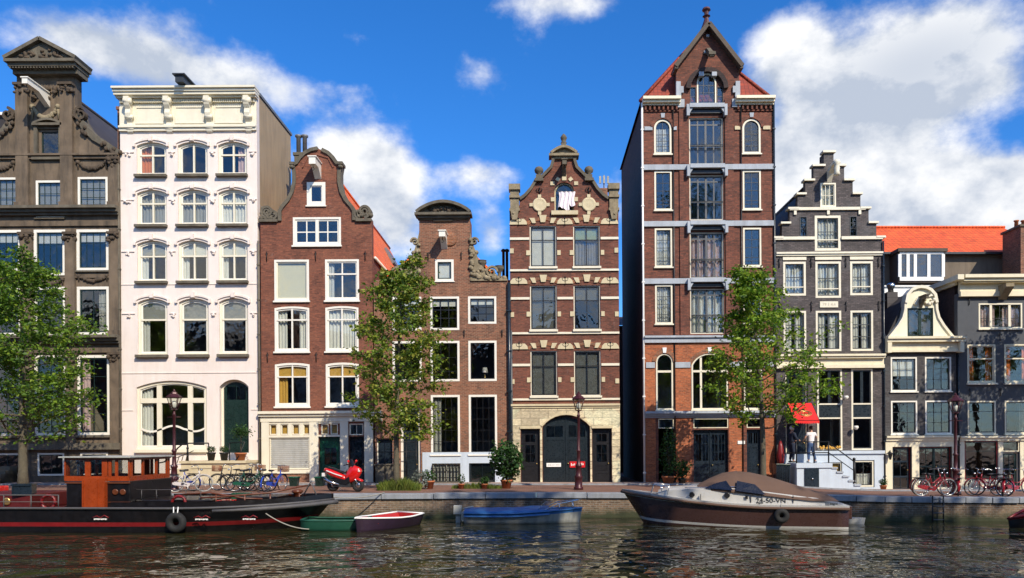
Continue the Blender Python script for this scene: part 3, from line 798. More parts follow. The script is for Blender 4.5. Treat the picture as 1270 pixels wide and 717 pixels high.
    rail = [(208, 598), (218, 590), (228, 586), (236, 576), (243, 560), (250, 553), (262, 552), (280, 552), (290, 550)]
    # the photo's rail: low newel left, up to the landing
    mb.tube([(X(a), y, Z(b)) for a, b in [(212, 574), (222, 572), (230, 566), (238, 556), (244, 551), (252, 550), (275, 550)]], .035, 6)
    mb.tube([(X(a), y, Z(b)) for a, b in [(300, 550), (318, 549), (311, 566), (305, 574)]], .03, 6)
    mb.tube([(X(250), y, Z(572)), (X(250), y, Z(550))], [.06, .035], 8); mb.blob((X(250), y, Z(556)), .07, 8, 5); mb.blob((X(250), y, Z(565)), .06, 8, 5)
    mb.tube([(X(275), y, Z(571)), (X(275), y, Z(550))], .03, 6); mb.tube([(X(300), y, Z(571)), (X(300), y, Z(550))], .03, 6)
    for i in range(4):
        a = 232 + i * 5; mb.tube([(X(a), y, Z(574)), (X(a + 3), y, Z(568 - i * 2)), (X(a + 10), y, Z(565 - i * 2))], .02, 5)
    h.part(mb, 'railing', M['iron'])

def bell(lx, rx, cx, ysh, pts):
    return pts

def house3():
    h = House('bell_gable_house', 'red-brown brick house with a curved bell gable over a cream shopfront', 325, 463.5, M['brick3'], .35)
    Wt = M['white']
    h.win(383, 226, 406, 255, cas=4.2, sash=1.3, sm=M['white'], nx=(), gl=M['glassb'], sill=(1.6, .08, Wt))
    h.win(365.5, 269.5, 425, 304.5, cas=2.6, sash=2, sm=Wt, mull=(.5,), mw=4, nx=(.2, .34, .7, .84)[1:1] or (.26, .74), ny=(.52,), bw=1.4, gl=M['glassb'], sill=(2, .1, Wt))
    h.win(342, 322, 385, 373, cas=2.6, sash=1.4, sm=M['cream2'], nx=(), tr=(), gl=M['glass'], blind=(.98, M['blindc']), sill=(2, .1, Wt))
    h.win(405, 322, 447, 373, cas=2.6, sash=1.6, sm=Wt, nx=(.5,), bw=1.6, ny=(), tr=(.34,), mw=1.8, gl=M['glassb'], cur=('left', M['curtain'], .2), sill=(2, .1, Wt))
    for x0, x1 in ((342, 385), (405, 446)):
        h.win(x0, 380, x1, 436, 2, cas=2.4, sash=1.8, sm=Wt, nx=(), mull=(.5,), mw=1.8, tr=(.28,), gl=M['glass'], cur=('sides', M['curtain'], .3) if x0 < 400 else ('full', M['curtain']), sill=(2, .1, Wt))
        h.win(x0, 450, x1, 504, 2, cas=2.6, sash=1.8, sm=Wt, nx=(), mull=(.5,), mw=1.6, tr=(.3,), gl=M['glass'], cur=('left', M['yellowcur'], .3) if x0 < 400 else None, blind=(.3, M['yellowcur']), sill=(2, .1, Wt))
    # shopfront
    for a in (335, 349, 363, 376.5): h.win(a, 526, a + 9, 539, cas=.8, sash=.4, sm=M['cream2'], cm=M['cream2'], nx=(), gl=M['glass'], blind=(.99, M['yellowcur']), name='transom_window')
    for a in (399, 410.5): h.win(a, 526, a + 9, 539, cas=.8, sash=.4, sm=M['cream2'], cm=M['cream2'], nx=(), gl=M['glass'], blind=(.99, M['yellowcur']), name='transom_window')
    h.win(434, 526, 451, 540, cas=.8, sash=.5, sm=M['cream2'], cm=M['cream2'], nx=(.5,), gl=M['glass'], name='transom_window')
    def slats(w, ix0, iy0, ix1, iy1, ys):
        mb = MB(); n = 15
        for i in range(n):
            z0 = Z(iy1) + (Z(iy0) - Z(iy1)) * i / n; z1 = Z(iy1) + (Z(iy0) - Z(iy1)) * (i + 1) / n
            mb.add([(X(ix0), ys + .01, z0), (X(ix1), ys + .01, z0), (X(ix1), ys - .02, z1 - .01), (X(ix0), ys - .02, z1 - .01), (X(ix1), ys + .012, z1), (X(ix0), ys + .012, z1)], [(0, 1, 2, 3), (3, 2, 4, 5)], False)
        h.part(mb, 'roller_shutter', M['dirtyshut'], w)
    h.win(335, 543, 384, 582, cas=1, cm=M['cream2'], sash=.4, sm=M['cream2'], nx=(), extra=slats, name='shop_window')
    h.door(396, 542, 422, 601, M['green'], panels=((.12, .88, .05, .36), (.12, .88, .84, .96)), glaz=((.2, .8, .42, .78),), cas=.6, cm=M['green'], rec=.12, gl=M['glassb'])
    h.door(433, 542, 452, 601, M['navy'], panels=((.12, .88, .05, .3),), glaz=((.2, .8, .36, .9),), cas=.6, cm=M['navy'], rec=.25, gl=M['glassd'])
    L_ = [(349.5, 274), (349.5, 262), (353, 256), (360, 248), (365, 238), (367.5, 226), (367.5, 214), (366, 205), (371, 202), (375, 196), (381, 190), (389, 186), (397, 184.5)]
    c = 395.5
    out = [(325, 602), (463.4, 602), (463.4, 275)] + [(2 * c - x if x > 340 else 463.4, y) for x, y in L_[:-1]][0:0]
    Rr = [(2 * c - x, y) for x, y in L_[::-1]][1:]
    out = [(325.1, 602), (463.4, 602), (463.4, 274)] + [(a + 0, b) for a, b in Rr[::-1]] + [(397, 184.5)] + L_[::-1][1:] + [(325.1, 274)]
    h.wall(out)
    for pts, s in ((L_, -1), (Rr, 1)):
        mb = MB(); p = XZ(pts); mb.band(p, .17, FY - .1, FY + .45)
        h.part(mb, 'gable_coping', M['oldstone'])
    for s in (-1, 1):
        mb = MB()
        cx = 395.5 + s * 59; a, b = sorted((395.5 + s * 48.5, 395.5 + s * (67.5 if s > 0 else 71.8)))
        h.bx(mb, a, 272, b, 275.5, .14, -.4); cx = (a + b) / 2
        scroll(mb, X(cx + s * 1), Z(263), .31, FY - .14, FY + .35, .13, 1.9, s, -PI / 2)
        scroll(mb, X(cx - s * 6), Z(266), .22, FY - .12, FY + .3, .1, 1.4, -s, -PI / 2)
        for _ in range(14): mb.blob((X(cx + h.rnd.uniform(-9, 9)), FY - .02, Z(h.rnd.uniform(258, 271))), (.12, .15, .12), 7, 4)
        h.part(mb, 'shoulder_scroll', M['oldstone'])
        mb = MB(); h.bx(mb, 395.5 + s * 30 - 3, 202, 395.5 + s * 30 + 3, 205.5, .2, -.45); mb.blob((X(395.5 + s * 30), FY - .1, Z(208)), (.14, .14, .1), 8, 5); h.part(mb, 'coping_knob', M['oldstone'])
    mb = MB(); mb.band(XZ([(378, 208), (384, 196), (397, 192), (410, 196), (416, 208)]), .07, FY - .05, FY + .02); h.part(mb, 'blind_arch', M['brick3'])
    h.hoist(397, 208, 1.0, M['white'], .32, .34)
    for x in (333, 393.5, 455):
        for y in (318, 443): h.anchor(x, y, 12)
    h.gable_roof(397, Z(190), Z(317), Z(317), 18.5, M['tileo'], FY + .36)
    h.body(18.5, Z(319), Z(319), M['brick5'], floors=(313, 376, 443, 516))
    mb = MB(); h.bx(mb, 463.5 - 8, 276, 463.4, 289, .0, -.3); 
    # gutter on the right eave, rooflight
    g = MB(); g.tube([(X(463.5) + .06, FY + .4, Z(318)), (X(463.5) + .06, FY + 18.4, Z(318))], .08, 8); h.part(g, 'gutter', M['white'])
    g = MB(); m0 = X(463.5)
    def rp(u, v): # u along depth, v up the slope from the eave 0..1
        zr, ze = Z(190), Z(317); xm = X(397)
        return (m0 + (xm - m0) * v, FY + u, ze + (zr - ze) * v)
    p = [rp(12.5, .5), rp(15, .5), rp(15, .7), rp(12.5, .7)]; q = [(a + .12, b, c_ + .1) for a, b, c_ in p]
    g.add(p + q, [(4, 5, 6, 7), (0, 1, 5, 4), (1, 2, 6, 5), (2, 3, 7, 6), (3, 0, 4, 7)], False)
    h.part(g, 'rooflight', M['lead'])
    # chimney pots on the left
    cx_ = -12.6; mb = MB(); mb.box(cx_ - .3, cx_ + .3, FY + 3.2, FY + 3.9, 13., 17.5); mb.box(cx_ - .36, cx_ + .36, FY + 3.15, FY + 3.95, 17.5, 17.65)
    h.part(mb, 'chimney', M['oldstone'])
    mb = MB()
    for dx in (-.17, .17): mb.lathe([(.12, 0), (.12, .95), (.19, 1.0), (.19, 1.08)], (cx_ + dx, FY + 3.55, 17.62), 10)
    h.part(mb, 'chimney_pot', M['lead'])
    # timber front
    h.cornice(322.5, 510, 475, 523, [(0, .25, .3), (.25, .5, .2), (.5, 1, .1)], M['cream2'], 'shop_cornice')
    mb = MB()
    for a, b, y0, y1 in ((325.2, 334.5, 523, 602), (384.5, 395.5, 523, 602), (422.5, 432.5, 523, 602), (452.5, 463.3, 523, 602)): h.bx(mb, a, y0, b, y1, .08, -.02)
    h.bx(mb, 334.5, 523, 384.5, 525.5, .05, -.02); h.bx(mb, 334.5, 539.5, 384.5, 542.5, .07, -.02); h.bx(mb, 334.5, 582.5, 384.5, 587, .09, -.02)
    h.bx(mb, 395.5, 523, 422.5, 525.5, .05, -.02); h.bx(mb, 395.5, 539.5, 422.5, 541.8, .07, -.02)
    for x in (344.2, 358.2, 372.2, 386): h.bx(mb, x, 525.5, x + 4.5 if x < 380 else 384.4, 539.5, .04, -.02) if x < 380 else None
    h.part(mb, 'shopfront_timber', M['cream2'])
    h.band(334.6, 587, 384.4, 601, .03, M['brick4'], 'brick_stall_riser')

def house4():
    h = House('neck_gable_house', 'dark brick neck-gable house with a curved stone pediment and sandstone scrolls', 465, 631.5, M['brick4'], .32)
    G = dict(cas=2.6, sm=M['black'])
    h.win(541.5, 322, 564.5, 349, cas=3, sash=1.6, sm=M['darkgreen'], nx=(), blind=(.98, M['curtain']), gl=M['glass'], sill=(1, .06, M['white']))
    cols = [(488, 524), (535, 571), (582, 617)]
    for i, (a, b) in enumerate(cols):
        h.win(a, 368, b, 409.5 if i < 2 else 402, nx=(.33, .66)[:0] or (.2, .4, .6, .8)[0:0] or (.33, .66), ny=(.38, .66), blind=(.24, M['curtain']), gl=M['glass'], bw=.9, **G)
        h.win(a, 423, b, 473, nx=() if i == 2 else (.33, .66), ny=() if i == 2 else (.4, .78), gl=M['glassd'], **G)
    for i, (a, b) in enumerate(cols[1:]):
        h.win(a, 490, b, 564, nx=(.25, .5, .75), ny=(.2, .4, .6, .8), bw=.5, gl=M['glassd'], cur=('left', M['curtain'], .32) if i == 0 else None, sill=(1.6, .1, M['white']), **G)
    h.door(497, 505, 522, 601, M['slate_paint'], glaz=((.15, .85, .72, .95),), panels=((.12, .88, .05, .3), (.12, .88, .36, .66)), cas=3, cm=M['white'], rec=.12)
    h.door(467, 543, 487, 601, M['navy'], panels=((.12, .88, .05, .35), (.12, .88, .42, .8)), cas=1.2, rec=.2)
    # basement openings
    h.win(536, 575, 571, 601, cas=.6, cm=M['oldstone'], sash=.8, sm=M['white'], nx=(.5,), gl=M['glassd'], blind=(.9, M['curtain']), name='basement_window')
    h.win(582, 573, 614, 600, cas=1.5, cm=M['slate_paint'], sash=1, sm=M['slate_paint'], nx=(.5,), gl=M['glassd'], blind=(.98, M['slate_paint']), name='basement_hatch')
    c = 553.
    Lr = [(631.4, 347), (627, 345), (615, 342), (604, 336), (597, 326), (592, 313), (588, 300), (585.5, 290)]
    out = [(465.1, 602), (631.4, 602)] + [(585, 347)][0:0] + [(631.4, 347), (585, 347), (585, 268), (522, 268), (522, 347), (465.1, 347)]
    h.wall(out)
    # stone scroll wings
    for s in (1, -1):
        pts = [(585, 347.2)] + [(626 if x > 626 else x, y) for x, y in Lr[1:]] + [(585, 287)]
        pts = [(585, 346.8), (626, 346.8)] + [(x, y) for x, y in Lr[1:]] + [(585, 288)]
        if s < 0: pts = [(2 * 553.5 - x, y) for x, y in pts]
        mb = MB(); mb.prism(XZ(pts), FY - .03, FY + .28)
        for i in range(30):
            t = h.rnd.random(); k = Lr[1:][int(t * (len(Lr) - 1.01))]
            x = 585 + (k[0] - 585) * h.rnd.uniform(.2, 1.0); y = k[1] + h.rnd.uniform(0, 1) * (346 - k[1])
            x = x if s > 0 else 1107 - x
            mb.blob((X(x), FY - .06, Z(y)), (h.rnd.uniform(.07, .14), .1, h.rnd.uniform(.07, .14)), 7, 4)
        for k in range(len(Lr) - 2):
            x, y = Lr[k + 1]; x = x if s > 0 else 1107 - x
            mb.blob((X(x), FY + .08, Z(y)), (.14, .16, .12), 8, 5); 
        scroll(mb, X(553.5 + s * 58), Z(338), .3, FY - .12, FY + .1, .1, 1.6, s, 0)
        scroll(mb, X(553.5 + s * 37), Z(300), .2, FY - .12, FY + .1, .08, 1.4, s, 0)
        h.part(mb, 'gable_scroll', M['ornstone'])
        mb = MB(); h.bx(mb, min(553.5 + s * 31.8, 553.5 + s * 77.5), 346.5, max(553.5 + s * 31.8, 553.5 + s * 77.5), 349, .08, -.3); h.part(mb, 'scroll_base', M['ornstone'])
    for px in (599.5, 621):
        mb = MB(); mb.lathe([(.16, 0), (.16, .08), (.08, .12), (.1, .3), (.2, .42), (.24, .5), (.2, .58), (.24, .6)], (X(px), FY + .1, Z(338 if px < 610 else 345)), 10)
        h.part(mb, 'stone_urn', M['oldstone'])
    # pediment
    mb = MB(); zb = Z(269); 
    arc = [(552.5 - 33 + 66 * i / 14, 264.5 - 12.5 * math.sin(PI * i / 14) ** .8) for i in range(15)]
    mb.prism(XZ([(519.5, 268), (585.5, 268)] + arc[::-1]), FY - .02, FY + .3)
    mb.band(XZ([(a, b - 0) for a, b in arc]), .14, FY - .35, FY + .4); h.bx(mb, 517.5, 265.5, 587.5, 268.5, .35, -.4); h.bx(mb, 520, 268.5, 585, 271.5, .2, -.3); h.bx(mb, 522.5, 271.5, 582.5, 273, .08, -.2)
    h.part(mb, 'pediment', M['oldstone'])
    mb = MB(); h.lumps(mb, 533, 257, 572, 263, 24, (.05, .1), .08); mb.mat(0); h.bx(mb, 540, 272.5, 564, 275, .1)
    h.part(mb, 'carved_relief', M['stone1d'])
    h.hoist(553, 296, .9, M['white'], .3, .26)
    mb = MB(); mb.lathe([(.34, 0), (.36, .03), (.3, .06), (.14, .08)], (0, 0, 0), 18)
    mb.v = [(X(560) + a, FY - c_, Z(297) + b) for a, b, c_ in mb.v]; h.part(mb, 'round_plaque', M['brick4r'])
    for x in (533, 574): h.anchor(x, 318, 10)
    for x in (529, 577, 624): h.anchor(x, 414, 9)
    h.gable_roof(553, Z(272) - .3, Z(352), Z(352), 9, M['tileo'], FY + .34)
    h.body(9, Z(353), Z(353), M['brick5'], floors=(357, 415, 481, 568))
    neck = MB(); neck.box(X(522) + .01, X(585) - .01, FY + .32, FY + 1.2, Z(349), Z(271)); h.part(neck, 'neck_wall', M['brick4'])
    mb = MB()
    h.bx(mb, 524.2, 561, 631.3, 574.8, .04); 
    for a, b in ((524.2, 535.8), (571.2, 581.8), (614.2, 631.3)): h.bx(mb, a, 574.8, b, 602, .04)
    h.part(mb, 'plinth', M['bluewhite'])
    # chimney pipes
    mb = MB(); mb.box(X(628) - .3, X(628) + .25, FY + .9, FY + 1.6, Z(352), Z(343)); h.part(mb, 'chimney', M['brick4'])
    for px in (625, 629.5):
        mb = MB(); mb.lathe([(.07, 0), (.07, 1.5), (.12, 1.52), (.12, 1.6), (.06, 1.65)], (X(px), FY + 1.2, Z(343)), 10); h.part(mb, 'flue_pipe', M['iron'])
    h.pipe(632.8, 352, 600, M['navy'], .09, .1)
    # fence in front of the basement window
    mb = MB()
    for i in range(9): x = X(537 + 4.1 * i); mb.prism([(x - .025, Z(600)), (x + .025, Z(600)), (x + .025, Z(577)), (x, Z(575)), (x - .025, Z(577))], FY - .14, FY - .1)
    mb.box(X(535), X(571), FY - .1, FY - .06, Z(581), Z(580)); mb.box(X(535), X(571), FY - .1, FY - .06, Z(593), Z(592))
    h.part(mb, 'basement_fence', M['iron'])
    mb = MB(); h.bx(mb, 470, 576, 496, 602, 0.9, .05); mb.box(X(469), X(497), FY - .95, FY - .05, Z(576), Z(574.5)); h.part(mb, 'stone_step', M['oldstone'])
    mb = MB(); mb.box(X(538), X(576), FY - .85, FY - .15, -.3, .09); h.part(mb, 'stone_step', M['oldstone'])
    mb = MB(); y = FY - .9
    for zz in (548, 560): mb.tube([(X(470), y, Z(zz)), (X(520), y, Z(zz))], .02, 5)
    for x in (470, 482, 496, 508, 520): mb.tube([(X(x), y, 0), (X(x), y, Z(547))], .02, 5)
    h.part(mb, 'railing', M['iron'])

def house5():
    h = House('banded_gable_house', 'dark red brick house with cream stone bands and laundry in its attic window', 634, 769.5, M['brick5'], .3)
    S = M['sand']
    cols = [(659, 692), (713, 746)]
    for r, (y0, y1) in enumerate([(280, 331), (354, 409), (435, 491)]):
        for c, (a, b) in enumerate(cols):
            kw = {}
            if r == 0 and c == 0: kw = dict(blind=(.99, M['curtain']))
            if r == 0 and c == 1: kw = dict(blind=(.33, M['greenblind']), cur=('half', M['greyblue'], .6))
            if r == 1: kw = dict(blind=(.99 if c == 0 else .32, M['reflgrey']))  # grey sheet behind the glass stands in for its flat reflection
            if r == 2: kw = dict(blind=(.99, M['reflgrey']))  # same painted reflection over the whole pane
            h.win(a, y0, b, y1, cas=1.1, cm=M['cream2'], sash=1.6, sm=M['black'], nx=(.5,), bw=1.1, tr=(), ny=(.33,), gl=M['glassb'], sill=(2.6, .16, M['cream2']), rec=.05, **kw)
            # segmental brick arch with stone blocks
            yb = y0
            mb = MB(); m = (a + b) / 2
            for dx, w0, w1 in ((-11, 2.2, 3.2), (0, 2.8, 4.6), (11, 2.2, 3.2)):
                t = dx / 30.; top = yb - 13 + abs(dx) * .32; bot = yb - 4.2 + abs(dx) * .1
                mb.prism([(X(m + dx - w0 + t * 0), Z(bot)), (X(m + dx + w0), Z(bot)), (X(m + dx + w1 + t * 7), Z(top)), (X(m + dx - w1 + t * 7), Z(top))], FY - .07, FY + .05)
            h.part(mb, 'arch_stones', S)
            mb = MB(); mb.band(opening(a - 3, yb - 9, b + 3, y1, 6)[2:], .17, FY - .03, FY + .03); h.part(mb, 'relieving_arch', M['brick4r'])
            for q in (a - 4.5, b): h.band(q - (0 if q < a else -1), (y0 + y1) / 2 + 5, q + 5.2, (y0 + y1) / 2 + 11, .04, S, 'stone_block')
    for r, y in enumerate((294.5, 368.5, 451)):
        h.band(0, y, 0, y + 3, .06, M['cream2'], segs=[(634.3, 658.5), (692.8, 712.5), (746.8, 769)])
    for y in (332.5, 410.5, 492.5): h.band(634.3, y + 1.5, 769.2, y + 4, .08, M['cream2'])
    for y in (275.5, 349, 430):
        for m, w in ((645, 11), (702.5, 10), (758, 11)):
            mb = MB(); mb.prism(XZ([(m - w, y + 3), (m + w, y + 3), (m + w - 1, y - 1), (m + w - 4, y - 4), (m - w + 4, y - 4), (m - w + 1, y - 1)]), FY - .06, FY + .05)
            h.part(mb, 'springer_stone', S)
        for m in (645, 702.5, 758): h.anchor(m, y, 9, True)
    for y in (308, 387, 470):
        for x in (634.4, 764): h.band(x, y, x + 4.6, y + 6, .045, S, 'stone_block')
    # attic window with laundry
    def laundry(w, ix0, iy0, ix1, iy1, ys): pass
    h.win(690, 226, 714.5, 262, 10, cas=1.6, cm=M['sand'], sash=.9, sm=M['darkgreen'], nx=(), gl=M['glassd'], rec=.14)
    mb = MB(); h.bx(mb, 686, 262, 719, 267, .14); 
    for a, b, y0, y1 in ((685, 690, 225.5, 230), (714.5, 719.5, 225.5, 230), (685.5, 690, 245, 250), (714.5, 719, 245, 250), (699.5, 705, 217, 224)): h.bx(mb, a, y0, b, y1, .05)
    mb.prism(XZ([(691, 223), (695, 225.5), (697.5, 222.5), (694, 219.5)]), FY - .05, FY + .05); mb.prism(XZ([(1404.5 - 691, 223), (1404.5 - 694, 219.5), (1404.5 - 697.5, 222.5), (1404.5 - 695, 225.5)]), FY - .05, FY + .05)
    h.part(mb, 'window_stones', S)
    for px in (671.5, 732.5):
        mb = MB(); mb.lathe([(.34, 0), (.36, .04), (.3, .07), (.26, .05), (.12, .07)], (0, 0, 0), 18)
        mb.v = [(X(px) + a, FY - c_, Z(254) + b) for a, b, c_ in mb.v]
        for a in range(4):
            q = a * PI / 2; mb.box(X(px) + .42 * math.cos(q) - .08, X(px) + .42 * math.cos(q) + .08, FY - .06, FY + .03, Z(254) + .42 * math.sin(q) - .08, Z(254) + .42 * math.sin(q) + .08)
        h.part(mb, 'round_plaque', S); h.anchor(px, 238, 8, True)
    # base
    h.door(673.5, 515.5, 731.5, 600, M['slate_paint'], panels=((.1, .9, .04, .3), (.1, .9, .36, .66)), glaz=((.12, .86, .7, .9),), rise=14, cas=1.4, cm=M['black'], rec=.12, leaves=2, gl=M['glassb'])
    for a, b in ((646.5, 669.5), (735, 758.5)):
        h.door(a, 532, b, 600, M['black'], panels=((.14, .86, .05, .2), (.14, .86, .24, .34)), glaz=((.2, .8, .4, .72), (.2, .8, .78, .92)), cas=1.2, cm=M['black'], rec=.12, gl=M['glassb'])
    c = 702.
    half = [(769.2, 602), (769.2, 262), (758, 260), (757, 247), (750, 242), (743, 234), (737, 224), (731, 221), (724, 214), (718, 208), (715.5, 200), (715.5, 190)]
    out = half + [(704, 182), (700, 182)] + [(2 * c - x if x < 765 else 634.2, y) for x, y in half[::-1]]
    h.wall(out)
    for s in (1, -1):
        p = [(757, 247), (750, 242), (743, 234), (737, 224), (731, 221), (724, 214), (718, 208), (715.5, 200), (715.5, 194)]
        if s < 0: p = [(2 * c - a, b) for a, b in p]
        mb = MB(); mb.band(XZ(p), .14, FY - .14, FY + .36); h.part(mb, 'gable_coping', M['oldstone'])
        mb = MB(); m = c + s * 31; h.bx(mb, m - 5.5, 222, m + 5.5, 225.5, .2, -.35); mb.box(X(m - 4), X(m + 4), FY - .1, FY + .3, Z(222), Z(217))
        mb.lathe([(.1, 0), (.07, .06), (.2, .16), (.23, .28), (.17, .4), (.05, .46)], (X(m), FY + .1, Z(217)), 12); h.part(mb, 'ball_finial', M['oldstone'])
        mb = MB(); m = c + s * 61.5
        for a, b, y0, y1, o in ((-5.5, 5.5, 236, 262, .1), (-7, 7, 229, 236, .2), (-6.5, 6.5, 243, 246, .18), (-6.5, 6.5, 259, 262, .16)): h.bx(mb, m + a, y0, m + b, y1, o, -.35)
        h.part(mb, 'corner_pier', M['ornstone'])
        mb = MB(); mb.prism(XZ([(m - 5, 262), (m - 3, 273), (m + 3, 273), (m + 5, 262)]), FY - .16, FY + .02); h.lumps(mb, m - 3, 263, m + 3, 272, 5, (.05, .09), .18); h.part(mb, 'corbel', M['ornstone'])
    # crown pediment and finial
    mb = MB()
    arc = [(702 - 16 + 32 * i / 12, 191 - 7.5 * math.sin(PI * i / 12)) for i in range(13)]
    mb.prism(XZ([(686, 193), (718, 193)] + arc[::-1]), FY - .06, FY + .35); mb.band(XZ(arc), .12, FY - .25, FY + .45)
    h.bx(mb, 683.5, 192, 720.5, 195, .25, -.4); h.bx(mb, 687, 195, 717, 198, .12, -.35)
    h.part(mb, 'crown_pediment', M['ornstone'])
    mb = MB(); mb.box(X(699), X(705), FY - .12, FY + .25, Z(186), Z(178)); mb.lathe([(.1, 0), (.16, .04), (.1, .1), (.13, .2), (.17, .3), (.1, .42), (.02, .5)], (X(702), FY + .05, Z(178)), 12); h.part(mb, 'finial', M['oldstone'])
    h.hoist(702, 208, .8, M['oldstone'], .2, .22)
    # parapet chimney with antenna
    mb = MB(); mb.box(X(752) - .2, X(752) + .25, FY + .9, FY + 1.4, Z(262), Z(226)); h.part(mb, 'chimney', M['brick4'])
    mb = MB(); x = X(754); y = FY + 1.1; mb.tube([(x, y, Z(226)), (x, y, Z(208))], .03, 6)
    for dx in (-.2, 0, .2): mb.box(x + dx - .05, x + dx + .05, y - .1, y - .04, Z(219), Z(210))
    h.part(mb, 'antenna', M['dirtywhite'])
    ld = thing('laundry', 'white and pink laundry hanging in the attic window of the banded gable house', 'laundry', (X(702.5), FY, Z(238)))
    for k, (a, b, z) in enumerate(((693, 700, 258), (699.5, 706.5, 261), (706, 713, 256))):
        mb = MB(); n = 10; vs = []
        for j in range(7):
            for i in range(n + 1):
                t = i / n; v = j / 6; vs.append((X(a + (b - a) * t) + .03 * math.sin(v * 5 + k), FY - .03 - .05 * v + .035 * math.sin(t * 9 + k * 2 + v * 2), Z(238 + (z - 238) * v) + .04 * math.sin(t * 6 + k) * v))
        f = [(j * (n + 1) + i, j * (n + 1) + i + 1, (j + 1) * (n + 1) + i + 1, (j + 1) * (n + 1) + i) for j in range(6) for i in range(n)]
        mb.add(vs, f, True); mb.add([(p[0], p[1] + .012, p[2]) for p in vs], [q[::-1] for q in f], True); mb.build('cloth', M['whitecloth'], ld)
    mb = MB(); mb.tube([(X(691), FY - .02, Z(238)), (X(713.5), FY - .02, Z(238))], .012, 5); mb.build('line', M['rope'], ld)
    h.gable_roof(702, Z(206), Z(262), Z(262), 9, M['slate'], FY + .32)
    h.body(9, Z(264), Z(264), M['brick5'], floors=(272, 345, 424, 500))
    # sandstone ground floor
    mb = MB()
    h.cornice(634.3, 501, 769.2, 506, [(0, .5, .16), (.5, 1, .1)], M['sand'], 'string_course')
    for a, b in ((634.3, 645.8), (670.2, 672.8), (732.2, 734.3), (759.2, 769.2)): h.bx(mb, a, 531, b, 602, .05)
    hole = opening(673, 515, 732, 602, 14.3)
    z0, z1 = Z(531), Z(506)
    up = [p for p in hole if p[1] >= z0]
    arch_l = [p for p in up]
    poly = [(X(634.3), z0), (X(673), z0)] + arch_l[::-1] + [(X(732), z0), (X(769.2), z0), (X(769.2), z1), (X(634.3), z1)]
    mb.prism(poly, FY - .05, FY + .02)
    h.part(mb, 'stone_base', M['sandwall'])
    mb = MB(); mb.band(opening(672, 513.5, 733, 602, 15)[2:], .08, FY - .1, FY); h.part(mb, 'door_arch', M['sand'])
    for a, b in ((645, 671), (734, 760)): h.band(a, 528.5, b, 531.5, .1, M['sand'], 'door_lintel')
    # signs on the big doors
    mb = MB(); mb.box(X(678), X(696), FY + .095, FY + .12, Z(579), Z(574.2)); o = h.part(mb, 'door_sign', M['whitepl']); o['label'] = 'white notice on the double door'
    mb = MB()
    for q, w in ((680, .9), (681.4, .7), (682.8, 1.), (685, .5), (686.2, .6), (688, .4), (690, .6), (691.4, .5), (693, .8)): mb.box(X(q), X(q + w), FY + .088, FY + .096, Z(577.1), Z(576.1))
    h.part(mb, 'lettering', M['textf2'], o)
    mb = MB(); mb.box(X(707), X(726), FY + .095, FY + .12, Z(580), Z(572.5)); o = h.part(mb, 'door_sign', M['redpl']); o['label'] = 'red notice on the double door'
    mb = MB()
    for q, w, t, u in ((708.5, .8, 574.5, 578), (709.8, .6, 576, 577.5), (710.9, .8, 575.5, 577.6), (712.4, .9, 575, 577.2), (720, 1., 575, 577.6), (721.5, .7, 574.2, 577.4), (722.8, 1.1, 575, 577)): mb.box(X(q), X(q + w), FY + .088, FY + .096, Z(u), Z(t))
    h.part(mb, 'lettering', M['whitepl'], o)
    h.pipe(635.5, 410, 600, M['steelgrey'], .045, .1)

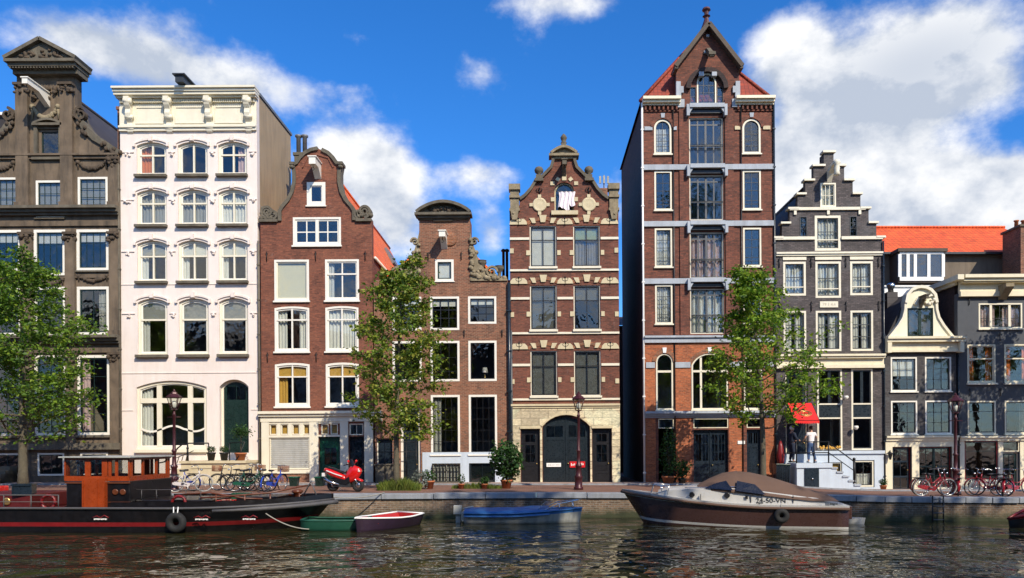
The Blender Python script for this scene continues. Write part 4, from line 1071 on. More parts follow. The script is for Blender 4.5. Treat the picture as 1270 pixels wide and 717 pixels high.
def house6():
    h = House('warehouse', 'tallest house, a red brick warehouse with a pointed hoist gable and blue stone bands', 800, 961.5, M['brick6'], .34)
    Wt, SG, BS = M['cream2'], M['steelgrey'], M['bluestone']
    arch = [(814, 148, 835.5, 191, 10), (923.5, 148, 946, 191, 10)]
    for a, y0, b, y1, r in arch: h.win(a, y0, b, y1, r, cas=2.2, cm=Wt, sash=.9, sm=M['darkgrey'], nx=(.5,), ny=(.42, .62, .8), gl=M['glassb'], cur=('half', M['curtain'], .8) if a < 900 else None, sill=(1.6, .1, Wt))
    for y0, y1, k in ((212, 260.5, 0), (283, 331, 1), (353, 401.5, 1)):
        for a, b in ((814, 835.5), (923.5, 946)):
            h.win(a, y0, b, y1, cas=2, cm=Wt, sash=.9, sm=M['darkgrey'], nx=(.5,), ny=(.28, .5, .78, .88), gl=M['glassb'], cur=('full', M['curtain']) if k and a < 900 else None, sill=(1.6, .1, Wt))
    for y0, y1, k in ((146, 204, 0), (217, 273, 0), (288, 345, 1), (358, 414, 2)):
        h.win(857.5, y0, 899.5, y1, cas=1.2, cm=Wt, sash=1.2, sm=SG, nx=(.25, .75), mull=(), tr=(), ny=(.12, .58), bw=1.7, gl=M['glassb'], rec=.06,
              cur=('full', M['pinkcur']) if k == 1 else (('sides', M['curtain'], .46) if k == 2 else None), extra=lambda w, a, b, c, d, ys: (lambda mb: (mb.box(X((a + c) / 2) - .05, X((a + c) / 2) + .05, ys - .0, ys + .05, Z(d), Z(b)), h.part(mb, 'meeting_stile', SG, w)))(MB()))
        # balcony rails
        mb = MB()
        for f in (.60, .63): mb.tube([(X(858), FY - .1, Z(y0 + (y1 - y0) * f)), (X(899), FY - .1, Z(y0 + (y1 - y0) * f))], .02, 6)
        h.part(mb, 'window_rail', M['darkgrey'])
    # gable windows
    h.win(867.5, 91, 891.5, 131, 12, cas=1.6, cm=Wt, sash=1, sm=M['darkgrey'], nx=(.33, .66), ny=(.35, .6), gl=M['glassb'])
    h.win(859, 108, 866.5, 131, 0, cas=.5, cm=M['darkgrey'], sash=.6, sm=M['darkgrey'], nx=(), ny=(.5,), gl=M['glassb'])
    h.win(892.5, 108, 900, 131, 0, cas=.5, cm=M['darkgrey'], sash=.6, sm=M['darkgrey'], nx=(), ny=(.5,), gl=M['glassb'])
    # lower arched floor
    def lw(a, b, **k): h.win(a, 438, b, 508, (b - a) / 2 * .62 if b - a > 30 else (b - a) / 2, cas=1.8, cm=Wt, sash=1, sm=M['navy'], tr=(.31,), mw=2.6, gl=M['glass'], sill=(1.6, .12, Wt), **k)
    lw(814.5, 835.5, nx=()); lw(858.5, 903.5, nx=(), mull=(.24,)); lw(923.5, 946, nx=())
    h.door(817, 530, 836, 602, M['darkgreen'], panels=((.14, .86, .05, .25),), glaz=((.18, .82, .3, .9),), cas=1, cm=M['navy'], rec=.2)
    h.door(860.5, 533, 903.5, 602, M['navy'], panels=((.12, .88, .05, .22), (.12, .88, .26, .4)), glaz=((.12, .46, .45, .93), (.54, .88, .45, .93)), cas=1.2, cm=M['navy'], rec=.15, leaves=2, gl=M['glassb'])
    h.door(926.5, 533, 944.5, 602, M['navy'], panels=((.12, .88, .05, .3), (.12, .88, .34, .7)), glaz=((.14, .44, .76, .95), (.56, .86, .76, .95)), cas=1, cm=M['navy'], rec=.15)
    for a, b, y in ((817, 836, 519), (860.5, 903.5, 519), (926.5, 944.5, 519)):
        h.win(a, y, b, 531, cas=1, cm=M['cream'], sash=.5, sm=M['navy'], nx=(), gl=M['glassd'], name='transom_window')
    out = [(800.1, 602), (961.4, 602), (961.4, 124), (920, 124), (920, 82), (880.5, 34), (842, 82), (842, 124), (800.1, 124)]
    # split upper darker brick from the lower storeys, whose base is orange
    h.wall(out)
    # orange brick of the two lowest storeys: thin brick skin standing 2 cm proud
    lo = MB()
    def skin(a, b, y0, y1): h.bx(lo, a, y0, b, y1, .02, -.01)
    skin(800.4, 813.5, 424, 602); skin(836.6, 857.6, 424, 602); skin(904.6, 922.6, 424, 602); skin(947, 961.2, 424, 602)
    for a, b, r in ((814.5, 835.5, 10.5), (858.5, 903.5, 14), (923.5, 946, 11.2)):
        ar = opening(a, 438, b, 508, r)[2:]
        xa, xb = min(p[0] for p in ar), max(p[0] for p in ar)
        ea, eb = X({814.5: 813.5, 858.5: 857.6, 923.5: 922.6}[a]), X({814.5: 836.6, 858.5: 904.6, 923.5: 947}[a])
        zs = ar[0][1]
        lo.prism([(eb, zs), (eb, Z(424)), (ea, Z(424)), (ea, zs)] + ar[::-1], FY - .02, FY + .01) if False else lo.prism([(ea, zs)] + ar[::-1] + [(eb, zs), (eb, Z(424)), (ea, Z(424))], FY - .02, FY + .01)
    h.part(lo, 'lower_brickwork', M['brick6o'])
    for a, b, r in ((814.5, 835.5, 10.5), (858.5, 903.5, 14), (923.5, 946, 11.2)):
        mb = MB(); mb.band(opening(a - 2.4, 435.4, b + 2.4, 508, r + 2)[2:], .2, FY - .06, FY); h.part(mb, 'brick_arch', M['brick4r'])
        mb = MB(); m = (a + b) / 2; mb.prism(XZ([(m - 1.8, 437.5), (m + 1.8, 437.5), (m + 2.6, 431), (m - 2.6, 431)]), FY - .09, FY); h.part(mb, 'keystone', M['whitepl'])
    for a, y0, b, y1, r in arch:
        mb = MB(); mb.band(opening(a - 2.6, y0 - 2.6, b + 2.6, y1, r + 2.4)[2:], .16, FY - .07, FY + .02); h.part(mb, 'brick_arch', M['brick5'])
        mb = MB(); m = (a + b) / 2; mb.prism(XZ([(m - 2, y0 - 1.5), (m + 2, y0 - 1.5), (m + 2.6, y0 - 7), (m - 2.6, y0 - 7)]), FY - .1, FY + .02); h.part(mb, 'keystone', BS)
    # stone bands between pilaster strips
    def bband(y0, y1, out=.1): h.band(0, y0, 0, y1, out, BS, segs=[(800.3, 842), (842, 857), (900.2, 920), (920, 961.2)][0:0] or [(800.3, 857.2), (899.8, 961.2)])
    for y0, y1 in ((204.5, 211), (274.5, 281), (345.5, 352)): bband(y0, y1)
    h.cornice(800.2, 416.5, 961.3, 425, [(0, .3, .22), (.3, 1, .13)], BS, 'string_course')
    h.band(0, 157, 0, 161.5, .06, BS, segs=[(802, 812), (838, 842)]); h.band(0, 157, 0, 161.5, .06, M['sand'], segs=[(914, 921), (949, 958)])
    h.band(0, 449, 0, 456, .07, BS, segs=[(802, 813), (837, 857), (905, 922), (948, 960)])
    h.cornice(800.2, 510, 961.3, 518, [(0, .35, .3), (.35, .7, .18), (.7, 1, .08)], BS, 'string_course')
    # pilaster strips flanking the centre bay
    for a, b in ((845, 855.5), (901.5, 912)):
        mb = MB(); h.bx(mb, a, 124, b, 203.5, .07); h.bx(mb, a, 212, b, 273.5, .07); h.bx(mb, a, 282, b, 344.5, .07); h.bx(mb, a, 353, b, 415.5, .07)
        h.part(mb, 'pilaster_strip', M['brick6'])
    for a in (837.5, 921.5): 
        mb = MB(); x = X(a); mb.tube([(x, FY - .06, Z(600)), (x, FY - .06, Z(134))], .035, 6); h.part(mb, 'drainpipe', M['black'])
    h.pipe(799.2, 128, 600, M['whitepl'], .05, .06); h.pipe(962.2, 128, 600, M['navy'], .05, .06)
    # stone hoist-door heads
    for y in (131, 205.5, 275.5, 346):
        mb = MB(); h.bx(mb, 857, y, 900, y + 5, .32, -.02)
        mb.prism(XZ([(853, y + 12), (853, y + 2), (857.2, y + 2), (857.2, y + 6), (862, y + 10), (862, y + 11.8), (857.4, y + 11.8), (857.4, y + 16), (853, y + 16)][:0] or [(853.5, y + 15), (853.5, y + 1), (857, y + 1), (857, y + 15)]), FY - .3, FY)
        mb.prism(XZ([(900, y + 15), (900, y + 1), (903.5, y + 1), (903.5, y + 15)]), FY - .3, FY)
        mb.prism(XZ([(857, y + 5), (861.5, y + 5), (857, y + 12)]), FY - .25, FY); mb.prism(XZ([(895.5, y + 5), (900, y + 5), (900, y + 12)]), FY - .25, FY)
        h.part(mb, 'hoist_door_head', BS)
        mb = MB(); h.bx(mb, 858, y + 6.5, 899, y + 10.5, .12, -.02); h.part(mb, 'shutter_box', M['black'])
    # cornice beside the gable
    for a, b in ((799.5, 846), (914, 962)):
        h.cornice(a, 123, b, 131.5, [(0, .4, .42), (.4, .75, .3), (.75, 1, .14)], M['cream'])
        mb = MB()
        for i in range(8): x = a + 4 + (b - a - 8) * i / 7; h.bx(mb, x - 1.1, 131.5, x + 1.1, 137, .14)
        h.bx(mb, a + 1, 137, b - 1, 138.5, .06); h.part(mb, 'brick_corbels', M['brick6'])
    # gable stones, copings, arch
    for s in (-1, 1):
        mb = MB(); m = 881
        for i, (w, y0, y1) in enumerate(((5.5, 102, 108), (9, 108, 116), (6, 116, 124), (10, 124, 134))):
            a = m + s * 39.5; b = a - s * w; h.bx(mb, min(a, b), y0, max(a, b), y1, .12)
        for y0, y1, w in ((108, 113, 3.5), (117, 122, 4)): pass
        h.part(mb, 'quoin_stones', BS)
        mb = MB(); e = m + s * 40
        mb.band(XZ([(e + s * 1, 86), (m + s * .3, 33)]), .2, FY - .4, FY + .7); h.bx(mb, min(e - s * 2, e + s * 2), 82, max(e - s * 2, e + s * 2), 89, .36, -.4)
        h.part(mb, 'gable_coping', M['brickcope'])
    mb = MB(); mb.band(opening(856, 88, 903, 131, 23)[2:], .22, FY - .2, FY + .02); h.part(mb, 'gable_arch', M['brick6d'])
    mb = MB()
    for x, y in ((881, 44), (878, 64)): mb.box(X(x) - .07, X(x) + .07, FY - .1, FY, Z(y + 3), Z(y))
    for a, y in ((872, 88), (888, 88)): mb.box(X(a) - .12, X(a) + .12, FY - .26, FY, Z(y + 9), Z(y + 4))
    h.part(mb, 'stone_block', BS)
    mb = MB(); x = X(881); mb.prismx([(FY - 1.0, Z(82)), (FY - .85, Z(82)), (FY + .05, Z(66)), (FY + .05, Z(60)), (FY - .2, Z(62)), (FY - .9, Z(76)), (FY - 1.0, Z(76))][::-1], x - .1, x + .1)
    mb.box(x - .16, x + .16, FY - 1.05, FY - .8, Z(80.5), Z(77)); h.part(mb, 'hoist_beam', M['oldstone'])
    mb = MB(); mb.lathe([(.3, 0), (.22, .2), (.12, .5), (.1, .62), (.2, .68), (.1, .74), (.12, .9), (.22, .98), (.18, 1.08), (.03, 1.15)], (X(880.5), FY + .1, Z(36)), 8, False)
    h.part(mb, 'finial', M['lead2'])
    # roof
    mb = MB(); ap = (8.62, 40.4, 23.3); ap2 = (8.62, 44.5, 23.3); z0 = Z(125); a, b = X(800) - .1, X(961.5) + .1; yb = FY + 9.5; yf = FY + .1
    mb.add([(a, yf, z0), (b, yf, z0), ap], [(0, 1, 2)], False)
    mb.mat(1); mb.add([(a, yf, z0), ap, ap2, (a, yb, z0)], [(3, 0, 1, 2)], False); mb.add([(b, yf, z0), ap, ap2, (b, yb, z0)], [(0, 3, 2, 1)], False)
    mb.add([(a, yb, z0), (b, yb, z0), ap2], [(1, 0, 2)], False)
    h.part(mb, 'roof', [M['tiler'], M['tilery']])
    mb = MB(); mb.tube([(a, yf, z0 + .05), ap], .1, 6); mb.tube([(b, yf, z0 + .05), ap], .1, 6); mb.tube([ap, ap2], .1, 6); h.part(mb, 'ridge_tiles', M['tiler'])
    # dormer block behind the hoist gable
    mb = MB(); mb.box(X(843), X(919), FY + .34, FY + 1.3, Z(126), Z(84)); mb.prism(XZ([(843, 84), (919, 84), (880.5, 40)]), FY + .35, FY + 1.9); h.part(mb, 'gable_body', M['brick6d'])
    h.body(9.5, Z(126), Z(126), M['brick6d'], floors=(139, 210, 281, 351, 421, 514))  # side walls take the brick colour already darkened to look shaded
    mb = MB(); mb.box(X(906), X(926), FY - .06, FY - .02, Z(602), Z(590)); h.part(mb, 'pier_base', M['sand'])
    mb = MB(); mb.box(X(915), X(924), FY - .05, FY - .02, Z(551), Z(547)); h.part(mb, 'name_plate', M['whitepl'])
    # lead eaves strip seen on the dark side
def house7():
    h = House('stepped_gable_house', 'grey brick stepped-gable house with cream windows and a pale blue plinth', 962, 1096.5, M['brick7'], .3)
    Wt = M['cream2']
    W = dict(cm=Wt, sash=1.3, sm=M['darkgrey'], bw=1.)
    h.win(1019.5, 227, 1039, 257, cas=1.8, cm=Wt, sash=1, sm=Wt, nx=(.33, .66), ny=(.5,), gl=M['glass'], cur=('full', M['curtain']))
    h.win(1012.5, 267.5, 1044.5, 311, cas=3, **{**W, 'nx': (.5,), 'ny': (.45, .8)}, tr=(.72,), mw=1.2, gl=M['glass'], cur=('full', M['curtain']))
    for a in (994, 1056): h.win(a, 268.5, a + 9, 293.5, cas=.8, cm=M['darkgrey'], sash=.7, sm=M['darkgrey'], nx=(.5,), ny=(.3, .6), gl=M['glassb'])
    cols = [(973, 1001), (1013, 1044.5), (1056, 1084)]
    for i, (a, b) in enumerate(cols):
        h.win(a, 324.5, b, 366.5 if i != 1 else 369.5, cas=2.6, **W, nx=(.5,), ny=(.45,), tr=(.78,), mw=1.2, gl=M['glass'], cur=('full', M['curtain']))
        h.win(a, 385.5, b, 435.5, cas=2.4, **W, nx=(.5,), ny=(.33, .66), gl=M['glass'], cur=('sides', M['curtain'], .42))
    for a, b in ((1014, 1045), (1056.5, 1083)):
        h.win(a, 457.5, b, 558.5, cas=2, **W, nx=(), ny=(), mull=(), tr=(.43, .61), mw=1.8, gl=M['glass'], extra=lambda w, x0, y0, x1, y1, ys: (lambda mb: (
            mb.box(X((x0 + x1) / 2) - .07, X((x0 + x1) / 2) + .07, ys - .01, ys + .04, Z(y0 + (y1 - y0) * .43), Z(y0)),
            mb.box(X(x0), X(x1), ys + .002, ys + .045, Z(y0 + (y1 - y0) * .605), Z(y0 + (y1 - y0) * .44)), h.part(mb, 'dark_panel', M['slate_paint'], w)))(MB()))
    h.door(975, 459, 1003, 574, M['navy'], panels=((.12, .88, .05, .22), (.12, .88, .27, .5)), glaz=((.16, .84, .58, .96),), cas=2, cm=Wt, rec=.12)
    h.win(1059, 571.5, 1083.5, 604, cas=1.8, cm=Wt, sash=1, sm=M['darkgrey'], nx=(.5,), ny=(.5,), gl=M['glass'], cur=('half', M['curtain'], .5), name='basement_window')
    h.win(1020.5, 574, 1043.5, 600, cas=1, cm=Wt, sash=1, sm=M['darkgrey'], nx=(), gl=M['glass'], blind=(.6, M['yellowcur']), name='basement_window')
    steps = [(1096.4, 608), (1096.4, 295.5), (1089, 295.5), (1089, 278), (1079.5, 278), (1079.5, 260), (1069.5, 260), (1069.5, 242), (1060, 242), (1060, 225), (1049.5, 225), (1049.5, 207), (1036.5, 207), (1036.5, 189.5)]
    c = 1030.5
    out = steps + [(2 * c - x if x < 1096 else 962.1, y) for x, y in steps[::-1]]
    out = [(max(962.1, x), y) for x, y in out]
    h.wall(out)
    for s in (1, -1):
        for x0, x1, y in ((1088, 1099.5, 295.5), (1078.5, 1091, 277.5), (1068.5, 1082, 259.5), (1059, 1071.5, 241.5), (1048.5, 1062, 224.5), (1035.5, 1051.5, 206.5)):
            a, b = (x0, x1) if s > 0 else (2 * c - x1, 2 * c - x0)
            if a < 961: a = 961
            mb = MB(); h.bx(mb, a, y - 2.2, b, y + .2, .12, -.35); h.part(mb, 'step_coping', Wt)
    mb = MB(); h.bx(mb, 1022.5, 187.3, 1038.5, 189.8, .12, -.35); h.part(mb, 'step_coping', Wt)
    mb = MB(); mb.box(X(1024.6), X(1036.4), FY + .3, FY + .6, Z(207), Z(190)); h.part(mb, 'gable_top', M['brick7'])
    # stone bands and reliefs
    h.band(981, 257.5, 1075, 261, .1, Wt); h.band(0, 293.8, 0, 297.5, .1, Wt, segs=[(963, 1012), (1045, 1096)])
    h.cornice(964, 313, 1096, 317.5, [(0, .5, .14), (.5, 1, .08)], Wt, 'string_course')
    for a, b in cols: h.band(a - .5, 318.8, b + .5, 322.5, .05, Wt, 'lintel')
    for x in (988, 1029, 1068): h.band(x - 1.6, 261.5, x + 1.6, 266.5, .08, Wt, 'keystone')
    h.cornice(963, 440, 1096, 457, [(0, .15, .36), (.15, .3, .28), (.3, .75, .12), (.75, 1, .2)], M['cream'])
    mb = MB(); h.bx(mb, 1018, 374, 1040.5, 381.5, .05); o = h.part(mb, 'name_stone', Wt)
    text('lettering', '79 1 4.4', .2, M['textf'], o, (X(1029.2) - h.root.location[0], -.055, Z(377.8)))
    for x in (968, 1007.5, 1050.5, 1091):
        for y in (326, 380): h.anchor(x, y, 12)
    for x in (1000, 1062): h.anchor(x, 285, 8)
    # hoist beam: curved dark hood and cream baluster
    mb = MB(); x = X(1031); pts = [(FY, Z(226)), (FY - .3, Z(214)), (FY - .9, Z(208))]
    mb.prismx([(FY + .05, Z(228)), (FY - .25, Z(217)), (FY - .6, Z(211.5)), (FY - 1.0, Z(211)), (FY - 1.0, Z(208)), (FY - .55, Z(207.5)), (FY + .05, Z(213))], x - .12, x + .12)
    mb.lathe([(.1, 0), (.16, .05), (.12, .2), (.15, .35), (.11, .5), (.19, .6), (.13, .75)], (x, FY - .95, Z(226)), 10)
    h.part(mb, 'hoist_beam', Wt)
    # plinth
    mb = MB(); h.bx(mb, 1046, 559.2, 1096.3, 563, .16); h.bx(mb, 1004, 559.2, 1046, 563, .16)
    for a, b, y0, y1 in ((963, 1020, 563, 608), (1044, 1058.5, 563, 608), (1084, 1096.3, 563, 608), (1058.5, 1084, 563, 571), (1020, 1044, 563, 573.5), (1020, 1044, 600.5, 608), (1058.5, 1084, 604.5, 608)): h.bx(mb, a, y0, b, y1, .07)
    h.part(mb, 'plinth', M['bluewhite'])
    # stoop with stairs
    mb = MB(); yo = 1.35
    h.bx(mb, 977, 579, 1018, 610, yo, .02); h.part(mb, 'stoop', M['bluewhite'])
    mb = MB(); mb.box(X(976), X(1019), FY - yo - .06, FY - .02, Z(579), Z(573.5)); h.part(mb, 'landing_slab', M['bluewhite'])
    mb = MB(); mb.box(X(986), X(1003), FY - yo - .05, FY - yo + .01, Z(608), Z(580)); 
    d = h.part(mb, 'stoop_door', M['navy']); mb = MB(); mb.blob((X(995), FY - yo - .07, Z(592)), .05, 8, 5); h.part(mb, 'handle', M['chrome'], d)
    mb = MB()
    for i in range(6):
        a = 1018.2 + 7 * i; h.bx(mb, a, 579 + 5.2 * (i + .2), a + 7, 611, yo - .05, .02)
    h.part(mb, 'stair_block', M['bluewhite'])
    mb = MB()
    for i in range(6):
        a = 1018.2 + 7 * i; mb.box(X(a - .5), X(a + 7.8), FY - yo, FY - .03, Z(579 + 5.2 * (i + .2)) - .01, Z(579 + 5.2 * (i + .2)) + .06)
    h.part(mb, 'stair_treads', M['bluestone'])
    mb = MB(); y = FY - yo + .05
    for zz in (548, 561): mb.tube([(X(976), y, Z(zz)), (X(1016), y, Z(zz))], .028, 6)
    for a in (977, 998, 1015.5): mb.tube([(X(a), y, Z(573.5)), (X(a), y, Z(547))], .035, 6)
    mb.tube([(X(976), y, Z(548)), (X(976), FY, Z(548))], .025, 6); mb.tube([(X(976), y, Z(561)), (X(976), FY, Z(561))], .025, 6)
    mb.tube([(X(1015.5), y, Z(549)), (X(1046), y, Z(572))], .028, 6); mb.tube([(X(1015.5), y, Z(561)), (X(1046), y, Z(583))], .022, 6)
    mb.tube([(X(1046), y, Z(598)), (X(1046), y, Z(570))], .06, 8); mb.blob((X(1046), y, Z(569)), .08, 8, 5)
    h.part(mb, 'railing', M['iron'])
    # pivoting lamps on the wall
    for px, py in ((1048, 494), (1060, 531)):
        mb = MB(); mb.tube([(X(px), FY, Z(py)), (X(px), FY - .3, Z(py - 1))], .02, 6); mb.lathe([(.05, 0), (.13, .12), (.1, .2)], (X(px) - .04, FY - .3, Z(py) - .1), 10); h.part(mb, 'wall_lamp', M['white'])
    # window box flowers and dark plants
    mb = MB()
    for _ in range(40): x = h.rnd.uniform(1016, 1042); mb.blob((X(x), FY - .12, Z(556) + h.rnd.uniform(-.03, .1)), .05, 6, 4)
    h.part(mb, 'window_flowers', M['yellowcur'])
    h.gable_roof(1030.5, Z(205), Z(300), Z(300), 10, M['brownroof'], FY + .32)
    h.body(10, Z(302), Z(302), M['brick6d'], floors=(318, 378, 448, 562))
    h.pipe(1096.6, 300, 604, M['navy'], .04, .08)

def house8():
    h = House('small_bell_gable_house', 'small grey house with a cream bell-shaped dormer gable and a cream ground floor', 1097.5, 1187, M['brick8'], .3)
    Wt = M['cream2']
    for x0, x1 in ((1105.5, 1138), (1148, 1180.5)):
        for r, (y0, y1) in enumerate(((443, 485.5), (497, 538.5))):
            h.win(x0, y0, x1, y1, cas=1.8, cm=M['white'], sash=1.2, sm=M['darkgrey'], nx=(.33, .66), ny=(.33, .66), gl=M['glass'] if r == 0 else M['glassd'], blind=(.55, M['curtain']) if (r == 0 and x0 < 1110) else None, sill=(1.4, .08, M['white']))
    h.win(1126.5, 382, 1158.5, 417.6, cas=.8, cm=M['darkgreen'], sash=1.6, sm=M['darkgreen'], nx=(), mull=(), gl=M['glassb'], extra=lambda w, a, b, c, d, ys: (lambda mb: (mb.box(X((a + c) / 2) - .07, X((a + c) / 2) + .07, ys, ys + .05, Z(d), Z(b)), h.part(mb, 'meeting_stile', M['darkgreen'], w)))(MB()))
    gable_hole = h.holes.pop()
    h.door(1107, 554.5, 1130, 608, M['navy'], panels=(), glaz=((.1, .9, .05, .3), (.1, .9, .34, .66), (.1, .9, .7, .96)), cas=1, cm=M['redhull'], rec=.1, gl=M['glassd'])
    h.door(1140, 554.5, 1180, 604, M['darkgreen'], panels=(), glaz=((.08, .92, .05, .5), (.08, .92, .54, .96)), cas=1, cm=M['redhull'], rec=.1, leaves=2, gl=M['glassd'])
    h.wall([(1097.6, 610), (1186.9, 610), (1186.9, 437), (1097.6, 437)])
    Lh = [(1103, 419), (1108, 413), (1115, 404), (1121, 394), (1123.5, 384), (1124, 374), (1126, 366), (1131, 360), (1137, 357), (1143, 356)]
    c = 1143.
    # the gable front
    g = MB(); g.prism(XZ(Lh + [(2 * c - x, y) for x, y in Lh[::-1][1:]])[::-1], FY - .02, FY + .24, [gable_hole]); h.part(g, 'bell_gable', M['gablecream'])
    mb = MB(); p = XZ([(1103, 419), (1108, 413), (1115, 404), (1121, 394), (1123.5, 384), (1124, 374)])
    for s in (0, 1):
        q = p if not s else [(2 * X(c) - a, b) for a, b in p]; mb.band(q, .12, FY - .1, FY + .3)
    mb.band(XZ([(1124, 376), (1126, 366), (1131, 360), (1137, 357), (1143, 356), (1149, 357), (1155, 360), (1160, 366), (1162, 376)]), .14, FY - .16, FY + .3)
    mb.band(XZ([(1135, 378), (1139, 371), (1146, 368), (1153, 367), (1161, 365)]), .12, FY - .12, FY + .0)
    h.part(mb, 'gable_moulding', Wt)
    mb = MB(); h.lumps(mb, 1148, 368, 1160, 378, 10, (.06, .1), .15); h.part(mb, 'shell_ornament', Wt)
    h.hoist(1143, 371, .7, M['oldstone'], .14, .14, False)
    h.cornice(1097.8, 418.5, 1194, 437, [(0, .15, .45), (.15, .35, .36), (.35, .85, .14), (.85, 1, .2)], M['cream'])
    for x in (1101, 1190):
        mb = MB(); h.bx(mb, x - 2.5, 424, x + 2.5, 438, .34); h.part(mb, 'bracket', M['cream'])
    h.cornice(1098, 540.5, 1187, 546.5, [(0, .4, .24), (.4, 1, .14)], M['cream'], 'string_course')
    mb = MB()
    h.bx(mb, 1098, 546.5, 1187, 554, .06)
    for a, b in ((1098, 1106.5), (1130.6, 1139.5), (1180.6, 1186.8)): h.bx(mb, a, 554, b, 609, .06)
    h.bx(mb, 1139.6, 604.2, 1180.5, 609, .06); h.part(mb, 'ground_floor_front', M['cream'])
    # wall lantern
    mb = MB(); x, z = X(1101.5), Z(566); mb.tube([(x, FY - .05, z + .2), (x, FY - .25, z + .3), (x, FY - .25, z + .2)], .02, 6); mb.lathe([(.05, -.15), (.11, .12), (.15, .14), (.03, .24)], (x, FY - .25, z), 6, False); h.part(mb, 'wall_lantern', M['iron'])
    # dark roofs beside the gable and behind
    mb = MB(); a, b = X(1097.7), X(1186.8); t = Z(419)
    mb.prism(XZ([(1103, 418), (1183, 418), (1160, 372), (1143, 358), (1126, 372)]), FY + .25, FY + 4); h.part(mb, 'dormer_body', M['slate'])
    mb = MB(); mb.add([(a, FY + .1, t), (b, FY + .1, t), (b, FY + 5, t + 3.0), (a, FY + 5, t + 3.0), (a, FY + 8, t), (b, FY + 8, t)], [(0, 1, 2, 3), (3, 2, 5, 4), (0, 3, 4), (1, 5, 2)], False); h.part(mb, 'roof', M['slatex'])
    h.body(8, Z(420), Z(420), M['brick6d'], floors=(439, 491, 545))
    mb = MB(); mb.box(X(1130) - .2, X(1130) + .35, FY + 2, FY + 2.6, Z(400), Z(352)); h.part(mb, 'chimney', M['slate']); 
    mb = MB(); mb.lathe([(.14, 0), (.14, .2), (.2, .3), (.22, .42), (.12, .52)], (X(1133), FY + 2.3, Z(352)), 10); h.part(mb, 'chimney_cowl', M['chrome'])

def house9():
    h = House('dark_rendered_house', 'dark grey rendered house with a cream cornice and orange curtains, at the right edge', 1189, 1330, M['grey9'], .3)
    Wt = M['cream2']
    h.win(1215, 376, 1269, 407.5, cas=1.8, cm=M['cream2'], sash=1, sm=M['darkgrey'], nx=(.14, .5, .86)[0:0] or (.12, .5, .88), mull=(.27, .73), mw=3, ny=(.6,), gl=M['glass'], cur=('sides', M['pinkcur'], .4), sill=(1.6, .1, Wt))
    cols = [(1200.5, 1235.5), (1246.5, 1281), (1293, 1326)]
    for i, (a, b) in enumerate(cols):
        h.win(a, 427, b, 475, cas=1.8, cm=M['cream'], sash=1.2, sm=M['cream2'], nx=(), ny=(), tr=(.36,), mw=1.6, gl=M['glass'], cur=('sides', M['orangecur'], .26), sill=(2, .14, Wt))
        h.win(a, 497, b, 538, cas=1.8, cm=M['cream'], sash=1.2, sm=M['darkgrey'], nx=(), ny=(.3,), gl=M['glassd'], sill=(1.6, .1, Wt), cur=('right', M['greyblind'], .4) if i == 1 else None)
    h.win(1196.5, 547, 1237, 594, cas=1, cm=M['redhull'], sash=1, sm=M['darkgreen'], nx=(), ny=(.25,), gl=M['glass'], name='shop_window')
    h.win(1243.5, 547, 1264, 560, cas=1, cm=M['cream'], sash=1, sm=M['darkgrey'], nx=(), gl=M['glassd'], name='transom_window')
    h.door(1243.5, 561, 1264, 608, M['darkgreen'], glaz=((.15, .85, .3, .95),), panels=((.15, .85, .05, .24),), cas=1.2, cm=M['cream'])
    h.win(1270, 547, 1320, 594, cas=1.4, cm=M['redhull'], sash=1, sm=M['darkgreen'], nx=(.5,), gl=M['glass'], name='shop_window')
    h.wall([(1189.1, 610), (1330, 610), (1330, 364), (1189.1, 364)])
    h.cornice(1190.5, 343, 1330, 368, [(0, .16, .62), (.16, .3, .5), (.3, .36, .4), (.36, .75, .12), (.75, 1, .2)], M['cream'])
    mb = MB(); x = X(1243); mb.prismx([(FY - .1, Z(372)), (FY - .3, Z(368)), (FY - .75, Z(359)), (FY - .75, Z(355)), (FY - .1, Z(355))], x - .2, x + .2); h.part(mb, 'bracket', M['ornstone'])
    # moulded return of the cornice down the side wall
    mb = MB(); mb.box(X(1189) - .3, X(1189) - .0, FY - .6, FY + 7.8, Z(349), Z(343)); mb.box(X(1189) - .14, X(1189) - .0, FY - .0, FY + 7.8, Z(353), Z(349)); h.part(mb, 'side_cornice', M['cream'])
    mb = MB(); mb.box(X(1189) + .02, X(1330), FY + .1, FY + 8, Z(346), Z(344)); h.part(mb, 'roof', LE)
    h.cornice(1189.5, 540.5, 1330, 546.5, [(0, .4, .24), (.4, 1, .14)], M['cream'], 'string_course')
    mb = MB()
    for a, b in ((1189.3, 1195.8), (1237.6, 1243), (1264.6, 1269.4), (1320.6, 1330)): h.bx(mb, a, 546.5, b, 609, .06)
    h.bx(mb, 1196, 594.6, 1237.5, 609, .06); h.bx(mb, 1270, 594.6, 1320, 609, .06); h.part(mb, 'ground_floor_front', M['cream'])
    for x in (1203, 1241, 1285):
        for y in (373 if x != 1241 else 418, 486): h.anchor(x, y, 10)
    h.body(8, Z(347), Z(347), M['brick6d'], floors=(417, 486, 543), right=M['grey9'])
    h.pipe(1188.6, 440, 605, M['navy'], .04, .08)
